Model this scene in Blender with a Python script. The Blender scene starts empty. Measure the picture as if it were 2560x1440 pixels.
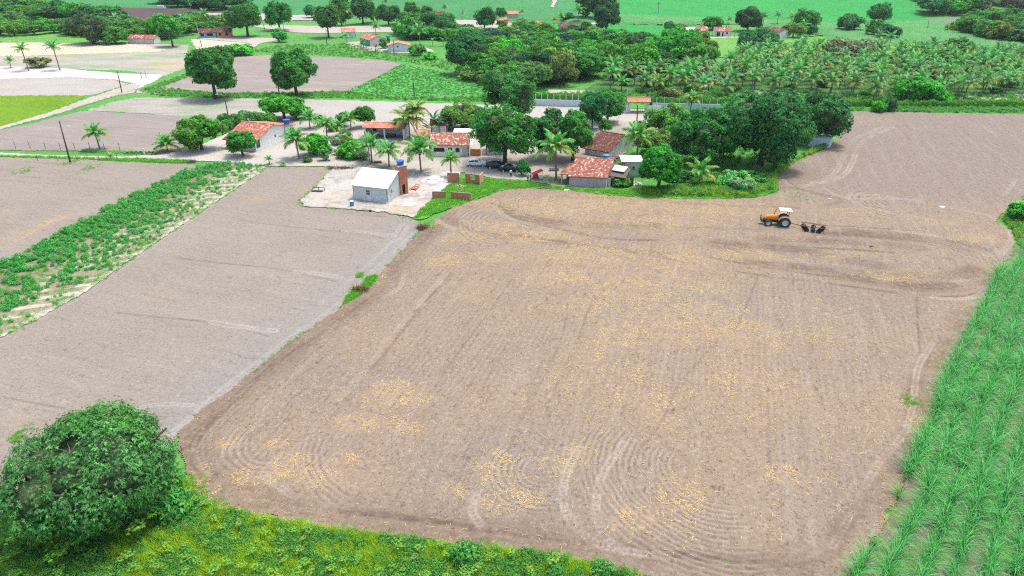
import bpy, bmesh, math, random
import numpy as np
from mathutils import Vector, Matrix, Euler
R = math.radians
PI = math.pi
random.seed(7)
rng = np.random.default_rng(7)
S = bpy.context.scene

# ------------------------------------------------------------------ camera, sky, sun, exposure
TH = R(26.7); FPX = 1706.0; CAMH = 38.0
cam_d = bpy.data.cameras.new('camera'); cam = bpy.data.objects.new('camera', cam_d)
S.collection.objects.link(cam); S.camera = cam
cam.location = (0, 0, CAMH); cam.rotation_euler = (PI/2 - TH, 0, 0)
cam_d.sensor_width = 36.0; cam_d.lens = 36.0*FPX/2560.0
cam_d.clip_start = 0.5; cam_d.clip_end = 6000
W = bpy.data.worlds.new('World'); S.world = W; W.use_nodes = True
nt = W.node_tree; nt.nodes.clear()
sky = nt.nodes.new('ShaderNodeTexSky'); sky.sky_type = 'NISHITA'; sky.sun_disc = False
SUN_EL, SUN_AZ = 70.0, 50.0            # azimuth clockwise from +Y
sky.sun_elevation = R(SUN_EL); sky.sun_rotation = R(SUN_AZ)
sky.air_density = 1.0; sky.dust_density = 4.0; sky.ozone_density = 0.6
bg = nt.nodes.new('ShaderNodeBackground'); bg.inputs[1].default_value = 0.15
wo = nt.nodes.new('ShaderNodeOutputWorld')
nt.links.new(sky.outputs[0], bg.inputs[0]); nt.links.new(bg.outputs[0], wo.inputs[0])
sd = bpy.data.lights.new('sun', 'SUN'); sd.energy = 1.5; sd.angle = R(8); sd.color = (1.0, 0.95, 0.87)
so = bpy.data.objects.new('sun', sd); S.collection.objects.link(so)
e, a = R(SUN_EL), R(SUN_AZ)
so.rotation_euler = Vector((math.cos(e)*math.sin(a), math.cos(e)*math.cos(a), math.sin(e))).to_track_quat('Z', 'Y').to_euler()
so.location = (0, 0, 90)
S.view_settings.view_transform = 'Standard'; S.view_settings.look = 'None'
S.view_settings.exposure = 1.10; S.view_settings.gamma = 1.0; S.view_settings.use_curve_mapping = False
S.render.engine = 'CYCLES'
S.cycles.use_denoising = False; S.cycles.filter_width = 1.15; S.cycles.sample_clamp_indirect = 4
S.cycles.max_bounces = 5; S.cycles.diffuse_bounces = 3; S.cycles.transparent_max_bounces = 6

# ------------------------------------------------------------------ terrain and measuring helpers
def sstep(t): t = np.clip(t, 0, 1); return t*t*(3-2*t)
def terrain(x, y):
    h = 9.0*sstep((y-350)/260.0) + 22.0*sstep((y-620)/700.0)
    h = h*(1 + 0.25*np.sin(x/120.0+0.6))
    return h + 1.6*sstep((y-330)/150.0)*np.sin(x/47.0+y/60.0)
def ray(px, py):
    u, v = (px-1280)/FPX, (py-720)/FPX; c, s = math.cos(TH), math.sin(TH)
    return u, c-v*s, -s-v*c
def P(px, py, z=None):
    """the ground point that shows at that place of the photograph"""
    d = ray(px, py)
    zz = 0.0 if z is None else z
    t = (zz-CAMH)/d[2] if d[2] < -0.02 else 700.0
    if z is None:
        for _ in range(30):
            h = float(terrain(d[0]*t, d[1]*t)); t2 = (h-CAMH)/d[2] if d[2] < -1e-3 else t
            t = 0.6*t + 0.4*t2
    return Vector((d[0]*t, d[1]*t, float(terrain(d[0]*t, d[1]*t)) if z is None else z))
def ppm(p):
    return FPX/(p.y*math.cos(TH) + (CAMH-p.z)*math.sin(TH))
def PP(pts): return [(lambda q: (q.x, q.y))(P(*p)) for p in pts]

def in_view(x, y, m=1.06):
    z = y*math.cos(TH)+CAMH*math.sin(TH); return abs(x)*FPX/z < 1280*m and y > 30
def hash2(i, j, seed):
    n = (i.astype(np.int64)*374761393 + j.astype(np.int64)*668265263 + seed*144269) & 0x7fffffff
    n = (n ^ (n >> 13))*1274126177 & 0x7fffffff
    return ((n ^ (n >> 16)) & 0xffff)/65535.0
def vnoise(x, y, seed=0):
    i, j = np.floor(x), np.floor(y); fx, fy = x-i, y-j
    fx = fx*fx*(3-2*fx); fy = fy*fy*(3-2*fy)
    a_, b_ = hash2(i, j, seed), hash2(i+1, j, seed); c_, d_ = hash2(i, j+1, seed), hash2(i+1, j+1, seed)
    return (a_*(1-fx)+b_*fx)*(1-fy) + (c_*(1-fx)+d_*fx)*fy
def fbm(x, y, seed=0, o=4):
    s, a_, t = 0, 0.5, 0
    for k in range(o):
        s = s + a_*vnoise(x*2**k+17.3*k, y*2**k-9.1*k, seed+k); t += a_; a_ *= 0.5
    return s/t
def inside(X, Y, poly):
    c = np.zeros(X.shape, bool); n = len(poly)
    for k in range(n):
        x1, y1 = poly[k]; x2, y2 = poly[(k+1) % n]
        if y1 == y2: continue
        c ^= ((y1 > Y) != (y2 > Y)) & (X < (x2-x1)*(Y-y1)/(y2-y1)+x1)
    return c
def dline(X, Y, pts, closed=False, reach=12.0):
    """distance to a line through the points; far points get a large number"""
    D = np.full(X.shape, 1e3); T = np.zeros(X.shape)
    seg = list(zip(pts[:-1], pts[1:])) + ([(pts[-1], pts[0])] if closed else [])
    L0 = 0.0
    for (x1, y1), (x2, y2) in seg:
        L = math.hypot(x2-x1, y2-y1)+1e-9
        m = (X > min(x1, x2)-reach) & (X < max(x1, x2)+reach) & (Y > min(y1, y2)-reach) & (Y < max(y1, y2)+reach)
        if m.any():
            xx, yy = X[m], Y[m]; t = np.clip(((xx-x1)*(x2-x1)+(yy-y1)*(y2-y1))/L**2, 0, 1)
            d = np.hypot(xx-x1-t*(x2-x1), yy-y1-t*(y2-y1)); o = D[m]; better = d < o
            o[better] = d[better]; D[m] = o
            tt = T[m]; tt[better] = (L0+t*L)[better]; T[m] = tt
        L0 += L
    return D, T
def smooth_line(pts, n=5):
    """Catmull-Rom through the points"""
    out = []; q = [pts[0]]+list(pts)+[pts[-1]]
    for i in range(1, len(q)-2):
        p0, p1, p2, p3 = [np.array(v, float) for v in q[i-1:i+3]]
        for k in range(n):
            t = k/n
            out.append(tuple(0.5*((2*p1)+(-p0+p2)*t+(2*p0-5*p1+4*p2-p3)*t*t+(-p0+3*p1-3*p2+p3)*t**3)))
    out.append(tuple(pts[-1])); return out

# ------------------------------------------------------------------ object helpers
def link(o): S.collection.objects.link(o); return o
def tag(o, label=None, cat=None, group=None, kind=None):
    if label: o['label'] = label
    if cat: o['category'] = cat
    if group: o['group'] = group
    if kind: o['kind'] = kind
    return o
def np_mesh(name, V, F, mats, attrs=None, smooth=True, midx=None):
    """V n x 3, F m x k (k = 3 or 4) or list of such arrays"""
    me = bpy.data.meshes.new(name)
    Fs = F if isinstance(F, list) else [F]
    loops = np.concatenate([f.ravel() for f in Fs]).astype(np.int32)
    tot = np.concatenate([np.full(len(f), f.shape[1]) for f in Fs]).astype(np.int32)
    st = np.concatenate([[0], np.cumsum(tot)[:-1]]).astype(np.int32)
    me.vertices.add(len(V)); me.vertices.foreach_set('co', np.asarray(V, np.float32).ravel())
    me.loops.add(len(loops)); me.loops.foreach_set('vertex_index', loops)
    me.polygons.add(len(tot)); me.polygons.foreach_set('loop_start', st); me.polygons.foreach_set('loop_total', tot)
    if smooth: me.polygons.foreach_set('use_smooth', np.ones(len(tot), bool))
    if midx is not None: me.polygons.foreach_set('material_index', np.asarray(midx, np.int32))
    for k, v in (attrs or {}).items():
        v = np.asarray(v, np.float32)
        if v.ndim == 1: at = me.attributes.new(k, 'FLOAT', 'POINT'); at.data.foreach_set('value', v)
        else: at = me.attributes.new(k, 'FLOAT_COLOR', 'POINT'); at.data.foreach_set('color', v.ravel())
    for m in (mats if isinstance(mats, (list, tuple)) else [mats]): me.materials.append(m)
    me.update(calc_edges=True)
    return me
def ob(name, me, parent=None, loc=None, color=None):
    o = bpy.data.objects.new(name, me); link(o)
    if parent is not None: o.parent = parent
    if loc is not None: o.location = loc
    if color is not None: o.color = (*color, 1)
    return o
def empty(name, loc=(0, 0, 0), rz=0.0, label=None, cat=None, group=None):
    o = bpy.data.objects.new(name, None); link(o); o.location = loc; o.rotation_euler.z = rz
    o.empty_display_size = 0.3
    return tag(o, label, cat, group)
def copy_tree(o, parent=None, first=True):
    c = o.copy(); S.collection.objects.link(c)
    if parent is not None: c.parent = parent
    for ch in o.children: copy_tree(ch, c, False)
    return c
class MB:
    """collects boxes, tubes and quads into one mesh"""
    def __init__(s): s.v, s.f, s.m = [], [], []
    def add(s, vs, fs, m=0):
        b = len(s.v); s.v += [tuple(v) for v in vs]; s.f += [tuple(i+b for i in f) for f in fs]; s.m += [m]*len(fs); return s
    def box(s, x0, x1, y0, y1, z0, z1, m=0, M=None, bev=0.0):
        if bev > 0:
            bm = bmesh.new(); bmesh.ops.create_cube(bm, size=1)
            for v in bm.verts: v.co = Vector(((x0+x1)/2+v.co.x*(x1-x0), (y0+y1)/2+v.co.y*(y1-y0), (z0+z1)/2+v.co.z*(z1-z0)))
            bmesh.ops.bevel(bm, geom=list(bm.edges), offset=bev, segments=2, affect='EDGES')
            bm.verts.index_update()
            vs = [v.co.copy() for v in bm.verts]; fs = [[v.index for v in f.verts] for f in bm.faces]; bm.free()
        else:
            vs = [Vector((x, y, z)) for x in (x0, x1) for y in (y0, y1) for z in (z0, z1)]
            fs = [(0, 1, 3, 2), (4, 6, 7, 5), (0, 4, 5, 1), (2, 3, 7, 6), (0, 2, 6, 4), (1, 5, 7, 3)]
        if M is not None: vs = [M @ v for v in vs]
        return s.add(vs, fs, m)
    def tube(s, pts, rad, n=8, m=0, caps=True):
        pts = [Vector(p) for p in pts]; rads = rad if isinstance(rad, (list, tuple)) else [rad]*len(pts)
        vs, fs = [], []
        for i, p in enumerate(pts):
            d = (pts[min(i+1, len(pts)-1)]-pts[max(i-1, 0)]).normalized()
            u = d.cross(Vector((0, 0, 1)) if abs(d.z) < 0.9 else Vector((1, 0, 0))).normalized(); w = d.cross(u)
            for k in range(n):
                an = 2*PI*k/n; vs.append(p+(u*math.cos(an)+w*math.sin(an))*rads[i])
        for i in range(len(pts)-1):
            for k in range(n):
                fs.append((i*n+k, i*n+(k+1) % n, (i+1)*n+(k+1) % n, (i+1)*n+k))
        if caps: fs.append(tuple(range(n-1, -1, -1))); fs.append(tuple((len(pts)-1)*n+k for k in range(n)))
        return s.add(vs, fs, m)
    def lathe(s, prof, c=(0, 0, 0), ax='z', n=16, m=0, caps=True):
        """prof: (radius, height along the axis)"""
        vs, fs = [], []
        for r, h in prof:
            for k in range(n):
                an = 2*PI*k/n; a_, b_ = r*math.cos(an), r*math.sin(an)
                v = {'z': (a_, b_, h), 'y': (a_, h, b_), 'x': (h, a_, b_)}[ax]
                vs.append(Vector(v)+Vector(c))
        for i in range(len(prof)-1):
            for k in range(n): fs.append((i*n+k, i*n+(k+1) % n, (i+1)*n+(k+1) % n, (i+1)*n+k))
        if caps: fs.append(tuple(range(n))); fs.append(tuple((len(prof)-1)*n+k for k in range(n)))
        return s.add(vs, fs, m)
    def build(s, name, mats, parent=None, smooth=False, loc=None, color=None):
        me = bpy.data.meshes.new(name); me.from_pydata(s.v, [], s.f)
        for m in (mats if isinstance(mats, (list, tuple)) else [mats]): me.materials.append(m)
        me.polygons.foreach_set('material_index', s.m)
        if smooth: me.polygons.foreach_set('use_smooth', [True]*len(s.f))
        bm = bmesh.new(); bm.from_mesh(me); bmesh.ops.recalc_face_normals(bm, faces=bm.faces); bm.to_mesh(me); bm.free()
        me.update()
        return ob(name, me, parent, loc, color)

# ------------------------------------------------------------------ materials
class N:
    def __init__(s, name):
        s.mat = bpy.data.materials.new(name); s.mat.use_nodes = True; s.t = s.mat.node_tree; s.t.nodes.clear()
        s.out = s.t.nodes.new('ShaderNodeOutputMaterial')
    def n(s, typ, **kw):
        x = s.t.nodes.new('ShaderNode'+typ)
        for k, v in kw.items(): setattr(x, k, v)
        return x
    def put(s, sock, v):
        if isinstance(v, bpy.types.NodeSocket): s.t.links.new(v, sock)
        elif isinstance(v, (tuple, list)) and len(v) == 3 and sock.type == 'RGBA': sock.default_value = (*v, 1)
        else: sock.default_value = v
    def pos(s, rot=0.0, scale=(1, 1, 1)):
        g = s.n('NewGeometry'); m = s.n('Mapping'); s.t.links.new(g.outputs['Position'], m.inputs[0])
        r1 = s.n('VectorRotate', rotation_type='Z_AXIS'); s.t.links.new(g.outputs['Position'], r1.inputs[0]); r1.inputs['Angle'].default_value = -rot
        s.t.links.new(r1.outputs[0], m.inputs[0]); m.inputs['Scale'].default_value = scale
        return m.outputs[0]
    def noise(s, vec, scale, detail=3, rough=0.55, dist=0.0):
        x = s.n('TexNoise'); s.put(x.inputs['Scale'], scale); x.inputs['Detail'].default_value = detail
        x.inputs['Roughness'].default_value = rough; x.inputs['Distortion'].default_value = dist
        if vec is not None: s.t.links.new(vec, x.inputs['Vector'])
        return x.outputs['Fac']
    def ramp(s, f, lo, hi, a=0.0, b=1.0):
        x = s.n('MapRange'); s.put(x.inputs[0], f); s.put(x.inputs[1], lo); s.put(x.inputs[2], hi); s.put(x.inputs[3], a); s.put(x.inputs[4], b)
        return x.outputs[0]
    def mix(s, f, a_, b_, blend='MIX'):
        x = s.n('Mix', data_type='RGBA', blend_type=blend); s.put(x.inputs[0], f); s.put(x.inputs[6], a_); s.put(x.inputs[7], b_)
        return x.outputs[2]
    def math(s, op, a_, b_=0.0):
        x = s.n('Math', operation=op); s.put(x.inputs[0], a_); s.put(x.inputs[1], b_); return x.outputs[0]
    def attr(s, name, out='Fac'): x = s.n('Attribute', attribute_name=name); return x.outputs[out]
    def bump(s, h, strength=0.5, dist=0.1):
        x = s.n('Bump'); s.put(x.inputs['Height'], h); x.inputs['Strength'].default_value = strength; x.inputs['Distance'].default_value = dist
        return x.outputs[0]
    def bsdf(s, col, rough=0.9, spec=0.2, metal=0.0, normal=None):
        x = s.n('BsdfPrincipled'); s.put(x.inputs['Base Color'], col); s.put(x.inputs['Roughness'], rough)
        x.inputs['Specular IOR Level'].default_value = spec; x.inputs['Metallic'].default_value = metal
        if normal is not None: s.t.links.new(normal, x.inputs['Normal'])
        return x.outputs[0]
    def done(s, sh): s.t.links.new(sh, s.out.inputs[0]); return s.mat

def m_plain(name, col, rough=0.7, spec=0.3, metal=0.0, var=0.12, scale=3.0, k=0.70):
    col = tuple(v*k for v in col)
    n = N(name); f = n.noise(n.pos(), scale, 4)
    c = n.mix(n.ramp(f, 0.3, 0.7), tuple(max(0, v*(1-var)) for v in col), tuple(min(1, v*(1+var)) for v in col))
    return n.done(n.bsdf(c, rough, spec, metal))
def m_plaster(name, col, stain=(0.25, 0.22, 0.18), amt=0.5):
    col = tuple(min(0.82, v*0.92) for v in col); stain = tuple(v*0.7 for v in stain)
    n = N(name); p = n.pos(scale=(1, 1, 0.5)); f = n.noise(p, 1.1, 6, 0.65)
    c = n.mix(n.ramp(f, 0.5, 0.85, 0, amt), col, stain)
    c = n.mix(n.ramp(n.noise(n.pos(), 7, 3), 0.3, 0.7, 0, 0.25), c, tuple(v*0.8 for v in col))
    return n.done(n.bsdf(c, 0.9, 0.15, normal=n.bump(n.noise(n.pos(), 12, 3), 0.3, 0.02)))
LEAF_K = 1.45
def m_leaf(name, col=None, accent=(0.30, 0.30, 0.03), lo=0.38, hi=1.75, trans=0.42, rough=0.6):
    n = N(name)
    base = n.n('ObjectInfo').outputs['Color'] if col is None else col
    v = n.attr('v'); t = n.attr('tint')
    c = n.mix(1.0, base, (1, 1, 1) if col is not None else (LEAF_K, LEAF_K, LEAF_K), 'MULTIPLY')
    k = n.n('VectorMath', operation='SCALE'); n.t.links.new(c, k.inputs[0]); n.t.links.new(n.ramp(v, 0, 1, lo, hi), k.inputs['Scale'])
    c = n.mix(t, k.outputs[0], accent)
    d = n.bsdf(c, rough, 0.25)
    tr = n.n('BsdfTranslucent'); n.put(tr.inputs[0], c)
    mx = n.n('MixShader'); mx.inputs[0].default_value = trans
    n.t.links.new(d, mx.inputs[1]); n.t.links.new(tr.outputs[0], mx.inputs[2])
    return n.done(mx.outputs[0])
def m_soil(name, a_, b_, dark, pale, straw=(0.62, 0.42, 0.17), rot=0.0, streak=0.5, grain=1.0, alt=None, k=0.665):
    a_, b_, dark, pale, straw = [tuple(v*k for v in q) for q in (a_, b_, dark, pale, straw)]; alt = tuple(v*k for v in alt) if alt else None
    """bare earth; the mesh attribute m holds (freshly turned, compacted, straw, other soil)"""
    n = N(name); P0 = n.pos(); ST = n.pos(rot, (0.07, 1.0, 1.0)); ST2 = n.pos(rot, (0.30, 1.0, 1.0))
    c = n.mix(n.ramp(n.noise(P0, 0.09, 4), 0.35, 0.65), a_, b_)
    sep = n.n('SeparateColor'); n.t.links.new(n.attr('m', 'Color'), sep.inputs[0])
    oth = n.attr('m', 'Alpha')
    if alt: c = n.mix(oth, c, alt)
    s1 = n.noise(ST, 0.9, 5, 0.6)
    c = n.mix(n.ramp(s1, 0.56, 0.72, 0, streak), c, dark)
    c = n.mix(n.ramp(s1, 0.46, 0.3, 0, streak*0.8), c, pale)
    f1 = n.noise(P0, 2.3, 6, 0.7)
    c = n.mix(n.ramp(f1, 0.56, 0.74, 0, 0.75*grain), c, dark)
    c = n.mix(n.ramp(f1, 0.45, 0.3, 0, 0.55*grain), c, pale)
    f2 = n.noise(ST2, 7.0, 4, 0.7)
    c = n.mix(n.ramp(f2, 0.60, 0.70, 0, 0.6*grain), c, tuple(v*0.55 for v in dark))
    f3 = n.noise(P0, 5.5, 3, 0.6); c = n.mix(n.ramp(f3, 0.60, 0.70, 0, 0.75*grain), c, tuple(v*0.6 for v in dark)); c = n.mix(n.ramp(f3, 0.40, 0.31, 0, 0.6*grain), c, pale)
    f4 = n.noise(n.pos(rot, (0.45, 1.0, 1.0)), 1.5, 7, 0.8); c = n.mix(n.ramp(f4, 0.57, 0.66, 0, 0.6*grain), c, tuple(v*0.72 for v in dark))
    br = n.noise(P0, 1.7, 5, 0.7)
    c = n.mix(n.math('MULTIPLY', sep.outputs[0], n.ramp(br, 0.28, 0.62, 0.35, 1.0)), c, tuple(v*0.82 for v in dark))
    c = n.mix(n.math('MULTIPLY', sep.outputs[1], n.ramp(br, 0.3, 0.6, 0.5, 1.0)), c, pale)
    sn = n.noise(P0, 2.6, 6, 0.78)
    c = n.mix(n.math('MULTIPLY', sep.outputs[2], n.ramp(sn, 0.44, 0.60)), c, straw)
    h = n.math('ADD', n.math('MULTIPLY', f1, 1.0), n.math('MULTIPLY', f2, 0.5))
    return n.done(n.bsdf(c, 0.95, 0.1, normal=n.bump(h, 0.6, 0.12)))
def m_grass(name, cols, soilc=(0.30, 0.25, 0.18), soil=0.25, sc=1.0, rot=0.0, row=None, bs=0.6, k=0.95):
    cols = [tuple(v*k for v in q) for q in cols]; soilc = tuple(v*0.66 for v in soilc)
    if row: row = (row[0], row[1], tuple(v*k for v in row[2]))
    n = N(name); P0 = n.pos(rot, (1, 1, 1)); f = n.noise(P0, 0.05*sc, 5, 0.6); g = n.noise(P0, 0.6*sc, 6, 0.7)
    c = n.mix(n.ramp(f, 0.35, 0.65), cols[0], cols[1]); c = n.mix(n.ramp(g, 0.45, 0.7), c, cols[2])
    s = n.noise(P0, 0.22*sc, 6, 0.7)
    c = n.mix(n.ramp(s, 0.58, 0.68, 0, soil), c, soilc)
    if row:
        wv = n.n('TexWave', wave_type='BANDS', bands_direction='Y'); n.t.links.new(P0, wv.inputs[0])
        wv.inputs['Scale'].default_value = row[0]; wv.inputs['Distortion'].default_value = 1.5; wv.inputs['Detail'].default_value = 3
        c = n.mix(n.ramp(wv.outputs['Fac'], 0.3, 0.8, 0, row[1]), c, row[2])
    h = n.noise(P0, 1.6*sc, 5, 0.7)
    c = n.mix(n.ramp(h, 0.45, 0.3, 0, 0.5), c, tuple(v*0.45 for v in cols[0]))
    return n.done(n.bsdf(c, 0.9, 0.15, normal=n.bump(h, bs, 0.6)))
def m_tile(name, cols, dirt=0.4):
    cols = [tuple(v*0.68 for v in q) for q in cols]
    n = N(name); v = n.attr('v'); c = n.mix(n.ramp(v, 0.1, 0.6), cols[0], cols[1]); c = n.mix(n.ramp(v, 0.75, 0.95), c, cols[2])
    f = n.noise(n.pos(), 0.8, 6, 0.7)
    c = n.mix(n.ramp(f, 0.5, 0.75, 0, dirt), c, (0.09, 0.06, 0.05))
    return n.done(n.bsdf(c, 0.85, 0.2))

M = {}
M['leaf'] = m_leaf('leaves', accent=(0.16, 0.30, 0.03))
M['leaf_rust'] = m_leaf('leaves_new_growth', accent=(0.20, 0.075, 0.03))
M['leaf_flower'] = m_leaf('leaves_with_white_flowers', accent=(0.70, 0.72, 0.55))
M['leaf_yellow'] = m_leaf('leaves_yellowing', accent=(0.55, 0.42, 0.05))
M['palm'] = m_leaf('palm_leaf', accent=(0.42, 0.36, 0.06), trans=0.18, rough=0.5)
M['dry_palm'] = m_leaf('dry_palm_leaf', col=(0.30, 0.19, 0.09))
M['inner'] = m_plain('inner_twigs', (0.10, 0.14, 0.07), 0.95, 0.05, var=0.5, scale=5)  # dark core blobs in the crowns; shade between the leaves painted as colour
M['bark'] = m_plain('bark', (0.13, 0.105, 0.08), 0.95, 0.1, var=0.4)
M['bark_pale'] = m_plain('pale_bark', (0.28, 0.25, 0.21), 0.95, 0.1, var=0.3)
M['white'] = m_plaster('white_plaster', (0.78, 0.80, 0.78), amt=0.25)
M['white_old'] = m_plaster('old_whitewash', (0.62, 0.60, 0.56), amt=0.7)
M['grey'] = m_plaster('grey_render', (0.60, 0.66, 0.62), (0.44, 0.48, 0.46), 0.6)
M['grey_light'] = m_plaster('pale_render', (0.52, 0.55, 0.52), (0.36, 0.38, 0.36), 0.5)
M['lilac'] = m_plaster('faded_lilac_plaster', (0.52, 0.39, 0.45), (0.34, 0.28, 0.28), 0.8)
M['blue_wall'] = m_plaster('pale_blue_plaster', (0.62, 0.72, 0.76), amt=0.15)
M['turquoise'] = m_plaster('turquoise_plaster', (0.03, 0.55, 0.58), amt=0.1)
M['teal'] = m_plaster('green_teal_plaster', (0.02, 0.42, 0.30), amt=0.1)
M['orange_wall'] = m_plaster('orange_plaster', (0.75, 0.24, 0.13), amt=0.1)
M['cream'] = m_plaster('cream_plaster', (0.66, 0.60, 0.48), amt=0.2)
M['white_roof'] = m_plain('white_fibre_cement', (0.78, 0.79, 0.78), 0.7, 0.3, var=0.02, k=1.0)
M['tile_red'] = m_tile('red_clay_tile', ((0.48, 0.155, 0.10), (0.60, 0.24, 0.165), (0.78, 0.50, 0.40)), 0.35)
M['tile_pink'] = m_tile('weathered_clay_tile', ((0.36, 0.13, 0.095), (0.52, 0.22, 0.155), (0.86, 0.62, 0.52)), 0.35)
M['tile_dark'] = m_tile('old_dark_tile', ((0.16, 0.065, 0.055), (0.22, 0.09, 0.07), (0.42, 0.22, 0.17)), 0.25)
M['tile_orange'] = m_tile('orange_clay_tile', ((0.66, 0.25, 0.155), (0.76, 0.33, 0.22), (0.84, 0.44, 0.32)), 0.05)
M['brick'] = m_plain('hollow_clay_brick', (0.74, 0.27, 0.15), 0.9, 0.15, var=0.25, scale=6)
M['brick_pale'] = m_plain('pale_clay_brick', (0.92, 0.46, 0.28), 0.9, 0.15, var=0.25, scale=6)
M['mortar'] = m_plain('mortar', (0.62, 0.56, 0.48), 0.95, 0.1)
M['dark'] = m_plain('dark_opening', (0.012, 0.013, 0.015), 0.4, 0.4)
M['glass'] = m_plain('window_glass', (0.03, 0.04, 0.05), 0.1, 0.6)
M['green_paint'] = m_plain('dark_green_paint', (0.02, 0.11, 0.08), 0.5, 0.4)
M['white_paint'] = m_plain('white_paint', (0.92, 0.94, 0.94), 0.4, 0.4, var=0.03)
M['blue_tank'] = m_plain('blue_plastic', (0.015, 0.13, 0.50), 0.35, 0.5, var=0.1)
M['blue_faded'] = m_plain('faded_blue_plastic', (0.04, 0.30, 0.50), 0.5, 0.4, var=0.2)
M['pool_blue'] = m_plain('pool_blue', (0.03, 0.36, 0.62), 0.3, 0.5)
M['wood'] = m_plain('weathered_wood', (0.20, 0.14, 0.10), 0.9, 0.1, var=0.35)
M['wood_dark'] = m_plain('dark_pole_wood', (0.11, 0.095, 0.085), 0.9, 0.1, var=0.3)
M['concrete'] = m_plain('concrete', (0.50, 0.50, 0.47), 0.9, 0.15)
M['rubber'] = m_plain('rubber', (0.025, 0.027, 0.03), 0.8, 0.2)
M['dusty_rubber'] = m_plain('dusty_rubber', (0.075, 0.085, 0.09), 0.9, 0.1)
M['metal'] = m_plain('dark_steel', (0.06, 0.05, 0.055), 0.6, 0.4, 0.3)
M['rusty'] = m_plain('rusty_steel', (0.20, 0.13, 0.10), 0.8, 0.2, 0.2, var=0.4)
M['orange'] = m_plain('orange_paint', (0.98, 0.34, 0.03), 0.4, 0.5, var=0.1)
M['cream_paint'] = m_plain('dusty_cream_orange_paint', (0.72, 0.45, 0.25), 0.5, 0.4)
M['hub'] = m_plain('grey_wheel_hub', (0.80, 0.82, 0.78), 0.5, 0.4)
M['red'] = m_plain('red_paint', (0.70, 0.035, 0.02), 0.5, 0.4)
M['salmon'] = m_plain('faded_red_paint', (0.60, 0.12, 0.08), 0.6, 0.3)
M['car_white'] = m_plain('white_car_paint', (1.05, 1.10, 1.14), 0.18, 0.6, var=0.02)
M['car_dark'] = m_plain('dark_blue_grey_car_paint', (0.022, 0.034, 0.045), 0.2, 0.6, var=0.05)
M['car_black'] = m_plain('black_car_paint', (0.010, 0.014, 0.025), 0.15, 0.6, var=0.05)
M['lamp_red'] = m_plain('tail_lamp', (0.4, 0.02, 0.02), 0.3, 0.5)
M['lamp_clear'] = m_plain('headlamp', (0.7, 0.72, 0.72), 0.15, 0.6)
M['skin'] = m_plain('skin', (0.36, 0.19, 0.12), 0.6, 0.3)
M['hair'] = m_plain('dark_hair', (0.012, 0.01, 0.009), 0.7, 0.2)
M['jeans'] = m_plain('dark_denim', (0.02, 0.03, 0.07), 0.9, 0.1)
M['black_cloth'] = m_plain('black_cloth', (0.015, 0.015, 0.018), 0.9, 0.1)
M['shirt_white'] = m_plain('white_shirt', (1.1, 1.1, 1.14), 0.9, 0.1)
M['shirt_blue'] = m_plain('light_blue_shirt', (0.35, 0.85, 1.1), 0.9, 0.1)
M['shirt_pink'] = m_plain('pale_pink_shirt', (0.95, 0.75, 0.75), 0.9, 0.1)
M['straw'] = m_plain('dry_straw', (0.80, 0.59, 0.27), 0.8, 0.2, var=0.3, scale=8)
M['dead'] = m_plain('dead_weed_stalks', (0.50, 0.38, 0.20), 0.9, 0.1, var=0.35, scale=6)
M['brush'] = m_plain('dry_brush', (0.26, 0.15, 0.09), 0.9, 0.1, var=0.5, scale=4)
M['twig'] = m_plain('grey_twigs', (0.20, 0.15, 0.13), 0.9, 0.1, var=0.5, scale=4)
M['rubble'] = m_plain('rubble', (0.55, 0.40, 0.34), 0.95, 0.1, var=0.45, scale=3)
M['white_sand'] = m_plain('white_sand', (0.80, 0.78, 0.73), 0.95, 0.1, var=0.06)
M['flower'] = m_plain('white_flower', (0.85, 0.83, 0.74), 0.7, 0.2)

# ------------------------------------------------------------------ ground, fields, roads
def patch(name, poly, mat, dx=0.5, dy=0.5, z0=0.02, rag=0.5, rsc=0.6, hfun=None, afun=None, world=False, grow=0.0, kind='structure'):
    """a sheet of land inside the outline; its edge is ragged and follows the terrain"""
    pw = poly if world else PP(poly)
    xs0 = min(p[0] for p in pw)-1; xs1 = max(p[0] for p in pw)+1; ys0 = min(p[1] for p in pw)-1; ys1 = max(p[1] for p in pw)+1
    xs = np.arange(xs0, xs1+dx, dx); ys = [ys0]
    while ys[-1] < ys1: ys.append(ys[-1]+dy*(1+grow*(ys[-1]-ys0)))
    ys = np.array(ys); nx, ny = len(xs), len(ys)
    X, Y = np.meshgrid(xs, ys)
    cx, cy = (X[:-1, :-1]+X[1:, 1:])/2, (Y[:-1, :-1]+Y[1:, 1:])/2
    wx = cx + rag*(fbm(cx*rsc, cy*rsc, 11)-0.5)*2; wy = cy + rag*(fbm(cx*rsc, cy*rsc, 23)-0.5)*2
    keep = inside(wx, wy, pw)
    idx = np.arange(nx*ny).reshape(ny, nx)
    F = np.stack([idx[:-1, :-1][keep], idx[:-1, 1:][keep], idx[1:, 1:][keep], idx[1:, :-1][keep]], 1)
    used, inv = np.unique(F, return_inverse=True); F = inv.reshape(F.shape)
    x, y = X.ravel()[used], Y.ravel()[used]
    z = terrain(x, y)+z0
    if hfun is not None: z = z + hfun(x, y, pw)
    A = afun(x, y) if afun is not None else np.zeros((len(x), 4))
    me = np_mesh(name, np.stack([x, y, z], 1), F, mat, {'m': A})
    return tag(ob(name, me), kind=kind)

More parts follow.
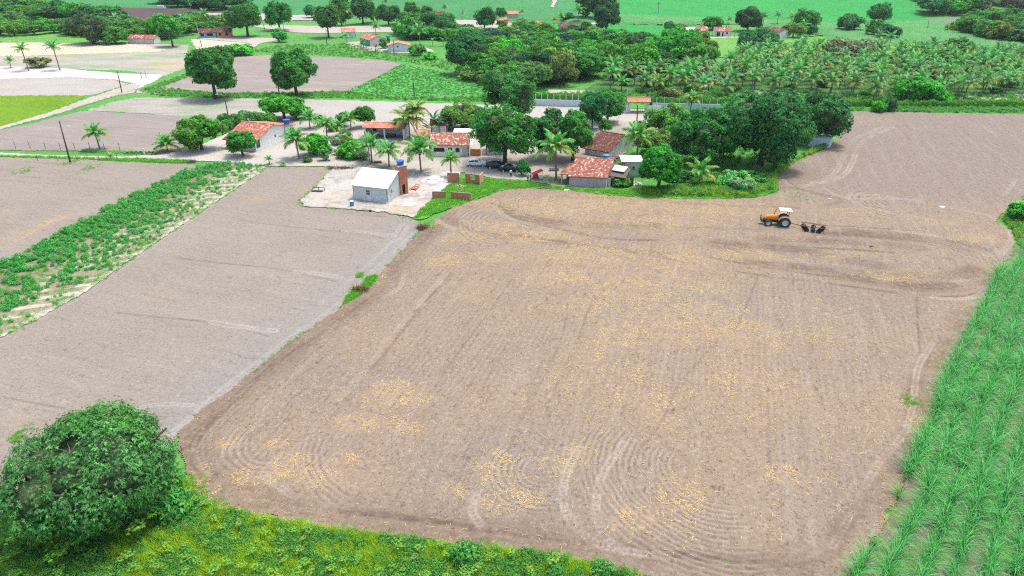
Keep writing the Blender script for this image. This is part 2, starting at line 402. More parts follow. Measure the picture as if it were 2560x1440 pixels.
G1, G2, G3 = (0.055, 0.22, 0.045), (0.08, 0.28, 0.05), (0.14, 0.32, 0.075)
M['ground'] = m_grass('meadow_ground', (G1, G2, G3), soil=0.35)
M['grass_bright'] = m_grass('bright_grass_ground', ((0.06, 0.24, 0.02), (0.10, 0.33, 0.03), (0.18, 0.36, 0.05)), soil=0.2, sc=1.5)
M['lime_field'] = m_grass('yellow_green_crop', ((0.09, 0.21, 0.008), (0.14, 0.27, 0.010), (0.18, 0.27, 0.02)), soil=0.1, sc=1.2)
M['cane_far'] = m_grass('far_cane', ((0.018, 0.25, 0.045), (0.026, 0.31, 0.058), (0.045, 0.37, 0.08)), soil=0.0, sc=0.8, rot=0.3, row=(0.30, 0.55, (0.02, 0.15, 0.03)), bs=0.8)
M['cane_teal'] = m_grass('far_teal_cane', ((0.035, 0.19, 0.06), (0.05, 0.24, 0.07), (0.08, 0.29, 0.09)), soil=0.12, sc=1.0, rot=-0.4, row=(0.3, 0.3, (0.04, 0.14, 0.05)), bs=0.8)
M['cane_pale'] = m_grass('far_pale_cane', ((0.065, 0.25, 0.065), (0.09, 0.31, 0.085), (0.15, 0.37, 0.13)), soil=0.08, sc=1.3, bs=1.2)
M['meadow_far'] = m_grass('far_meadow', ((0.08, 0.26, 0.04), (0.12, 0.32, 0.05), (0.18, 0.34, 0.08)), soil=0.25, sc=1.0)
M['bean'] = m_grass('bean_field', ((0.07, 0.34, 0.07), (0.10, 0.42, 0.09), (0.16, 0.46, 0.13)), soil=0.15, sc=2.0, bs=1.0)
M['stripes'] = m_grass('contour_rows', ((0.05, 0.12, 0.06), (0.07, 0.15, 0.07), (0.10, 0.18, 0.08)), soil=0.1, rot=0.25, row=(0.55, 0.95, (0.22, 0.26, 0.22)), bs=0.8)
M['beds'] = m_grass('planted_beds', ((0.36, 0.31, 0.22), (0.42, 0.38, 0.28), (0.28, 0.33, 0.16)), soil=0.4, soilc=(0.55, 0.50, 0.42), rot=-0.15, row=(0.16, 0.8, (0.60, 0.57, 0.47)), bs=0.6)
MAIN_ROT = R(72.5)
DARK, PALE = (0.195, 0.135, 0.100), (0.50, 0.435, 0.375)
M['soil'] = m_soil('ploughed_soil', (0.322, 0.248, 0.186), (0.352, 0.270, 0.190), DARK, PALE, straw=(0.60, 0.45, 0.22), rot=MAIN_ROT, streak=0.30, grain=1.3, alt=(0.290, 0.240, 0.198))
M['soil_grey'] = m_soil('harrowed_grey_soil', (0.325, 0.280, 0.230), (0.352, 0.308, 0.256), (0.20, 0.165, 0.145), (0.48, 0.455, 0.42), rot=R(-22), streak=0.22, grain=1.0, alt=(0.325, 0.302, 0.270))
M['soil_far'] = m_soil('far_grey_soil', (0.275, 0.238, 0.212), (0.325, 0.285, 0.25), (0.20, 0.16, 0.155), (0.48, 0.43, 0.40), rot=R(-18), streak=0.6, grain=0.5, alt=(0.40, 0.34, 0.27))
M['soil_dark'] = m_soil('far_dark_soil', (0.115, 0.08, 0.082), (0.14, 0.10, 0.10), (0.06, 0.04, 0.04), (0.2, 0.15, 0.14), rot=R(-18), streak=0.3, grain=0.4)
M['sand'] = m_soil('pale_sand', (0.50, 0.455, 0.395), (0.56, 0.515, 0.455), (0.29, 0.24, 0.18), (0.66, 0.63, 0.575), rot=R(-8), streak=0.3, grain=0.9, alt=(0.34, 0.285, 0.215))
M['sand_field'] = m_soil('sandy_field', (0.42, 0.385, 0.345), (0.49, 0.455, 0.415), (0.24, 0.20, 0.165), (0.60, 0.575, 0.535), rot=R(5), streak=0.55, grain=1.1, alt=(0.28, 0.40, 0.20))
M['sand_white'] = m_soil('white_sand_ground', (0.62, 0.60, 0.57), (0.68, 0.66, 0.63), (0.42, 0.37, 0.31), (0.74, 0.73, 0.71), rot=R(-8), streak=0.15, grain=0.6)
M['site'] = m_soil('building_site_ground', (0.52, 0.485, 0.43), (0.60, 0.57, 0.52), (0.23, 0.18, 0.13), (0.74, 0.73, 0.70), straw=(0.60, 0.48, 0.31), rot=R(-18), streak=0.35, grain=1.0, alt=(0.30, 0.25, 0.19))
M['strip_soil'] = m_soil('crop_strip_soil', (0.40, 0.34, 0.25), (0.34, 0.27, 0.19), (0.20, 0.14, 0.09), (0.70, 0.67, 0.59), rot=R(-20), streak=0.3, grain=0.8, alt=(0.20, 0.28, 0.10))

# one sheet of land out to the horizon
xs = np.concatenate([np.arange(-1500, -260, 20.0), np.arange(-260, 300, 5.0), np.arange(300, 1560, 20.0)])
ys = np.concatenate([np.arange(-80, 330, 6.0), np.arange(330, 700, 7.0), np.arange(700, 2600, 30.0)])
X, Y = np.meshgrid(xs, ys); idx = np.arange(X.size).reshape(X.shape)
F = np.stack([idx[:-1, :-1].ravel(), idx[:-1, 1:].ravel(), idx[1:, 1:].ravel(), idx[1:, :-1].ravel()], 1)
tag(ob('ground', np_mesh('ground', np.stack([X.ravel(), Y.ravel(), terrain(X.ravel(), Y.ravel())], 1), F, M['ground'])), kind='structure')

def raised(h, edge=1.5, rough=0.35, sc=0.7):
    def f(x, y, pw):
        d, _ = dline(x, y, pw, True, edge*1.5); return h*sstep(d/edge)*(1-rough+2*rough*(fbm(x*sc, y*sc, 5, 3)-0.2))
    return f
# far fields, seen at the top of the photograph
patch('far_cane_field', [(-300, -4), (260, 20), (420, 26), (700, 42), (780, 48), (1000, 44), (1130, 48), (1300, 52), (1420, 62), (1540, 70), (1545, -4), (1545, -30), (-300, -30)], M['cane_teal'], 3, 3, 0.10, 2, 0.1)
patch('far_meadow_field', [(-300, 22), (150, 22), (290, 30), (520, 45), (430, 95), (300, 110), (-300, 100)], M['meadow_far'], 3, 3, 0.12, 2, 0.1)
patch('far_hill_cane', [(1540, 70), (1545, -30), (2360, -30), (2290, 8), (2300, 28), (2310, 52), (2200, 58), (2090, 62), (1900, 50), (1750, 45)], M['cane_far'], 3, 3, 0.14, 2, 0.1)
patch('pale_cane_band', [(1400, 46), (1560, 40), (1750, 47), (1900, 52), (2080, 62), (2200, 62), (2330, 66), (2480, 90), (2700, 130), (2700, 160), (2400, 128), (2260, 120), (2080, 100), (2040, 88), (1850, 62), (1700, 64), (1420, 62)], M['cane_pale'], 1.5, 1.5, 0.2, 1.5, 0.2, raised(1.3, 3))
patch('green_plot', [(1400, 62), (1560, 60), (1700, 64), (1660, 92), (1560, 100), (1450, 92), (1280, 62)], M['cane_far'], 2, 2, 0.2, 1)
patch('pasture', [(1440, 95), (1560, 100), (1660, 92), (1780, 96), (2040, 92), (2180, 100), (2380, 128), (2200, 140), (2050, 128), (1880, 150), (1600, 130), (1500, 118), (1380, 110)], M['meadow_far'], 2, 2, 0.22, 1)
patch('green_slope', [(2180, 62), (2310, 52), (2400, 66), (2600, 110), (2700, 140), (2700, 175), (2480, 150), (2300, 125), (2230, 100)], M['cane_pale'], 1.5, 1.5, 0.24, 1.5, 0.2, raised(0.9, 3))
patch('striped_field', [(2270, 66), (2330, 52), (2420, 42), (2560, 38), (2700, 36), (2700, 58), (2560, 62), (2420, 66), (2380, 64)], M['stripes'], 2, 2, 0.6, 1)
patch('dark_ploughed_field', [(205, 18), (330, 20), (520, 26), (590, 34), (560, 44), (470, 42), (420, 52), (360, 56), (300, 46), (240, 34)], M['soil_dark'], 2, 2, 0.3, 1.5, 0.2)
patch('far_sand_bank', [(440, 40), (480, 34), (600, 34), (800, 40), (800, 52), (590, 52), (500, 50)], M['sand'], 2, 2, 0.32, 2, 0.2)
patch('far_dirt_track', [(1376, -30), (1396, -30), (1390, 8), (1384, 20), (1374, 20), (1382, 6)], M['sand'], 1, 2, 0.3, 0.5)
patch('upper_sand_ground', [(-300, 100), (0, 105), (200, 103), (330, 108), (470, 112), (478, 150), (470, 168), (410, 190), (300, 176), (170, 172), (0, 168), (-300, 168)], M['sand_field'], 0.8, 0.8, 0.03, 1.0, 0.3,
      afun=lambda x, y: np.stack([0*x, 0.25*fbm(x/9, y/5, 3), 0.7*sstep((fbm(x/22, y/6, 9)-0.52)*8), sstep((fbm(x/14, y/5, 8)-0.52)*7)], 1))
patch('planted_beds', [(-300, 104), (0, 107), (200, 105), (330, 110), (415, 122), (400, 130), (250, 134), (60, 140), (-300, 146)], M['beds'], 0.8, 0.8, 0.06, 0.8)
patch('planted_beds', [(478, 98), (560, 96), (650, 108), (620, 114), (560, 122), (490, 124)], M['beds'], 0.8, 0.8, 0.06, 0.8)
patch('white_sand_road', [(-300, 166), (0, 165), (170, 172), (290, 183), (410, 187), (385, 205), (345, 222), (336, 230), (318, 226), (330, 208), (290, 200), (180, 194), (0, 198), (-300, 200)], M['sand_white'], 0.6, 0.6, 0.06, 0.6)
patch('pale_grey_field', [(-300, 200), (0, 198), (180, 194), (290, 201), (322, 210), (240, 236), (200, 240), (0, 241), (-300, 244)], M['sand_field'], 0.6, 0.6, 0.04, 0.6,
      afun=lambda x, y: np.stack([0*x, 0.25+0*x, 0.35*sstep((fbm(x/9, y/4, 19)-0.55)*8), 0*x], 1))
patch('yellow_green_field', [(-300, 246), (0, 241), (205, 240), (212, 246), (130, 280), (60, 300), (0, 318), (-300, 390)], M['lime_field'], 0.5, 0.5, 0.05, 0.6, 0.4, raised(0.5, 1.5))
patch('dirt_road', [(-300, 428), (0, 314), (110, 283), (190, 256), (250, 236), (330, 208), (350, 214), (338, 232), (290, 240), (215, 262), (125, 292), (60, 308), (0, 325), (-300, 442)], M['sand'], 0.4, 0.4, 0.08, 0.4)
patch('dirt_path', [(340, 225), (400, 232), (470, 238), (470, 241), (400, 237), (335, 232)], M['sand'], 0.4, 0.4, 0.08, 0.3)
patch('grey_field', [(380, 215), (425, 203), (470, 187), (600, 141), (700, 137), (860, 144), (962, 151), (1004, 160), (940, 195), (870, 227), (700, 232), (560, 232), (390, 226)], M['soil_far'], 0.6, 0.6, 0.05, 0.7, 0.4,
      afun=lambda x, y: np.stack([0*x, 0.25+0*x, 0*x, sstep((fbm(x/14, y/6, 8)-0.55)*7)], 1))
patch('bean_field', [(868, 228), (942, 195), (1004, 161), (1100, 180), (1190, 204), (1232, 212), (1225, 243), (1100, 246), (1000, 246)], M['bean'], 0.5, 0.5, 0.06, 0.8, 0.4, raised(0.35, 1.0, 0.6, 1.2))
patch('sandy_fallow_field', [(215, 276), (270, 258), (340, 244), (520, 246), (700, 247), (860, 251), (1010, 256), (1200, 262), (1240, 262), (1480, 268), (1560, 272), (1640, 276), (1720, 300), (1600, 345), (1400, 345), (900, 335), (560, 330), (480, 295), (380, 285)], M['sand_field'], 0.5, 0.45, 0.05, 0.6, 0.5,
      afun=lambda x, y: np.stack([0*x, 0.45*sstep((x+95)/70)+0*x, 0*x, 0.8*sstep((fbm(x/16, y/5, 8)-0.5)*7)*sstep((-35-x)/40)], 1))

def lines_attr(x, y, specs, tread=False):
    """specs: (pixel line, half width, weight, wobble) -> summed weight"""
    out = np.zeros_like(x)
    for pts, w, k, *r in specs:
        pw = smooth_line(PP(pts), 4); d, t = dline(x, y, pw, reach=w*3+1)
        q = k*np.clip(1.3-d/w, 0, 1)
        if tread and w >= 0.28: q = k*(0.75*np.clip(1-np.abs(d-0.75*w)/(0.22*w+0.05), 0, 1)+0.65*(np.sin(2*PI*t/0.42+d*7) > 0.1)*(d < 0.7*w))*(0.6+0.5*(vnoise(t/1.5, t*0, 5) > 0.35))
        q = q*(0.55+0.75*vnoise(t/0.7, d/0.25, 7))*(0.65+0.6*vnoise(t/6.0, t*0, 9))
        if r and r[0]: q = q*sstep((vnoise(t/r[0], t*0, 3)-0.15)*3)
        out = np.maximum(out, q)
    return np.clip(out, 0, 1)
def ripples(x, y, fams):
    """curved furrows: (centre pixel, r0, r1, angle0, angle1, spacing, y squash)"""
    out = np.zeros_like(x)
    for c, r0, r1, a0, a1, sp, sq in fams:
        p = P(*c); dx_, dy_ = x-p.x, (y-p.y)*sq; r_ = np.hypot(dx_, dy_); an = np.degrees(np.arctan2(dy_, dx_)) % 360
        w = sstep((r_-r0)/0.8)*sstep((r1-r_)/0.8)*sstep((an-a0)/18)*sstep((a1-an)/18)
        ph = r_/sp + 0.9*(fbm(x/1.6, y/1.6, 4)-0.5)
        out = np.where(w > np.abs(out), w*np.sin(2*PI*ph), out)
    return out*sstep((fbm(x/2.2, y/2.2, 14)-0.18)*4)
def blobs(x, y, bl):
    out = np.zeros_like(x)
    for cx, cy, w, h, k in bl:
        w, h = w*1.18, h*1.2; p = P(cx, cy); a_ = w/ppm(p); top = P(cx, cy-h); b_ = abs(top.y-p.y)
        r_ = np.hypot((x-p.x)/a_, (y-p.y)/b_)
        out = np.maximum(out, k*sstep((1.25-r_+0.9*(fbm(x/2.2, y/2.2, 31)-0.5))/0.8))
    return out
STRAW = [(1380, 520, 150, 22, .9), (1560, 508, 190, 22, .9), (1750, 520, 160, 20, .5), (1640, 560, 180, 16, .5), (1210, 575, 90, 22, .9), (1330, 592, 90, 14, .9), (1150, 600, 60, 12, .5), (1110, 655, 50, 14, .9), (1240, 645, 50, 12, .6), (1470, 640, 110, 22, .8), (1420, 690, 90, 24, .7),
         (1640, 650, 150, 30, .5), (1620, 720, 150, 40, .7), (1740, 800, 150, 44, .75), (1560, 830, 120, 40, .45), (1500, 760, 90, 30, .5), (1620, 1015, 60, 26, .7), (1680, 1060, 30, 14, .6), (985, 985, 55, 36, .9), (1050, 1005, 50, 16, .6), (900, 1060, 80, 20, .8), (1020, 1075, 40, 14, .7), (575, 1112, 40, 12, .9), (690, 1113, 30, 10, .8), (640, 1195, 60, 18, .9), (730, 1170, 60, 26, .7), (860, 1150, 50, 14, .6),
         (800, 1195, 60, 22, .45), (1130, 1228, 34, 18, .9), (1240, 1180, 50, 44, .5), (1280, 1260, 70, 30, .6), (1430, 1150, 60, 34, .6), (1590, 1290, 45, 30, .8), (1560, 1320, 60, 14, .7), (1700, 1230, 60, 40, .5), (1890, 830, 70, 40, .6), (1880, 640, 100, 16, .5), (2080, 640, 80, 10, .5), (2240, 690, 110, 14, .6), (2430, 600, 60, 12, .6), (2340, 560, 60, 8, .6), (2140, 530, 70, 8, .5), (1950, 1190, 50, 30, .4), (500, 1190, 30, 24, .8), (520, 1225, 40, 14, .8),
         (1500, 940, 140, 60, .3), (1850, 980, 140, 60, .3), (2010, 800, 100, 60, .3), (2180, 1390, 60, 20, .4), (2235, 1210, 28, 60, .45), (2265, 1030, 16, 50, .4), (1180, 505, 60, 8, .7), (1100, 560, 30, 8, .6), (950, 690, 20, 16, .5), (1880, 480, 80, 6, .9), (1990, 395, 50, 10, .6), (2180, 300, 60, 10, .4)]
MAIN = [(445, 1085), (500, 1030), (560, 985), (640, 920), (720, 860), (790, 812), (860, 765), (910, 725), (950, 688), (1000, 632), (1040, 592), (1062, 570), (1090, 548), (1130, 520), (1190, 500), (1260, 474), (1340, 470), (1420, 475), (1560, 492), (1700, 497), (1880, 497), (1942, 485), (1945, 440), (1985, 405), (2040, 385), (2090, 350), (2112, 330), (2105, 279), (2330, 283), (2560, 287), (2900, 295), (2900, 480), (2600, 488), (2560, 492), (2535, 515), (2500, 540), (2492, 556), (2530, 580), (2540, 610), (2512, 660), (2450, 770), (2375, 900), (2345, 990), (2300, 1110), (2240, 1250), (2180, 1360), (2130, 1440), (2090, 1480), (1750, 1475), (1600, 1442), (1390, 1392), (1200, 1370), (850, 1328), (600, 1284), (520, 1250), (472, 1185)]
HEAD = [(1100, 548), (1030, 625), (965, 690), (900, 760), (770, 850), (640, 945), (545, 1035), (500, 1085), (488, 1130), (515, 1180), (590, 1228), (700, 1262), (900, 1295), (1100, 1322), (1300, 1345), (1500, 1372), (1750, 1405), (2000, 1420)]
def shift(pts, dx_, dy_): return [(x+dx_, y+dy_) for x, y in pts]
def main_attr(x, y):
    dk = lines_attr(x, y, [(HEAD, 2.3, 0.55), (shift(HEAD, 8, -4), 0.28, 1.0, 3), (shift(HEAD, -14, 10), 0.22, 0.8, 3), (shift(HEAD, 26, -14), 0.2, 0.7, 3), (shift(HEAD, 44, -22), 0.2, 0.6, 3),
        ([(850, 1282), (960, 1290), (1080, 1305), (1180, 1318)], 0.35, 1.0),
        ([(1230, 508), (1290, 545), (1390, 572), (1520, 598), (1700, 603), (1850, 612), (2060, 622), (2250, 634), (2380, 650)], 0.4, 0.9, 4),
        ([(1290, 590), (1440, 610), (1560, 625), (1750, 642), (1900, 668), (2050, 690), (2200, 704), (2330, 716)], 0.35, 0.9, 3),
        ([(1330, 606), (1500, 618), (1700, 655), (1900, 690), (2080, 712), (2280, 738), (2400, 742), (2470, 722), (2510, 680)], 0.35, 0.7, 3),
        ([(1870, 655), (2050, 675), (2250, 690), (2380, 690), (2450, 665), (2470, 640), (2420, 612), (2300, 595), (2120, 578)], 1.3, 0.75, 4),
        ([(2040, 565), (2200, 572), (2340, 590), (2440, 620), (2490, 660)], 0.25, 0.8, 2), ([(2100, 690), (2250, 712), (2350, 718), (2450, 700)], 1.8, 0.85, 5),
        ([(1800, 612), (2000, 628), (2200, 668)], 1.9, 0.75, 5), ([(1900, 600), (2100, 606), (2300, 622)], 1.4, 0.6, 5), ([(2050, 584), (2160, 590), (2320, 604), (2420, 628)], 1.2, 0.8, 0), ([(1890, 575), (1700, 570), (1500, 572)], 0.9, 0.35, 4), ([(1250, 512), (1280, 530), (1400, 560), (1640, 566)], 1.5, 0.7, 5),
        ([(1120, 545), (1160, 572), (1230, 590), (1320, 592)], 1.2, 0.6), ([(1150, 515), (1250, 520), (1300, 500), (1500, 495), (1800, 515), (1990, 520)], 0.8, 0.35, 4),
        ([(2292, 745), (2293, 800), (2300, 890)], 0.16, 0.9, 2), ([(1895, 690), (1860, 780), (1820, 860)], 0.16, 0.8, 2), ([(1500, 700), (1440, 860), (1370, 1010)], 0.15, 0.6, 2),
        ([(1130, 685), (1060, 760), (990, 850), (900, 960)], 0.3, 0.7, 3), ([(1280, 700), (1180, 840), (1060, 980)], 0.16, 0.6, 3), ([(1790, 860), (1700, 960), (1640, 1080), (1540, 1180)], 0.14, 0.6, 3), ([(1420, 760), (1400, 860), (1290, 1080)], 0.14, 0.5, 3),
        ([(2325, 880), (2290, 960), (2250, 1130), (2140, 1280), (2060, 1400)], 0.9, 0.55, 5), ([(2420, 800), (2350, 930), (2310, 1080), (2230, 1260), (2130, 1420)], 2.0, 0.5, 5),
        ([(1500, 1360), (1700, 1385), (1900, 1402), (2050, 1405)], 0.3, 0.9, 4), ([(1945, 478), (1975, 470), (2100, 500), (2060, 515)], 0.5, 0.5), ([(1960, 445), (1990, 468), (2060, 492), (2130, 502)], 0.22, 0.7)])
    pl = lines_attr(x, y, [([(1450, 1120), (1418, 1180), (1408, 1240), (1418, 1290), (1450, 1330), (1490, 1360), (1560, 1380)], 0.36, 0.85), ([(1560, 1110), (1510, 1180), (1492, 1240), (1492, 1290), (1510, 1340), (1560, 1375), (1640, 1392)], 0.36, 0.85), ([(1192, 1240), (1180, 1280), (1200, 1312)], 0.35, 0.7),
        ([(700, 1140), (660, 1185), (700, 1220), (740, 1245)], 0.3, 0.6), ([(2232, 318), (2160, 352), (2135, 395), (2118, 430), (2080, 452), (2000, 468)], 0.55, 0.8, 9), ([(2205, 318), (2130, 352), (2105, 400), (2080, 440), (2030, 458)], 0.5, 0.6, 9),
        ([(2200, 332), (2150, 340), (2120, 372)], 0.4, 0.5), ([(2120, 500), (2130, 488), (2220, 492), (2330, 512), (2420, 530), (2480, 545), (2530, 590), (2500, 640)], 0.4, 0.8), ([(2125, 498), (2150, 516), (2210, 528), (2300, 545), (2440, 570)], 0.4, 0.6), ([(2150, 505), (2180, 495), (2300, 500)], 0.35, 0.5),
        ([(1242, 506), (1238, 520), (1270, 545), (1330, 562)], 0.4, 0.6), ([(2240, 578), (2330, 590), (2420, 610), (2470, 640), (2492, 662)], 0.45, 0.8), ([(2330, 746), (2420, 748), (2470, 722), (2500, 690)], 0.35, 0.9), ([(2380, 706), (2440, 700), (2480, 690)], 0.3, 0.6),
        ([(2308, 890), (2292, 930), (2285, 990), (2290, 1010)], 0.3, 0.8), ([(2330, 860), (2306, 900)], 0.3, 0.7), ([(2285, 1000), (2262, 1080), (2190, 1170), (2120, 1300), (2080, 1370)], 0.28, 0.6), ([(1090, 548), (1120, 568), (1180, 582)], 0.4, 0.6), ([(1115, 690), (1040, 770), (960, 870), (850, 1000)], 0.4, 0.5),
        ([(520, 1180), (500, 1130), (530, 1080), (600, 1010)], 0.3, 0.5), ([(1010, 690), (1000, 720), (960, 745)], 0.3, 0.6), ([(2540, 450), (2510, 490)], 0.3, 0.6), ([(2060, 470), (2110, 495), (2250, 500)], 0.25, 0.5)], True)
    rp = ripples(x, y, RIP); dk = np.maximum(dk, 0.55*np.clip(-rp, 0, 1)); pl = np.maximum(pl, 0.40*np.clip(rp, 0, 1))
    st = np.clip(blobs(x, y, STRAW)*(0.9*fbm(x/0.8, y/0.8, 44, 5)+0.25), 0, 1)*0.6
    st = st*(1-0.6*dk)
    vv_ = (y*math.cos(MAIN_ROT)-x*math.sin(MAIN_ROT)); fz = np.sin(2*PI*(vv_/0.62+0.8*fbm(x/7, y/7, 91)))*sstep((fbm(x/8, y/8, 92)-0.46)*6)*(y < 96)*sstep((y-41)/4); dk = np.maximum(dk, 0.17*np.clip(fz, 0, 1)); pl = np.maximum(pl, 0.13*np.clip(-fz, 0, 1))
    other = sstep((x-38+0.3*(y-110))/25)*sstep((y-100)/10)
    other = np.maximum(other, 0.7*sstep((fbm(x/14, y/14, 77)-0.5)*5))
    return np.stack([dk, pl, st, other], 1)
RIP = [((1790, 1185), 3.0, 11.5, 135, 285, 0.50, 1.0), ((1020, 1105), 6.5, 9.6, 170, 250, 0.5, 1.0), ((1360, 1180), 1.0, 5.0, 130, 280, 0.5, 1.0), ((700, 1105), 2.0, 5.5, 150, 285, 0.55, 1.0),
       ((1262, 560), 3.0, 8.0, 100, 262, 0.75, 0.8), ((1345, 512), 1.5, 5.0, 110, 260, 0.6, 0.7), ((2330, 650), 3.0, 8.5, 0, 75, 0.7, 0.8), ((2215, 512), 1.0, 5.5, 90, 270, 0.8, 0.7)]
def main_h(x, y, pw):
    h = 0.10*fbm(x*1.1, y*1.1, 61, 4) + 0.05*fbm(x*0.25, y*0.25, 62, 2)
    vv_ = (y*math.cos(MAIN_ROT)-x*math.sin(MAIN_ROT)); h = h - 0.012*np.sin(2*PI*(vv_/0.62+0.8*fbm(x/7, y/7, 91)))*sstep((fbm(x/8, y/8, 92)-0.40)*6)*(y < 96)*sstep((y-41)/4)
    h = h + 0.040*ripples(x, y, RIP)
    h = h - 0.07*lines_attr(x, y, [(shift(HEAD, 8, -4), 0.3, 1), ([(1230, 508), (1290, 545), (1390, 572), (1520, 598), (1700, 603), (1850, 612)], 0.4, 1), ([(1290, 590), (1440, 610), (1560, 625), (1750, 642), (1900, 668)], 0.35, 1)])
    return h
patch('ploughed_field', MAIN, M['soil'], 0.16, 0.10, 0.03, 0.5, 0.9, main_h, main_attr, grow=0.018)

LEFT = [(-200, 965), (0, 846), (100, 793), (200, 740), (300, 668), (400, 600), (520, 520), (640, 438), (668, 419), (750, 417), (838, 419), (815, 440), (790, 470), (752, 500), (758, 516), (850, 522), (960, 531), (1032, 546), (1048, 560), (1046, 578), (1010, 622), (950, 690), (860, 766), (720, 861), (560, 986), (445, 1086), (430, 1110), (400, 1180), (250, 1300), (-100, 1310), (-400, 1300)]
def left_attr(x, y):
    dk = lines_attr(x, y, [([(600, 552), (700, 565), (820, 577), (900, 584), (962, 598)], 0.16, 0.7, 0), ([(440, 645), (540, 657), (690, 673), (790, 693), (836, 704)], 0.18, 0.75, 0), ([(290, 782), (400, 794), (520, 806), (600, 822), (672, 842)], 0.16, 0.75, 0),
        ([(10, 994), (80, 1008), (160, 1022)], 0.12, 0.8), ([(1000, 560), (985, 545), (930, 540), (850, 530)], 0.3, 0.4, 3), ([(350, 1040), (420, 1044)], 0.12, 0.6), ([(640, 1040), (500, 1050)], 0.5, 0.2)])
    pl = lines_attr(x, y, [([(860, 578), (920, 582), (985, 590)], 0.5, 0.6), ([(740, 680), (800, 686), (850, 694)], 0.55, 0.8), ([(530, 806), (600, 818), (686, 828)], 0.5, 0.8), ([(350, 1020), (400, 1012), (480, 1014)], 0.3, 0.8), ([(1046, 580), (1000, 625), (930, 690), (850, 765), (720, 858), (560, 982), (440, 1088)], 0.9, 0.55),
        ([(1005, 560), (985, 600), (1010, 622)], 0.35, 0.7), ([(1020, 566), (1000, 600)], 0.3, 0.7), ([(985, 600), (900, 680), (800, 760)], 0.3, 0.6), ([(-100, 900), (0, 846), (200, 741), (400, 601), (640, 438)], 0.6, 0.5), ([(700, 512), (760, 535), (850, 545)], 0.4, 0.3, 3), ([(520, 1020), (440, 1085)], 0.35, 0.8)], True)
    rp = ripples(x, y, [((950, 560), 2, 7, -1, 90, 0.6, 0.8), ((1010, 600), 0.5, 3.2, 0, 360, 0.5, 0.8)])
    dk = np.maximum(dk, 0.5*np.clip(-rp, 0, 1)); pl = np.maximum(pl, 0.5*np.clip(rp, 0, 1))
    st = 0.8*blobs(x, y, [(640, 497, 40, 10, .7), (770, 470, 30, 10, .6), (60, 1050, 30, 20, .6), (20, 1040, 20, 30, .5), (400, 740, 60, 12, .3), (120, 1060, 20, 10, .8), (160, 1005, 16, 5, .9), (385, 715, 30, 8, .4)])
    wd, _ = dline(x, y, PP([(1046, 580), (1000, 625), (930, 690), (850, 765), (720, 858), (560, 982), (440, 1088)]), reach=14)
    return np.stack([dk, pl, st*fbm(x, y, 5), np.clip(0.9-wd/12, 0, 1)], 1)
patch('harrowed_grey_field', LEFT, M['soil_grey'], 0.18, 0.12, 0.02, 0.4, 0.9, lambda x, y, pw: 0.07*fbm(x*1.2, y*1.2, 41, 4), left_attr, grow=0.018)
patch('grey_field', [(-400, 380), (0, 388), (200, 396), (300, 406), (480, 411), (502, 416), (440, 441), (330, 490), (200, 560), (100, 612), (0, 666), (-400, 870)], M['soil_grey'], 0.3, 0.25, 0.02, 0.5, 0.6, lambda x, y, pw: 0.06*fbm(x, y, 43, 4),
      lambda x, y: np.stack([lines_attr(x, y, [([(0, 452), (150, 462), (300, 478)], 0.25, .5, 3), ([(60, 405), (200, 412), (300, 409)], 0.25, .6, 3), ([(0, 425), (120, 430), (280, 434)], 0.2, .5, 3), ([(0, 560), (60, 566)], 0.2, .5, 3), ([(0, 440), (200, 450), (330, 470)], 0.3, .4, 3)]), 0*x,
       np.maximum(lines_attr(x, y, [([(60, 590), (130, 552), (200, 535)], 1.0, .7, 3)]), 0.5*blobs(x, y, [(20, 600, 40, 30, .5), (30, 528, 30, 12, .5)])), 0*x], 1), grow=0.01)
patch('grey_field', [(-400, 445), (0, 326), (70, 312), (150, 292), (215, 277), (300, 283), (480, 292), (500, 300), (560, 302), (520, 340), (455, 350), (460, 376), (400, 387), (250, 379), (0, 376), (-400, 372)], M['soil_far'], 0.35, 0.3, 0.06, 0.5, 0.6, lambda x, y, pw: 0.06*fbm(x, y, 47, 4),
      lambda x, y: np.stack([lines_attr(x, y, [([(230, 283), (330, 288), (480, 308)], .4, .7, 4), ([(270, 315), (400, 325), (480, 330)], .3, .5, 4), ([(0, 350), (120, 345), (240, 352)], .3, .4, 4)]), 0.25+0*x, 0*x, 0*x], 1))
# the crop strip's bed, the sand of the yard and the building site
STRIP = [(-300, 815), (0, 664), (100, 612), (200, 560), (330, 490), (440, 441), (505, 415), (580, 408), (667, 419), (640, 439), (520, 521), (400, 601), (300, 669), (200, 741), (100, 794), (0, 847), (-300, 1010)]
def strip_attr(x, y):
    e_, _ = dline(x, y, PP([(-100, 900), (0, 846), (200, 740), (400, 600), (640, 438), (667, 419)]), reach=30)
    row = 0.5+0.5*np.sin((x*math.cos(R(-70))+y*math.sin(R(-70)))*2*PI/1.5*0.7+1.5*fbm(x/3, y/3, 2))
    pl = np.clip(1.2-e_/0.7, 0, 1)+sstep((row-0.55)*4)*sstep((fbm(x/4, y/4, 9)-0.35)*5)*sstep((9-e_)/4)
    return np.stack([0.35*sstep((e_-6)/4), 0.8*np.clip(pl, 0, 1), 0*x, 0.4*sstep((fbm(x/2, y/2, 10)-0.4)*4)], 1)
patch('crop_strip', STRIP, M['strip_soil'], 0.25, 0.2, 0.06, 0.4, 0.8, lambda x, y, pw: 0.12*fbm(x*0.9, y*0.9, 51, 3), strip_attr, grow=0.01)
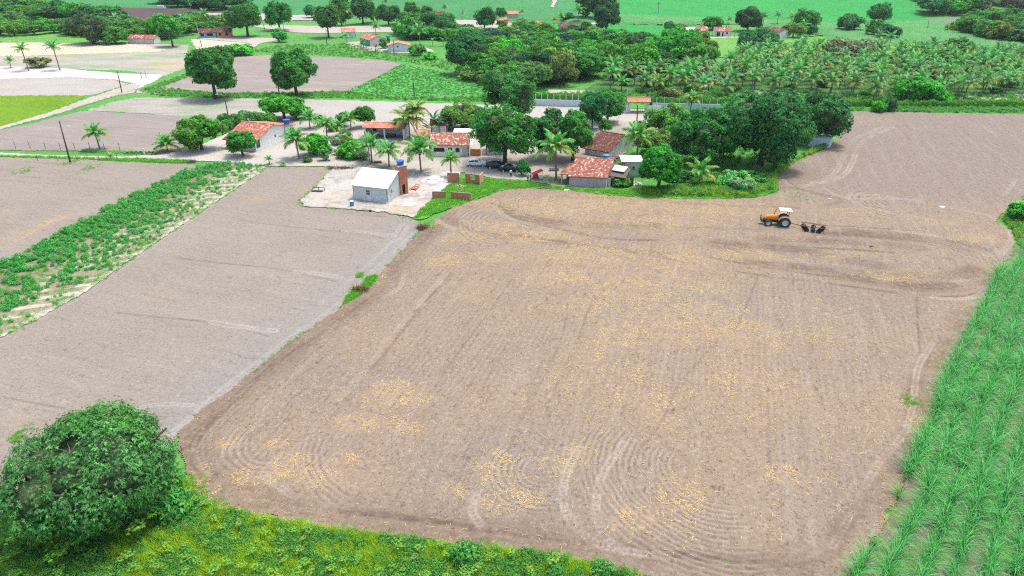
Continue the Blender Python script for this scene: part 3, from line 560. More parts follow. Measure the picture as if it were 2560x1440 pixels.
YARD = [(-400, 372), (0, 383), (160, 390), (300, 393), (400, 388), (450, 377), (505, 362), (570, 335), (620, 325), (700, 325), (900, 322), (1100, 325), (1280, 335), (1480, 335), (1540, 300), (1560, 275), (1650, 275), (1690, 290), (1640, 330), (1600, 345), (1560, 385), (1420, 470), (1380, 463), (1320, 452), (1230, 446), (1150, 432), (1100, 434), (960, 420), (840, 417), (700, 417), (600, 412), (560, 405), (430, 402), (250, 398), (0, 392), (-400, 384)]
patch('sand_yard', YARD, M['sand'], 0.3, 0.3, 0.09, 0.5, 0.6, lambda x, y, pw: 0.05*fbm(x*0.8, y*0.8, 53, 3),
      lambda x, y: np.stack([0.35*sstep((fbm(x/6, y/6, 15)-0.5)*5)*sstep((x+45)/20), 0.5*sstep((-30-x)/30)+0*x, 0*x, 0.7*sstep((x-2)/12)*sstep((165-y)/10)+0*x], 1))
SITE = [(838, 417), (960, 419), (1100, 432), (1150, 432), (1150, 450), (1112, 470), (1082, 500), (1058, 520), (1034, 546), (960, 532), (850, 523), (758, 517), (752, 500), (790, 470), (815, 440)]
patch('building_site', SITE, M['site'], 0.2, 0.2, 0.13, 0.5, 0.8, lambda x, y, pw: 0.10*fbm(x*0.9, y*0.9, 54, 4),
      lambda x, y: np.stack([0.5*sstep((fbm(x/1.5, y/1.5, 16)-0.5)*6), sstep((x+15)/4)*sstep((y-106)/5), blobs(x, y, [(1010, 525, 40, 14, 1.0), (830, 500, 30, 20, .5)]), 0.3*sstep((fbm(x/3, y/3, 17)-0.5)*6)], 1))
patch('grass_verge', [(1030, 549), (1062, 520), (1086, 498), (1118, 468), (1135, 448), (1180, 440), (1230, 447), (1320, 453), (1380, 465), (1430, 470), (1530, 474), (1600, 470), (1760, 455), (1900, 435), (1948, 445), (1940, 480), (1880, 497), (1700, 498), (1560, 493), (1420, 477), (1340, 471), (1260, 475), (1190, 501), (1130, 521), (1080, 540), (1050, 552)], M['grass_bright'], 0.3, 0.3, 0.11, 0.6, 0.7, lambda x, y, pw: 0.1*fbm(x, y, 55, 3))
patch('grass_verge', [(856, 768), (864, 745), (882, 728), (905, 715), (918, 694), (942, 688), (944, 700), (925, 722), (890, 748)], M['grass_bright'], 0.12, 0.12, 0.14, 0.3, 1.5)
M['orchard'] = m_grass('orchard_ground', ((0.035, 0.13, 0.03), (0.06, 0.19, 0.04), (0.11, 0.22, 0.06)), soil=0.3, sc=1.5)  # greens darkened so the ground colour carries the shade under the palms
patch('orchard_ground', [(1340, 246), (1450, 236), (1480, 212), (1560, 184), (1690, 194), (1800, 184), (1830, 148), (2060, 136), (2200, 140), (2300, 134), (2420, 136), (2560, 146), (2800, 150), (2800, 252), (2350, 254), (2100, 252), (1800, 250), (1640, 250)], M['orchard'], 1.0, 1.0, 0.03, 1.0, 0.3)
patch('orchard_path', [(1590, 248), (1600, 243), (1680, 232), (1750, 217), (1765, 212), (1768, 216), (1700, 232), (1620, 246), (1600, 252)], M['sand'], 0.4, 0.4, 0.08, 0.3)
for pl_, nm in (([(480, 96), (560, 92), (690, 96), (700, 100), (650, 110), (640, 118), (560, 126), (545, 118), (620, 108)], 'sand_lane'),
            ([(860, 108), (930, 100), (1010, 108), (1085, 125), (1078, 134), (985, 134), (900, 124)], 'sand_lane'), ([(600, 62), (860, 66), (1160, 62), (1160, 70), (1000, 80), (800, 84), (740, 82)], 'sand_lane'),
            ([(1140, 50), (1260, 52), (1300, 66), (1230, 100), (1190, 98), (1240, 72), (1140, 66)], 'sand_lane'), ([(1310, 92), (1345, 80), (1420, 78), (1560, 84), (1530, 90), (1380, 88), (1325, 96)], 'sand_lane'),
            ([(1760, 93), (1850, 92), (1960, 96), (1960, 100), (1850, 99), (1770, 99)], 'sand_lane'), ([(1430, 250), (1560, 262), (1440, 262), (1340, 258)], 'sand_lane'), ([(1370, 225), (1480, 228), (1500, 236), (1370, 236)], 'sand_lane'),
            ([(2040, 237), (2150, 235), (2150, 243), (2050, 244)], 'sand_lane'), ([(1850, 228), (2000, 226), (2000, 236), (1860, 238)], 'sand_lane'), ([(2330, 244), (2560, 236), (2700, 236), (2700, 250), (2340, 252)], 'sand_lane')):
    patch(nm, pl_, M['sand'], 0.6, 0.6, 0.16, 0.8, 0.4)

# ------------------------------------------------------------------ foliage
def sphere_pts(n, g):
    v = g.normal(size=(n, 3)); return v/np.linalg.norm(v, axis=1)[:, None]
def ico(sub=2):
    bm = bmesh.new(); bmesh.ops.create_icosphere(bm, subdivisions=sub, radius=1.0)
    bm.verts.index_update(); v = np.array([q.co[:] for q in bm.verts]); f = np.array([[q.index for q in p.verts] for p in bm.faces]); bm.free(); return v, f
ICO2, ICO1 = ico(3), ico(1)
def leaf_cards(C, D, size, g, per=2, narrow=0.55, fan=0.9):
    """bent leaf sprays at the points C that look along D: per kite-shaped leaves each"""
    n = len(C)*per; C = np.repeat(C, per, 0); D = np.repeat(D, per, 0)
    d = D + g.normal(size=(n, 3))*fan*0.55; d /= np.linalg.norm(d, axis=1)[:, None]
    r_ = g.normal(size=(n, 3)); t = np.cross(d, r_); t /= np.linalg.norm(t, axis=1)[:, None]; b = np.cross(d, t)
    s = (size*g.uniform(0.6, 1.35, n))[:, None]
    C = C + g.normal(size=(n, 3))*size*0.25
    V = np.stack([C - t*s*0.5, C - b*s*narrow*0.5 + d*s*0.12, C + t*s*0.5 - d*s*0.10, C + b*s*narrow*0.5 + d*s*0.12], 1).reshape(-1, 3)
    F = np.arange(n*4).reshape(n, 4); return V, F
def crown_mesh(name, r, rz, g, mats, leaf=0.5, micro=0.9, macro=9, dens=1.0, spread=0.62, tint=0.06, tintside=None, open_=0.0, core=True, flat=0.75, per=2, narrow=0.55, low=True, keepfn=None):
    """r, rz: half width and half height of the crown; returns a mesh centred on the crown's centre"""
    n = macro; L = []
    for k in range(n):
        z = 1-2*(k+0.5)/n; z = z*0.8+0.12; an = k*2.399+g.uniform(-0.4, 0.4); q = math.sqrt(max(0, 1-z*z))
        R0 = spread*g.uniform(0.78, 1.28); L.append((R0*q*math.cos(an), R0*q*math.sin(an), R0*z*g.uniform(0.85, 1.15), g.uniform(0.27, 0.46)))
    L.append((0, 0, -0.05, 0.58)); L = np.array(L)
    cen = L[:, :3]*[r, r, rz]; sc_ = L[:, 3:4]*[[r, r, rz*1.15]]
    # small lobes over the big ones
    m = int(max(14, 5.0*(r*r+2*r*rz)/3/(micro**2)*2.2*(1-0.35*open_)))
    k = g.integers(0, len(cen), m*3); dr = sphere_pts(m*3, g); dr[:, 2] = dr[:, 2]*0.9+0.12
    pts = cen[k]+dr*sc_[k]
    depth = np.min(np.linalg.norm((pts[:, None]-cen[None])/sc_[None], axis=2), axis=1)
    ok = (depth > 0.86) & (pts[:, 2] > -rz*0.95); pts = pts[ok][:m]; dr = dr[ok][:m]
    if keepfn is not None: kk = keepfn(pts); pts, dr = pts[kk], dr[kk]
    mr = micro*g.uniform(0.65, 1.3, len(pts))
    cnt = int(26*dens)
    md = sphere_pts(len(pts)*cnt, g); out = np.repeat(dr, cnt, 0); md = md+out*0.75+[0, 0, 0.35]; md /= np.linalg.norm(md, axis=1)[:, None]
    LC = np.repeat(pts, cnt, 0)+md*np.repeat(mr, cnt)[:, None]*[1, 1, flat]*g.uniform(0.75, 1.08, len(md))[:, None]
    V, F = leaf_cards(LC, md, leaf, g, per, narrow)
    lob_v = np.repeat(np.clip(g.normal(0.48, 0.25, len(pts)), 0, 1), cnt*per); v = np.clip(lob_v+g.normal(0, 0.2, len(lob_v)), 0, 1)
    lt = (g.random(len(pts)) < tint).astype(float)
    if tintside is not None:
        s_ = np.array(tintside, float); s_ /= np.linalg.norm(s_); lt = np.clip(sstep((pts@s_/r-0.25)*2.5)*(g.random(len(pts)) < 0.85), 0, 1)
    tn = np.repeat(lt*g.uniform(0.4, 0.95, len(pts)), cnt*per)*g.uniform(0.6, 1, len(v))
    Vs, Fs, vv, tt = [V], [F], [np.repeat(v, 4)], [np.repeat(tn, 4)]; midx = [np.zeros(len(F), int)]
    off = len(V); T = []
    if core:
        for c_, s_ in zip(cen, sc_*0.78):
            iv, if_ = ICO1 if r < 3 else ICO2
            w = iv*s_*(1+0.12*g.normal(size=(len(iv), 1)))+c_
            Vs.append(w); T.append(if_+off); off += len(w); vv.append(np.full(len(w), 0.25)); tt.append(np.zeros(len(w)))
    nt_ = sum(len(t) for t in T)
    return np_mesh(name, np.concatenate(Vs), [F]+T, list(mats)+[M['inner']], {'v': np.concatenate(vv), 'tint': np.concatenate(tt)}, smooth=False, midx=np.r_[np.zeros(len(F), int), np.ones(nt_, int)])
def trunk_mesh(name, h, r0, g, mats, limbs=4, spread=2.0, bend=0.3, top=None):
    mb = MB(); bx, by = g.normal()*bend, g.normal()*bend
    mb.tube([(0, 0, -0.3), (bx*0.2, by*0.2, h*0.3), (bx*0.6, by*0.6, h*0.65), (bx, by, h)], [r0*1.35, r0, r0*0.85, r0*0.6], 8)
    for k in range(limbs):
        an = 2*PI*k/max(1, limbs)+g.uniform(-0.5, 0.5); z0 = h*g.uniform(0.45, 0.95); s = spread*g.uniform(0.7, 1.1); rise = (top or h*1.6)
        mb.tube([(bx*z0/h, by*z0/h, z0), (bx+math.cos(an)*s*0.45, by+math.sin(an)*s*0.45, z0+(rise-z0)*0.45), (bx+math.cos(an)*s, by+math.sin(an)*s, rise)], [r0*0.6, r0*0.4, r0*0.15], 6)
    me = bpy.data.meshes.new(name); me.from_pydata(mb.v, [], mb.f)
    for m in (mats if isinstance(mats, list) else [mats]): me.materials.append(m)
    me.polygons.foreach_set('use_smooth', [True]*len(mb.f)); return me

C_MANGO = (0.046, 0.200, 0.034); C_MANGO_D = (0.036, 0.175, 0.044); C_BRIGHT = (0.065, 0.31, 0.026); C_MID = (0.062, 0.24, 0.036); C_OLIVE = (0.120, 0.225, 0.048)
C_LIME = (0.14, 0.35, 0.035); C_GREY = (0.19, 0.19, 0.11); C_TEAL = (0.035, 0.185, 0.065)
LIB = {}
def lib_crown(kind, i):
    key = (kind, i % 4)
    if key not in LIB:
        g = np.random.default_rng(100+sum(map(ord, kind))+(i % 4)*13)
        if kind == 'dense': me = crown_mesh('crown', 4.0, 3.2, g, [M['leaf']], leaf=0.62, micro=0.95, macro=8, dens=0.55, tint=0.08)
        elif kind == 'loose': me = crown_mesh('crown', 4.0, 2.8, g, [M['leaf']], leaf=0.60, micro=0.9, macro=7, dens=0.5, tint=0.25, open_=0.6, core=False, spread=0.72)
        elif kind == 'rust': me = crown_mesh('crown', 4.0, 3.2, g, [M['leaf_rust']], leaf=0.62, micro=0.95, macro=8, dens=0.55, tint=0.45)
        elif kind == 'tall': me = crown_mesh('crown', 3.6, 4.4, g, [M['leaf']], leaf=0.60, micro=0.95, macro=9, dens=0.5, tint=0.06, spread=0.66)
        elif kind == 'flower': me = crown_mesh('crown', 2.0, 1.4, g, [M['leaf_flower']], leaf=0.42, micro=0.55, macro=6, dens=0.55, tint=0.55)
        elif kind == 'bush': me = crown_mesh('crown', 2.0, 1.4, g, [M['leaf']], leaf=0.45, micro=0.6, macro=6, dens=0.5, tint=0.2)
        LIB[key] = me
        LIB[('trunk', kind)] = trunk_mesh('trunk', 3.2, 0.28, g, M['bark'])
    return LIB[key]
SIZE = {'dense': (4.0, 3.2), 'loose': (4.0, 2.8), 'rust': (4.0, 3.2), 'tall': (3.6, 4.4), 'bush': (2.0, 1.4), 'flower': (2.0, 1.4)}
tree_n = [0]
KNAME = {'dense': 'mango_tree', 'loose': 'open_crowned_tree', 'rust': 'rust_tipped_mango_tree', 'tall': 'tall_evergreen_tree'}
def tree(cx, by, w, h, kind='dense', color=C_MANGO, label='', group=None, low=False, unique=None, trunk=None, name='leafy_tree', cat='tree', jitter=0.08, mat=None, **kw):
    """cx, by: where trunk or skirt meets the ground in the photograph; w, h: how wide and tall it shows"""
    tree_n[0] += 1; i = tree_n[0]; g = np.random.default_rng(900+i)
    if name == 'leafy_tree' and cat == 'tree' and kind in KNAME: name = KNAME[kind]
    p = P(cx, by); s = ppm(p); r = w/2/s; al = math.atan2(CAMH-p.z, p.y)
    if low: p = P(cx, by-0.55*r*math.sin(al)*s)
    Ht = max(1.0, (h/s - (0.55+0.3 if low else 0.25)*r*math.sin(al))/math.cos(al))
    z0 = Ht*(0.04 if low else (0.22 if trunk is None else trunk)); rz = (Ht-z0)/2
    if kind in ('bush', 'flower') and name == 'leafy_tree': name, cat = 'green_shrub', 'shrub'
    root = empty(name, p, g.uniform(0, 6.28) if not kw.get('tintside') and not kw.get('fix') else 0.0, label, cat, group)
    kw.pop('fix', None)
    if color not in (C_MANGO, C_MANGO_D, C_BRIGHT, C_MID, C_OLIVE, C_LIME, C_GREY, C_TEAL): color = tuple(v*1.5 for v in color)
    col = tuple(float(np.clip(c*(1+g.normal()*jitter), 0, 1)) for c in color)
    if unique:
        kws = dict(leaf=0.46, micro=0.85, macro=10, dens=0.9); kws.update(kw)
        me = crown_mesh('crown', r, rz, g, [mat or M['leaf']], **kws); o = ob('crown', me, root, (0, 0, z0+rz), col)
        tm = trunk_mesh('trunk', z0+rz*0.9, max(0.12, 0.06*r+0.08), g, M[kw.get('barkm', 'bark')] if False else M['bark'], 6, r*0.6, 0.2, top=z0+rz*1.3)
        ob('trunk', tm, root)
    else:
        R0, RZ0 = SIZE[kind]; me = lib_crown(kind, i); o = ob('crown', me, root, (0, 0, z0+rz*0.95), col); o.scale = (r/R0, r/R0, rz/RZ0)
        if kind not in ('bush', 'flower'):
            t = ob('trunk', LIB[('trunk', kind)], root); t.scale = (r/4, r/4, (z0+rz)/3.2)
    return root

# ------------------------------------------------------------------ palms
def frond_mesh(name, g, L=1.0, lift=0.9, droop=1.3, n=28, wid=0.25, leaf=0.042, mats=None, tint=0.0, tw=0.15):
    """a feather leaf: arched stalk with hanging leaflets on both sides; length 1 along +x"""
    V, F, A = [], [], []
    ang = lift; p = np.array([0.0, 0, 0]); pts = [p.copy()]; tang = []
    for k in range(n):
        t = k/(n-1); d = np.array([math.cos(ang), 0, math.sin(ang)]); tang.append(d); p = p+d*L/n; pts.append(p.copy()); ang -= droop/n*(0.4+1.5*t)
    def quad(a_, b_, c_, d_, v):
        i = len(V); V.extend([a_, b_, c_, d_]); F.append((i, i+1, i+2, i+3)); A.extend([v]*4)
    for k in range(0, n, 2):
        a_, b_ = pts[k], pts[min(k+2, n)]; w = 0.014*(1-0.7*k/n)
        quad(a_+[0, -w, 0], b_+[0, -w, 0], b_+[0, w, 0], a_+[0, w, 0], 0.95)
    for k in range(2, n):
        t = k/(n-1); ln = wid*(math.sin(PI*min(1, t*0.85+0.18)))**0.7*g.uniform(0.85, 1.1)
        for s in (-1, 1):
            d = tang[k]; side = np.array([0, s, 0]); dirn = side*0.8+d*0.55+np.array([0, 0, 0.10]); dirn /= np.linalg.norm(dirn)
            dirn = dirn+g.normal(size=3)*tw*0.5; v = g.uniform(0.1, 0.9)
            a_ = pts[k]; m = a_+dirn*ln*0.55; e_ = m+(dirn*0.8+np.array([0, 0, -0.9]))*ln*0.5; w = d*leaf*0.5
            quad(a_-w*0.6, m-w, m+w, a_+w*0.6, v); quad(m-w, e_, e_+w*0.2, m+w, v)
    V = np.array(V); me = np_mesh(name, V, np.array(F), mats or [M['palm']], {'v': np.array(A), 'tint': np.full(len(V), tint)+np.clip(V[:, 0]-0.6, 0, 1)*0.3}, smooth=False)
    return me
g0 = np.random.default_rng(5)
FR = {'up': [frond_mesh('frond', g0, 1, 1.25, 0.9) for _ in range(3)], 'mid': [frond_mesh('frond', g0, 1, 0.75, 1.35) for _ in range(3)],
      'low': [frond_mesh('frond', g0, 1, 0.15, 1.3, tint=0.22) for _ in range(3)], 'yel': [frond_mesh('frond', g0, 1, 0.25, 1.5, tint=0.85) for _ in range(2)], 'yup': [frond_mesh('frond', g0, 1, 0.9, 1.2, tint=0.5) for _ in range(2)],
      'dry': [frond_mesh('dry_frond', g0, 1, -0.75, 0.8, n=16, mats=[M['dry_palm']], wid=0.14) for _ in range(2)]}
def palm_trunk(h, r0, g, lean=0.3):
    mb = MB(); a_ = g.uniform(0, 6.28); lx, ly = math.cos(a_)*lean*h*0.15, math.sin(a_)*lean*h*0.15; n = 7
    pts = [(lx*(k/n)**1.6, ly*(k/n)**1.6, -0.2+(h+0.2)*k/n) for k in range(n+1)]
    mb.tube(pts, [r0*(1.45 if k == 0 else 1.0-0.25*k/n)*(1.06 if k % 2 else 0.96) for k in range(n+1)], 8)
    me = bpy.data.meshes.new('trunk'); me.from_pydata(mb.v, [], mb.f); me.materials.append(M['bark_pale']); me.polygons.foreach_set('use_smooth', [True]*len(mb.f))
    return me, (lx, ly, h)
NUT = None
def palm(cx, by, cy, rpx, label, group=None, n=17, yellow=0.0, dry=0, nuts=0, color=(0.058, 0.235, 0.040), name='coconut_palm', seed=0):
    """by: foot of the trunk, cy: heart of the crown, rpx: how far its leaves reach"""
    g = np.random.default_rng(int(cx*7+by)+seed); p = P(cx, by); s = ppm(p); al = math.atan2(CAMH-p.z, p.y)
    h = max(0.35, (by-cy)/s/math.cos(al)); L = rpx/s*1.12
    root = empty(name, p, 0, label, 'palm', group)
    tm, top = palm_trunk(h, 0.10+0.018*min(h, 5) if h > 1 else 0.12, g); ob('trunk', tm, root)
    for k in range(n):
        t = (k+0.5)/n; kind = 'up' if t < 0.30 else ('mid' if t < 0.70 else 'low')
        if kind == 'low' and g.random() < yellow: kind = 'yel'
        elif kind != 'low' and g.random() < yellow*0.8: kind = 'yup'
        f = ob('frond', FR[kind][g.integers(0, len(FR[kind]))], root, top, color)
        sc = L*g.uniform(0.88, 1.1)*(0.92 if kind == 'up' else 1.0); f.scale = (sc, sc, sc); f.rotation_euler = (0, g.uniform(-0.12, 0.12), k*2.399+g.uniform(-0.25, 0.25))
    for k in range(dry):
        f = ob('dry_frond', FR['dry'][k % 2], root, (top[0], top[1], top[2]-0.1)); sc = L*0.7; f.scale = (sc, sc, sc); f.rotation_euler = (0, 0, g.uniform(0, 6.28))
    for k in range(nuts):
        a_ = k*2.4; q = MB(); q.lathe([(0.02, -0.16), (0.12, -0.10), (0.15, 0), (0.11, 0.11), (0.03, 0.16)], n=7)
        ob_ = q.build('coconut', M['olive_nut'], root, smooth=True, loc=(top[0]+0.36*math.cos(a_), top[1]+0.36*math.sin(a_), top[2]-0.35-0.12*(k % 3)))
    return root
M['olive_nut'] = m_plain('green_coconut', (0.20, 0.19, 0.04), 0.5, 0.3)
# whole crowns for the orchard palms, a few shapes shared by all
def palm_crown(g, n=15, yellow=0.1):
    Vs, Fs, vv, tt, off = [], [], [], [], 0
    for k in range(n):
        t = (k+0.5)/n; kind = 'up' if t < 0.28 else ('mid' if t < 0.65 else 'low')
        if kind == 'low' and g.random() < yellow: kind = 'yel'
        me = FR[kind][g.integers(0, len(FR[kind]))]; nv = len(me.vertices); co = np.empty(nv*3, np.float32); me.vertices.foreach_get('co', co); co = co.reshape(-1, 3)*g.uniform(0.85, 1.1)
        a_ = k*2.399+g.uniform(-0.25, 0.25); Rz = np.array([[math.cos(a_), math.sin(a_), 0], [-math.sin(a_), math.cos(a_), 0], [0, 0, 1]]); co = co@Rz
        Vs.append(co); Fs.append(np.arange(nv).reshape(-1, 4)+off); off += nv
        b = np.empty(nv, np.float32); me.attributes['v'].data.foreach_get('value', b); vv.append(b); b = np.empty(nv, np.float32); me.attributes['tint'].data.foreach_get('value', b); tt.append(b)
    return np_mesh('crown', np.concatenate(Vs), np.concatenate(Fs), [M['palm']], {'v': np.concatenate(vv), 'tint': np.concatenate(tt)}, smooth=False)
PC = [palm_crown(np.random.default_rng(40+k), yellow=0.15 if k < 4 else 0.8) for k in range(6)]
PT = [palm_trunk(3.0, 0.15, np.random.default_rng(60+k), 0.8) for k in range(4)]
def small_palm(p, h, L, label, group, k, color=(0.062, 0.215, 0.045), name='coconut_palm'):
    g = np.random.default_rng(3000+k); root = empty(name, p, g.uniform(0, 6.28), label, 'palm', group)
    tm, top = PT[k % 4]; t = ob('trunk', tm, root); t.scale = (1, 1, h/3.0)
    i = g.integers(0, 4) if g.random() < 0.88 else g.integers(4, 6)
    c = ob('crown', PC[i], root, (top[0], top[1], h), tuple(float(v*g.uniform(0.8, 1.25)) for v in color)); c.scale = (L, L, L*g.uniform(0.85, 1.05)); return root
def far_palm(cx, by, cy, rpx, label, k, color=(0.045, 0.16, 0.045), group=None):
    p = P(cx, by); s = ppm(p); return small_palm(p, max(0.5, (by-cy)/s), rpx/s*1.1, label, group, k+500, color)
#@@TREES
# the great mango in the near corner
def near_tree():
    g = np.random.default_rng(77); c = P(238, 1195, 3.6); root = empty('mango_tree', (c.x, c.y, 0), 0, 'huge round dark green mango tree in the near corner beside the ploughed field', 'tree')
    r, rz = 5.15, 3.75
    lob = [(0, 0, 0.1, 0.68), (0.12, 0.35, 0.62, 0.33), (-0.25, 0.30, 0.5, 0.30)]
    for k in range(15):
        z = 0.85-1.15*(k/14); an = k*2.399; q = math.sqrt(max(0, 1-z*z)); k_ = g.uniform(0.9, 1.15); lob.append((0.62*k_*q*math.cos(an), 0.62*k_*q*math.sin(an), 0.6*z*k_, g.uniform(0.28, 0.44)))
    lob = np.array(lob); cen = lob[:, :3]*[r, r, rz]; sc_ = lob[:, 3:4]*[[r, r, rz*1.2]]
    m = 1150; k = g.integers(0, len(cen), m*4); dr = sphere_pts(m*4, g); pts = cen[k]+dr*sc_[k]
    dep = np.min(np.linalg.norm((pts[:, None]-cen[None])/sc_[None], axis=2), axis=1); ok = (dep > 0.9) & (pts[:, 2] > -rz*0.92); pts, dr = pts[ok][:m], dr[ok][:m]
    # gaps in the crown, where bare branches show
    for q in ((0.3, -0.5, 3.0, 0.65), (1.8, -0.9, 3.0, 0.45)):
        kk = np.linalg.norm(pts-np.array(q[:3]), axis=1) > q[3]; pts, dr = pts[kk], dr[kk]
    cnt = 19; md = sphere_pts(len(pts)*cnt, g)+np.repeat(dr, cnt, 0)*0.8+[0, 0, 0.4]; md /= np.linalg.norm(md, axis=1)[:, None]
    LC = np.repeat(pts, cnt, 0)+md*g.uniform(0.30, 0.85, len(md))[:, None]*np.repeat(g.uniform(0.6, 1.35, len(pts)), cnt)[:, None]
    # every point carries a rosette of long hanging leaves
    per = 7; n = len(LC)*per; C = np.repeat(LC, per, 0); D = np.repeat(md, per, 0)
    t = g.normal(size=(n, 3)); t = t-D*np.sum(t*D, axis=1)[:, None]; t /= np.linalg.norm(t, axis=1)[:, None]
    L = g.uniform(0.13, 0.23, n)[:, None]; dirn = t*0.85+D*0.45; mid = C+dirn*L*0.55; tip = mid+(dirn+np.array([0, 0, -0.75]))*L*0.5
    w = np.cross(dirn, D); w /= (np.linalg.norm(w, axis=1)[:, None]+1e-6); w *= 0.026
    V = np.stack([C, mid-w, tip, mid+w], 1).reshape(-1, 3); F = np.arange(n*4).reshape(n, 4)
    lv = np.repeat(np.clip(g.normal(0.42, 0.26, len(pts)), 0, 1), cnt*per); v = np.clip(lv+g.normal(0, 0.18, n), 0, 1)
    fresh = ((pts[:, 2] > 3.0) & (pts[:, 1] > 0.5)) | (np.linalg.norm(pts-np.array([-2.7, -5.0, -1.2]), axis=1) < 1.3) | (g.random(len(pts)) < 0.02)
    tn = np.repeat(fresh*0.75, cnt*per)*g.uniform(0.5, 1, n)
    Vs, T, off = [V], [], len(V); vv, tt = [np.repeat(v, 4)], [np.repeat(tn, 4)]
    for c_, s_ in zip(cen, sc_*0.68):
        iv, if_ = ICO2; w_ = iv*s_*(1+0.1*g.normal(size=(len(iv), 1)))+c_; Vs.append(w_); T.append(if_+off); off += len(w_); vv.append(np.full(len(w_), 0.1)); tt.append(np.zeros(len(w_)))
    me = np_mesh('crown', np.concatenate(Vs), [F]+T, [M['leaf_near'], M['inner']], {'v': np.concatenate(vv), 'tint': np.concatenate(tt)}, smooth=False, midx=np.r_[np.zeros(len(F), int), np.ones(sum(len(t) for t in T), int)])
    tag(ob('crown', me, root, (0, 0, 3.95), (0.052, 0.165, 0.040)), kind='stuff')
    ob('trunk', trunk_mesh('trunk', 3.2, 0.5, g, M['bark'], 9, 4.5, 0.2, top=6.3), root)
    mb = MB()
    for (x, y, z, s) in ((0.2, -0.7, 5.6, 1.0), (0.9, -1.4, 6.4, 0.7), (2.0, -1.2, 6.2, 0.8), (-0.4, -1.0, 6.6, 0.6), (1.4, -2.0, 5.6, 0.7)):
        for k in range(6):
            a_ = k*1.1+x; mb.tube([(x, y, z), (x+0.5*s*math.cos(a_), y+0.5*s*math.sin(a_), z+0.55*s), (x+1.0*s*math.cos(a_+0.3), y+1.0*s*math.sin(a_+0.3), z+0.85*s)], [0.05, 0.03, 0.012], 5)
    mb.build('bare_branch', M['bark_pale'], root)
M['leaf_near'] = m_leaf('mango_leaves', accent=(0.07, 0.30, 0.03), lo=0.30, hi=2.1, trans=0.22, rough=0.5)
near_tree()

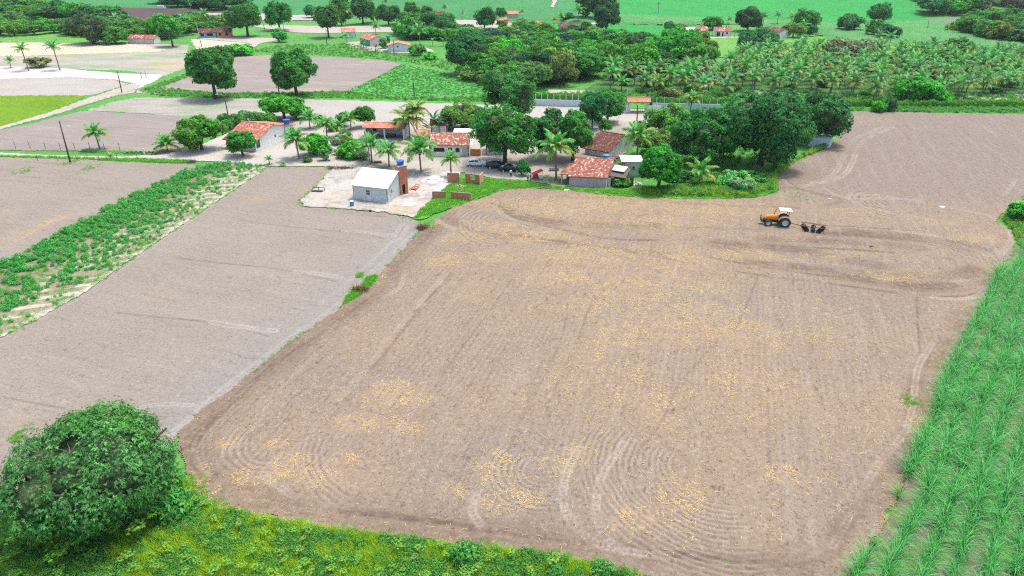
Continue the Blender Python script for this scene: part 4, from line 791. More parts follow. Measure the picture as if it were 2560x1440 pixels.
# trees around the yard and along the fields, each from the photograph
for a_ in [
    dict(cx=540, by=248, w=108, h=128, unique=1, color=C_MANGO, trunk=0.10, micro=1.0, leaf=0.55, label='tall two-lobed mango tree at the edge of the grey field, beside the small crossroads', tint=0.10, macro=7),
    dict(cx=742, by=242, w=104, h=112, unique=1, color=C_MANGO, trunk=0.08, micro=1.0, leaf=0.55, label='round mango tree with a thin palm at its left side by the grey field', tint=0.06),
    dict(cx=505, by=376, w=96, h=78, unique=1, color=C_BRIGHT, trunk=0.25, label='bright green mango tree with a forked trunk left of the red-tiled white house', tint=0.3, mat='y'),
    dict(cx=608, by=391, w=60, h=58, unique=1, color=(0.03, 0.17, 0.02), trunk=0.28, label='small round tree standing right in front of the red-tiled white house', micro=0.6, leaf=0.38),
    dict(cx=483, by=381, w=46, h=60, kind='bush', color=C_OLIVE, label='scraggly olive bush behind the forked mango at the yard corner', low=True),
    dict(cx=712, by=298, w=92, h=56, unique=1, color=(0.045, 0.19, 0.025), trunk=0.2, label='wide bright green tree behind the blue tank of the red-tiled house', micro=0.7),
    dict(cx=575, by=325, w=56, h=40, kind='loose', color=C_MID, label='thin shrub behind the red-tiled house, at its left end', name='green_shrub', cat='shrub', low=True),
    dict(cx=625, by=322, w=60, h=44, kind='loose', color=(0.045, 0.15, 0.04), label='straggly shrub with upright twigs behind the red-tiled roof', name='green_shrub', cat='shrub', low=True),
    dict(cx=665, by=318, w=50, h=36, kind='loose', color=C_MID, label='low leafy shrub between the straggly shrub and the blue tank', name='green_shrub', cat='shrub', low=True),
    dict(cx=788, by=392, w=62, h=52, unique=1, color=C_BRIGHT, low=True, label='round bright green shrub behind the palm beside the white house', name='green_shrub', cat='shrub', micro=0.55, leaf=0.36),
    dict(cx=912, by=318, w=46, h=50, kind='rust', color=C_MID, trunk=0.2, label='small mango with rust-red new leaves behind the open veranda'),
    dict(cx=862, by=316, w=34, h=34, kind='dense', color=C_MANGO, label='small dark tree left of the rust-topped mango'),
    dict(cx=1155, by=330, w=112, h=66, unique=1, kind='loose', color=(0.085, 0.19, 0.04), low=True, label='wide loose olive-green tree behind the long tiled house', tint=0.3, open_=0.4, macro=8),
    dict(cx=1225, by=322, w=50, h=40, kind='dense', color=C_MID, low=True, label='green shrub between the loose olive tree and the big branching tree', name='green_shrub', cat='shrub'),
    dict(cx=1275, by=308, w=118, h=122, unique=1, color=C_MANGO, trunk=0.12, label='tall spreading tree with pale bare limbs at the left end of the white wall', micro=1.1, macro=9, open_=0.4, spread=0.68),
    dict(cx=1262, by=412, w=140, h=136, unique=1, color=C_MANGO, trunk=0.16, label='big branching tree that shades the parked cars', micro=1.0, macro=11, open_=0.3, spread=0.68),
    dict(cx=1375, by=398, w=92, h=108, unique=1, color=C_MANGO_D, trunk=0.15, label='dark tree behind the tall palm near the red cover'),
    dict(cx=1432, by=402, w=92, h=112, unique=1, color=C_MANGO, trunk=0.15, label='dark rounded tree just left of the old dark-tiled roof', tint=0.12),
    dict(cx=1480, by=322, w=54, h=84, kind='tall', color=C_TEAL, label='narrow dark tree in front of the white wall, nearer the gate of the two', trunk=0.1),
    dict(cx=1518, by=306, w=72, h=74, kind='dense', color=(0.022, 0.13, 0.028), label='round green tree just left of the tiled gate shelter', trunk=0.1),
    dict(cx=1512, by=336, w=36, h=36, kind='dense', color=C_MANGO, label='small round tree at the roadside below the gate shelter'),
    dict(cx=1645, by=484, w=106, h=128, unique=1, color=(0.026, 0.165, 0.016), low=True, label='dense bright green mango at the right of the ramshackle lean-to', micro=0.8, leaf=0.42, spread=0.5),
    dict(cx=1752, by=420, w=150, h=142, unique=1, color=C_MANGO_D, low=True, label='very dark mango tree left of the biggest mango', micro=0.9),
    dict(cx=1900, by=432, w=214, h=208, unique=1, color=C_MANGO_D, low=True, label='biggest dark mango of the grove, above the grass corner of the field', macro=14, micro=1.0, tint=0.03),
    dict(cx=2040, by=368, w=130, h=130, unique=1, color=C_MANGO_D, low=True, label='dark mango at the right end of the grove, over the white shed', micro=0.95),
    dict(cx=1985, by=330, w=90, h=90, unique=1, color=C_MANGO, low=True, label='dark tree wedged between the biggest mango and the one over the shed'),
    dict(cx=1665, by=345, w=104, h=82, unique=1, color=(0.085, 0.235, 0.035), low=True, label='loose lime-green tree right of the gate shelter', open_=0.4, tint=0.3),
    dict(cx=1640, by=392, w=90, h=62, kind='loose', color=C_OLIVE, low=True, label='olive thicket tree behind the slender palm by the dark-tiled house'),
    dict(cx=1700, by=370, w=70, h=60, kind='loose', color=C_MID, low=True, label='green thicket tree between the lime tree and the dark mango'),
    dict(cx=1808, by=395, w=50, h=50, kind='dense', color=(0.05, 0.17, 0.03), low=True, label='mid green tree showing in the gap between two dark mangoes'),
    dict(cx=1310, by=442, w=26, h=38, kind='bush', color=(0.03, 0.17, 0.04), low=True, label='fine-leaved green bush right of the black sedan'),
    dict(cx=588, by=392, w=22, h=36, kind='bush', color=C_BRIGHT, label='thin young tree with a pale stem left of the small round tree', name='leafy_tree', cat='tree', low=False),
    dict(cx=842, by=364, w=26, h=24, kind='flower', color=(0.10, 0.22, 0.08), low=True, label='pale-leaved flowering bush in the garden, nearest the palms'),
    dict(cx=812, by=404, w=24, h=30, kind='bush', color=(0.08, 0.20, 0.07), low=True, label='small bush in a dark pot at the garden edge'),
    dict(cx=880, by=398, w=58, h=40, kind='bush', color=C_BRIGHT, low=True, label='broad bright garden bush left of the street lamp palm'),
    dict(cx=862, by=352, w=30, h=22, kind='bush', color=C_MID, low=True, label='little green bush beside the veranda\'s left corner'),
    dict(cx=905, by=402, w=40, h=30, kind='bush', color=(0.10, 0.24, 0.09), low=True, label='pale green low bush by the garden edge beside the lamp pole'),
    dict(cx=757, by=300, w=44, h=30, kind='bush', color=C_MID, low=True, label='green shrub right of the wide tree behind the blue tank'),
    dict(cx=800, by=318, w=26, h=28, kind='loose', color=C_MID, low=True, label='thin shrub between two palms behind the white house', name='green_shrub', cat='shrub'),
    dict(cx=835, by=330, w=30, h=24, kind='bush', color=C_OLIVE, low=True, label='olive shrub among the back row palms'),
    dict(cx=870, by=372, w=30, h=32, kind='bush', color=(0.12, 0.20, 0.07), low=True, label='reddish-green upright bush before the veranda corner'),
    dict(cx=893, by=375, w=34, h=26, kind='bush', color=C_BRIGHT, low=True, label='bright bush at the left foot of the veranda'),
    dict(cx=858, by=398, w=30, h=22, kind='bush', color=C_MID, low=True, label='mid green bush left of the broad bright garden bush'),
    dict(cx=822, by=384, w=20, h=22, kind='flower', color=C_MID, low=True, label='white-flowering small bush left of the bronze-green palm'),
    dict(cx=770, by=408, w=20, h=12, kind='bush', color=C_OLIVE, low=True, label='tiny weed clump on the sand right of the palm seedling'),
    dict(cx=1000, by=322, w=30, h=26, kind='bush', color=C_BRIGHT, low=True, label='bright leafy clump behind the veranda roof'),
    dict(cx=1110, by=322, w=36, h=28, kind='bush', color=C_MID, low=True, label='shrub between the bananas and the loose olive tree'),
    dict(cx=1445, by=448, w=20, h=10, kind='bush', color=C_BRIGHT, low=True, label='low weed clump under the porch front'),
    dict(cx=1555, by=470, w=40, h=22, kind='bush', color=C_BRIGHT, low=True, label='bright weeds below the lean-to'),
    dict(cx=1615, by=440, w=40, h=40, kind='loose', color=C_MID, low=True, label='thin tree behind the bright mango beside the annex', name='leafy_tree', cat='tree'),
    dict(cx=1330, by=338, w=50, h=44, kind='dense', color=C_MID, low=True, label='green tree between the branching tree and the white wall'),
    dict(cx=1600, by=330, w=40, h=26, kind='bush', color=C_OLIVE, low=True, label='low olive bush on the road side below the gate'),
    dict(cx=1700, by=330, w=60, h=50, kind='loose', color=C_LIME, low=True, label='yellow-green thin tree before the right stretch of wall'),
    dict(cx=1822, by=452, w=30, h=28, kind='flower', color=(0.07, 0.24, 0.05), low=True, label='white-flowering bush right of the low spreading palm'),
    dict(cx=1848, by=482, w=56, h=44, kind='flower', color=(0.06, 0.26, 0.05), low=True, label='largest white-flowering bush in the tall grass'),
    dict(cx=1800, by=470, w=34, h=30, kind='bush', color=(0.08, 0.28, 0.05), low=True, label='light green bush in tall grass, left of the largest flowering bush'),
    dict(cx=1880, by=462, w=70, h=30, kind='bush', color=C_MANGO, low=True, label='dark undergrowth bush below the biggest mango'),
    dict(cx=1700, by=460, w=50, h=34, kind='bush', color=C_MANGO_D, low=True, label='dark bush between the bright mango and the low palm'),
    dict(cx=2195, by=282, w=30, h=26, kind='bush', color=C_BRIGHT, low=True, label='bright bush on the grass edge above the right-hand field'),
    dict(cx=2222, by=280, w=26, h=34, kind='bush', color=C_TEAL, low=True, label='small teal shrub next to the bright bush by the hedge'),
    dict(cx=2548, by=556, w=56, h=46, kind='bush', color=(0.05, 0.26, 0.03), low=True, label='green bushes where the cane meets the field\'s right corner'),
    dict(cx=2290, by=258, w=100, h=64, kind='dense', color=(0.028, 0.185, 0.02), low=True, label='wide bright green bush tree at the front of the palm orchard'),
    dict(cx=2350, by=262, w=40, h=30, kind='bush', color=C_BRIGHT, low=True, label='bright bush right of the wide bush tree in the orchard'),
    dict(cx=600, by=140, w=62, h=28, kind='bush', color=(0.06, 0.25, 0.025), low=True, label='lime bush row at the upper corner of the grey field'),
    dict(cx=565, by=146, w=40, h=28, kind='bush', color=C_MANGO, low=True, label='dark bush behind the two-lobed mango'),
    dict(cx=95, by=171, w=48, h=26, kind='bush', color=(0.14, 0.17, 0.07), low=True, label='brownish round bush between two palms on the white sand'),
    dict(cx=235, by=112, w=90, h=70, unique=1, color=(0.035, 0.085, 0.03), low=True, label='large dull green tree left of the little whitewashed shed', leaf=0.6, micro=1.0, dens=0.5),
    dict(cx=290, by=112, w=60, h=42, color=C_MID, low=True, label='low green tree just left of the whitewashed shed'),
    dict(cx=433, by=117, w=60, h=62, color=(0.03, 0.16, 0.02), trunk=0.3, label='round green tree with bare soil beneath, right of the whitewashed shed'),
    dict(cx=410, by=100, w=60, h=64, color=C_BRIGHT, low=True, label='bright tree behind the round one near the whitewashed shed'),
    dict(cx=620, by=92, w=86, h=78, unique=1, color=C_MANGO, trunk=0.15, label='broad dark mango right of the turquoise and orange house', leaf=0.6, micro=1.0, dens=0.5),
    dict(cx=700, by=76, w=60, h=64, color=(0.02, 0.155, 0.022), trunk=0.12, label='round vivid green tree between two white poles'),
    dict(cx=704, by=107, w=34, h=30, kind='bush', color=(0.05, 0.2, 0.06), low=True, label='pale green bush below the vivid round tree'),
    dict(cx=822, by=94, w=56, h=76, kind='tall', color=(0.035, 0.11, 0.025), trunk=0.22, label='browning tall tree left of the little orange-roofed house'),
    dict(cx=780, by=46, w=32, h=30, color=C_TEAL, low=True, label='small dark tree at the edge of the far cane, by a white pole'),
    dict(cx=855, by=66, w=44, h=66, kind='tall', color=C_MANGO, low=True, label='narrow tree cluster above the little orange-roofed house'),
    dict(cx=908, by=60, w=58, h=62, color=C_MANGO_D, trunk=0.1, label='dark round tree, left one of a pair above the settlement'),
    dict(cx=972, by=64, w=54, h=50, color=C_MANGO_D, trunk=0.1, label='dark round tree, right one of a pair above the settlement'),
    dict(cx=935, by=56, w=30, h=40, kind='loose', color=C_OLIVE, low=True, label='pale tree between the pair of dark round trees'),
    dict(cx=1095, by=92, w=100, h=56, unique=1, color=C_MANGO_D, low=True, label='wide dark tree in front of the far red roof', leaf=0.6, micro=1.0, dens=0.5),
    dict(cx=1030, by=50, w=36, h=40, color=C_MID, low=True, label='green tree left of the far red roof'),
    dict(cx=1067, by=44, w=28, h=28, color=C_MANGO, low=True, label='round dark tree touching the far red roof'),
    dict(cx=1035, by=98, w=60, h=46, kind='loose', color=C_MID, low=True, label='loose green tree above the pale blue house'),
    dict(cx=1042, by=140, w=40, h=26, kind='bush', color=C_BRIGHT, low=True, label='bright bush right of the pale blue house'),
    dict(cx=1072, by=150, w=36, h=18, kind='bush', color=(0.06, 0.28, 0.03), low=True, label='low vivid bush below the bright bush by the pale blue house'),
    dict(cx=960, by=122, w=22, h=24, kind='bush', color=(0.05, 0.2, 0.07), low=True, label='small tree between the green-fronted and the pale blue house'),
    dict(cx=1212, by=80, w=50, h=56, color=C_MANGO_D, trunk=0.12, label='round dark tree by the far lane junction'),
    dict(cx=1303, by=88, w=36, h=26, kind='bush', color=(0.08, 0.19, 0.035), label='small umbrella-shaped tree by the lane left of the teal house', name='leafy_tree', cat='tree'),
    dict(cx=1252, by=48, w=26, h=26, color=C_MANGO, low=True, label='dark tree left of the far orange roof'),
    dict(cx=1254, by=78, w=20, h=24, kind='bush', color=C_MID, low=True, label='bush by the lane below the far orange roof'),
    dict(cx=1464, by=48, w=46, h=66, kind='tall', color=C_MANGO_D, trunk=0.06, label='very tall dark tree, left one of the towering pair'),
    dict(cx=1512, by=52, w=56, h=78, kind='tall', color=C_MANGO_D, trunk=0.06, label='very tall dark tree, right one of the towering pair'),
    dict(cx=1515, by=84, w=62, h=68, unique=1, color=(0.018, 0.075, 0.028), trunk=0.16, label='dark tree standing in front of the towering pair, beside a palm', leaf=0.6, micro=1.0, dens=0.5),
    dict(cx=1466, by=80, w=24, h=24, kind='rust', color=C_MID, label='small brownish tree at the end of the far red-roofed house'),
    dict(cx=1420, by=52, w=34, h=18, color=C_TEAL, low=True, label='low dark tree behind the far red-roofed house'),
    dict(cx=1672, by=80, w=24, h=24, color=C_TEAL, low=True, label='dark bushy tree at the corner of the far green plot'),
    dict(cx=1700, by=82, w=30, h=22, kind='loose', color=C_GREY, low=True, label='greyish dry tree beside the dark one at the green plot corner'),
    dict(cx=1780, by=76, w=46, h=34, color=C_MID, low=True, label='green tree behind the two small white houses on the right'),
    dict(cx=1868, by=80, w=68, h=58, unique=1, color=(0.035, 0.12, 0.03), low=True, label='broad tree right of the two small white houses', leaf=0.6, dens=0.5),
    dict(cx=2010, by=80, w=56, h=52, color=C_MANGO, low=True, label='dark tree behind the far right-hand farmhouse'),
    dict(cx=1982, by=96, w=50, h=36, kind='loose', color=C_OLIVE, low=True, label='olive tree at the right end of the far farmhouse'),
    dict(cx=2022, by=92, w=34, h=30, color=C_TEAL, low=True, label='small dark tree right of the olive one by the farmhouse'),
    dict(cx=2122, by=80, w=58, h=40, color=C_MANGO_D, trunk=0.08, label='lone dark round tree on the pale cane slope'),
    dict(cx=2195, by=62, w=48, h=48, color=C_MANGO_D, trunk=0.1, label='lone dark mushroom-shaped tree, highest on the cane slope'),
    dict(cx=2185, by=94, w=40, h=40, color=C_MID, low=True, label='green tree above the twin shaggy palms'),
    dict(cx=2215, by=102, w=56, h=40, color=(0.03, 0.1, 0.035), low=True, label='dull dark tree behind the twin shaggy palms'),
    dict(cx=1885, by=138, w=104, h=62, unique=1, color=C_MANGO_D, low=True, label='large dark tree below the far right-hand farmhouse', leaf=0.6, micro=1.0, dens=0.5),
    dict(cx=2105, by=160, w=100, h=62, kind='loose', color=(0.13, 0.125, 0.075), trunk=0.1, label='grey half-bare tree at the orchard\'s upper edge'),
    dict(cx=2390, by=140, w=60, h=40, color=(0.04, 0.12, 0.03), low=True, label='olive-green tree rising from the far orchard edge'),
    dict(cx=2330, by=165, w=60, h=40, color=C_MANGO, low=True, label='dark green tree in the far part of the orchard'),
    dict(cx=2388, by=84, w=36, h=26, kind='loose', color=C_LIME, low=True, label='lime tree at the left end of the right edge woods'),
    dict(cx=1710, by=168, w=150, h=88, unique=1, color=(0.032, 0.195, 0.02), low=True, mat='r', tintside=(1.0, -0.3, 0.2), label='great bright mango with rust-red new leaves on its right side', leaf=0.6, micro=1.05, dens=0.6, macro=12),
    dict(cx=1600, by=150, w=86, h=66, unique=1, color=(0.03, 0.11, 0.03), low=True, mat='r', label='dull green tree with reddish patches left of the great bright mango', leaf=0.6, micro=1.0, dens=0.5, tint=0.25),
    dict(cx=1610, by=122, w=56, h=42, color=C_BRIGHT, low=True, label='bright green tree behind the dull reddish one'),
    dict(cx=1170, by=190, w=104, h=112, unique=1, color=C_MANGO_D, low=True, label='largest dark tree at the left end of the woodland', leaf=0.58, micro=1.0, dens=0.55),
    dict(cx=1412, by=116, w=56, h=34, color=C_MANGO, low=True, label='dark flat-topped tree over a pale mound in the woodland'),
]:
    a_ = dict(a_); mt = a_.pop('mat', None)
    if mt == 'y': pass
    if mt == 'r': a_['mat'] = M['leaf_rust']
    if not a_.get('unique'):
        for k in ('micro', 'leaf', 'tint', 'open_', 'macro', 'dens', 'spread'): a_.pop(k, None)
    tree(**a_)

# woods: trees spaced over an outline, each its own object
def fill(poly, gap, kinds, group, seed, wh=(50, 62), avoid=()):
    """kinds: (weight, kind, colour, label)"""
    g = np.random.default_rng(seed); pw = PP(poly); q = np.array(pw); pts = []
    for _ in range(5000):
        x, y = g.uniform(q[:, 0].min(), q[:, 0].max()), g.uniform(q[:, 1].min(), q[:, 1].max())
        if inside(np.array([x]), np.array([y]), pw)[0] and all((x-a_)**2+(y-b_)**2 > gap*gap for a_, b_ in pts) and all((x-a_)**2+(y-b_)**2 > c_*c_ for a_, b_, c_ in avoid): pts.append((x, y))
    ws = np.array([k[0] for k in kinds], float); ws /= ws.sum()
    for x, y in sorted(pts, key=lambda v: v[1]):
        w_, kind, col, lab = kinds[g.choice(len(kinds), p=ws)]; tree_n[0] += 1
        z = float(terrain(x, y)); r = gap*g.uniform(0.55, 0.85); hh = g.uniform(*wh); r = min(r, hh*0.95) if kind == 'bush' else r
        root = empty(KNAME.get(kind, 'green_shrub'), (x, y, z), g.uniform(0, 6.28), lab, 'tree' if kind != 'bush' else 'shrub', group)
        R0, RZ0 = SIZE[kind]; z0 = hh*(0.12 if kind != 'bush' else 0.0); rz = (hh-z0)/2
        c = ob('crown', lib_crown(kind, tree_n[0]), root, (0, 0, z0+rz), tuple(float(v*g.uniform(0.75, 1.3)) for v in col)); c.scale = (r/R0, r/R0, rz/RZ0)
        if kind != 'bush': t = ob('trunk', LIB[('trunk', kind)], root); t.scale = (r/4, r/4, (z0+rz)/3.2)
    return len(pts)
wood = [(3, 'dense', C_MANGO, 'dark leafy tree inside the woodland left of the palm orchard'), (4, 'loose', C_MID, 'mid green open-crowned tree inside the woodland left of the palm orchard'), (2, 'loose', C_OLIVE, 'olive tree inside the woodland left of the palm orchard'),
        (1.2, 'dense', C_BRIGHT, 'bright green tree inside the woodland left of the palm orchard'), (1, 'tall', (0.02, 0.11, 0.04), 'tall dark tree inside the woodland left of the palm orchard')]
fill([(1200, 112), (1290, 96), (1400, 104), (1540, 112), (1650, 150), (1760, 170), (1800, 180), (1680, 192), (1500, 200), (1420, 214), (1380, 224), (1300, 226), (1250, 216), (1190, 196)], 6.8, wood, 'woodland trees left of the orchard', 11, (5.0, 8.5))
fill([(1180, 190), (1240, 206), (1300, 224), (1240, 222), (1150, 195)], 4.5, [(1, 'loose', C_OLIVE, 'low olive tree on the near fringe of the woodland'), (1, 'bush', C_MID, 'green shrub on the near fringe of the woodland')], 'fringe of the woodland', 12, (3, 4.5))
lw = [(3, 'loose', C_MID, 'mid green tree on the wooded rise at the upper left'), (2, 'dense', C_MANGO, 'dark tree on the wooded rise at the upper left'), (2, 'bush', (0.05, 0.17, 0.03), 'low green shrub on the wooded rise at the upper left'), (1, 'loose', C_OLIVE, 'olive tree on the wooded rise at the upper left')]
fill([(-250, 60), (0, 60), (110, 72), (190, 74), (260, 60), (300, 66), (330, 84), (260, 96), (170, 90), (0, 90), (-250, 90)], 7.5, lw, 'trees on the wooded rise', 13, (3.5, 6.5))
fill([(10, 26), (110, 30), (200, 38), (280, 48), (300, 60), (230, 58), (130, 48), (10, 40)], 9, [(2, 'dense', C_MANGO_D, 'dark tree on the skyline of the wooded rise'), (1, 'loose', C_MID, 'open green tree on the skyline of the wooded rise')], 'trees above the wooded rise', 14, (5, 8))
fill([(300, 70), (400, 76), (470, 60), (600, 56), (600, 66), (480, 84), (400, 98), (310, 96)], 8.5, [(2, 'dense', C_MANGO, 'dark tree behind the whitewashed shed'), (2, 'loose', C_MID, 'open green tree behind the whitewashed shed')], 'trees behind the whitewashed shed', 15, (4, 7))
fill([(400, 4), (560, 8), (600, 22), (540, 26), (420, 20)], 12, [(1, 'dense', C_TEAL, 'dark bluish tree beyond the far dark field')], 'trees beyond the far dark field', 16, (6, 9))
fill([(2310, 2), (2560, -6), (2800, -6), (2800, 34), (2560, 32), (2420, 34), (2330, 40)], 9, [(2, 'dense', C_TEAL, 'dark tree in the wood above the striped field'), (1, 'loose', C_GREY, 'greyish tree in the wood above the striped field'), (1, 'loose', C_MID, 'open green tree in the wood above the striped field')], 'wood above the striped field', 17, (6, 10))
fill([(2400, 74), (2480, 66), (2560, 62), (2800, 62), (2800, 140), (2560, 118), (2500, 108), (2430, 92)], 7, [(3, 'dense', C_MANGO, 'dark tree in the belt below the striped field'), (1, 'loose', C_OLIVE, 'olive tree in the belt below the striped field')], 'belt below the striped field', 18, (5, 8.5))
fill([(1015, 58), (1060, 60), (1180, 96), (1130, 104), (1010, 100)], 6.5, [(1, 'dense', C_MANGO, 'dark tree among the far settlement\'s gardens'), (1, 'loose', C_MID, 'open green tree among the far settlement\'s gardens')], 'garden trees of the far settlement', 19, (4, 6))
fill([(1300, 74), (1420, 84), (1480, 90), (1400, 96), (1310, 90)], 9, [(1, 'bush', C_MID, 'shrub in front of the far teal and red-roofed houses')], 'shrubs before the far houses', 20, (2, 3))
fill([(1620, 212), (1760, 236), (1790, 250), (1660, 256), (1640, 240)], 7, [(1, 'bush', C_BRIGHT, 'bright shrub among the palms beside the sandy orchard path'), (1, 'bush', C_OLIVE, 'olive shrub among the palms beside the sandy orchard path')], 'shrubs beside the orchard path', 21, (2.0, 3.2))
fill([(1500, 190), (1800, 186), (1850, 160), (2100, 158), (2300, 150), (2700, 150), (2700, 236), (2100, 240), (1950, 228), (1800, 230), (1640, 222), (1500, 222)], 13.0, [(3, 'bush', C_MID, 'green undergrowth shrub between the orchard palms'), (2, 'bush', C_OLIVE, 'olive undergrowth shrub between the orchard palms'), (2, 'bush', (0.03, 0.12, 0.03), 'dark undergrowth shrub between the orchard palms')], 'undergrowth shrubs of the orchard', 22, (1.2, 2.2))

# the coconut orchard: rows of palms, each an object
g = np.random.default_rng(21); ow = PP([(1452, 236), (1480, 214), (1560, 186), (1690, 196), (1800, 186), (1830, 150), (1900, 142), (2060, 138), (2200, 142), (2300, 136), (2420, 138), (2560, 148), (2760, 150), (2760, 250), (2560, 250), (2350, 252), (2200, 250), (2100, 250), (2000, 232), (1900, 232), (1800, 246), (1640, 244), (1560, 240)]); q = np.array(ow)
k = 0
for iy in range(40):
    for ix in range(60):
        x = q[:, 0].min()+ix*6.1+(iy % 2)*3.0+g.normal()*0.8; y = q[:, 1].min()+iy*6.1+g.normal()*0.7
        if inside(np.array([x]), np.array([y]), ow)[0] and g.random() < 0.95 and in_view(x, y, 1.03) and k < 298:
            h = g.uniform(2.8, 5.2); sx = 'near' if y < 205 else ('middle' if y < 235 else 'far')
            small_palm((x, y, float(terrain(x, y))), h, g.uniform(3.2, 4.2), 'feathery coconut palm in the %s rows of the planted orchard' % sx, 'coconut palms of the orchard, %s rows' % sx, k); k += 1
# single palms
for a_ in [
    (250, 374, 336, 34, 'lone coconut palm with a short leaning trunk by the grey field\'s wire fence', 0.15, 0, 0), (420, 379, 362, 36, 'low coconut palm beside the half-buried tyres', 0.25, 1, 0),
    (278, 397, 390, 13, 'young yellow-green palm seedling on the road verge below the tyres', 0.5, 0, 0), (748, 398, 352, 43, 'coconut palm with dark shade and hanging fronds, right of the white house', 0.15, 2, 0),
    (674, 412, 399, 15, 'young palm at the sandy road edge below the white house', 0.0, 0, 0), (708, 415, 410, 9, 'tiny palm seedling right of the young roadside palm', 0.3, 0, 0),
    (775, 322, 298, 30, 'dark green palm behind the white house, leftmost of the back row', 0.05, 0, 0), (818, 345, 314, 32, 'yellow-green palm behind the round shrub', 0.45, 1, 0),
    (852, 343, 316, 24, 'slim palm standing on bare sand left of the veranda', 0.0, 0, 0), (878, 325, 298, 27, 'arching palm in front of the rust-topped mango', 0.05, 0, 0),
    (838, 388, 380, 11, 'tiny bronze-green palm in the middle of the garden', 0.3, 0, 0), (930, 408, 366, 40, 'dense palm behind the white street lamp pole', 0.1, 2, 0),
    (973, 418, 380, 38, 'palm behind the new white roof, left of the blue tank', 0.15, 1, 0), (1025, 347, 302, 50, 'large yellowing palm beside the open veranda', 0.75, 2, 0),
    (1044, 342, 276, 36, 'yellow-topped palm just behind the large yellowing one', 0.7, 0, 0), (1053, 432, 378, 52, 'coconut palm with brown nuts right of the blue tank', 0.05, 0, 6),
    (1128, 444, 400, 31, 'small neat palm behind the unfinished brick walls', 0.15, 1, 0), (1390, 450, 374, 56, 'tall palm with hanging dry fronds right of the red cover', 0.4, 3, 0),
    (1592, 398, 345, 50, 'slender palm right of the dark-tiled house', 0.25, 3, 0), (1748, 462, 432, 46, 'low spreading palm in the long grass below the dark mango', 0.2, 1, 0),
    (1725, 284, 250, 27, 'yellow palm in front of the white wall', 0.85, 3, 0), (1812, 320, 282, 32, 'yellowish palm squeezed between the dark mangoes', 0.6, 0, 0),
    (150, 176, 122, 24, 'tall palm, right one of the pair on white sand', 0.1, 0, 0), (72, 177, 126, 22, 'tall palm, left one of the pair on white sand', 0.3, 0, 0), (28, 170, 152, 15, 'short palm left of the brownish bush on white sand', 0.05, 0, 0),
    (698, 236, 190, 19, 'thin palm growing against the round mango by the grey field', 0.3, 2, 0),
]:
    palm(a_[0], a_[1], a_[2], a_[3], a_[4], None, 23 if a_[3] > 25 else 15, a_[5], a_[6], a_[7])
for i, (cx, by, cy, r_, lab) in enumerate([
    (304, 100, 48, 17, 'tall palm over the trees left of the whitewashed shed'), (465, 78, 50, 18, 'palm left of the turquoise and orange house'), (518, 66, 38, 18, 'palm above the turquoise house roof'), (562, 70, 48, 16, 'palm above the orange house roof'), (352, 74, 54, 13, 'palm on the ridge of the dark field'), (390, 88, 66, 16, 'palm in the trees behind the bright tree'), (478, 32, 14, 5, 'tiny far palm on the upper cane slope'),
    (865, 66, 30, 17, 'leaning palm between the narrow and the dark round trees'), (968, 40, 6, 16, 'palm rising above the right dark round tree'), (868, 108, 90, 14, 'young palm before the little orange-roofed house'), (910, 122, 106, 11, 'young palm in front of the green-fronted house'), (939, 132, 117, 10, 'small palm before the cream gable wall'), (940, 86, 70, 15, 'dark palm behind the green-fronted house'),
    (1050, 112, 80, 25, 'wide drooping palm right of the pale blue house'), (1030, 74, 56, 14, 'palm behind the wide drooping one'), (1112, 36, 20, 15, 'palm right of the far red roof'), (1155, 50, 34, 9, 'small palm right of the far settlement track'), (1038, 44, 34, 11, 'little palm left of the far red roof'), (1306, 48, 32, 13, 'palm behind the far orange roof'), (1384, 76, 52, 13, 'yellowish palm left of the far red-roofed house'), (1402, 74, 42, 15, 'palm at the left end of the far red-roofed house'),
    (1444, 58, 28, 20, 'tall palm behind the far red-roofed house'), (1502, 84, 48, 22, 'palm standing against the dark tree by the towering pair'), (1646, 32, 12, 8, 'lone tiny palm in the middle of the far cane hill'), (1905, 72, 44, 16, 'palm left of the far right-hand farmhouse'), (1942, 66, 40, 15, 'palm behind the far right-hand farmhouse'), (1974, 70, 44, 16, 'yellow palm behind the far right-hand farmhouse'), (2004, 90, 66, 18, 'palm at the right end of the far farmhouse'), (1822, 68, 52, 14, 'dark palm left of the broad tree by the white houses'),
    (2190, 122, 92, 22, 'shaggy palm, left one of the twins on the slope'), (2222, 124, 96, 22, 'shaggy palm, right one of the twins on the slope'), (2445, 98, 80, 14, 'dark palm in the belt below the striped field'), (1875, 152, 132, 16, 'palm below the large dark tree')]):
    far_palm(cx, by, cy, r_, lab, i, color=(0.16, 0.24, 0.04) if 'yellow' in lab else (0.075, 0.25, 0.07))

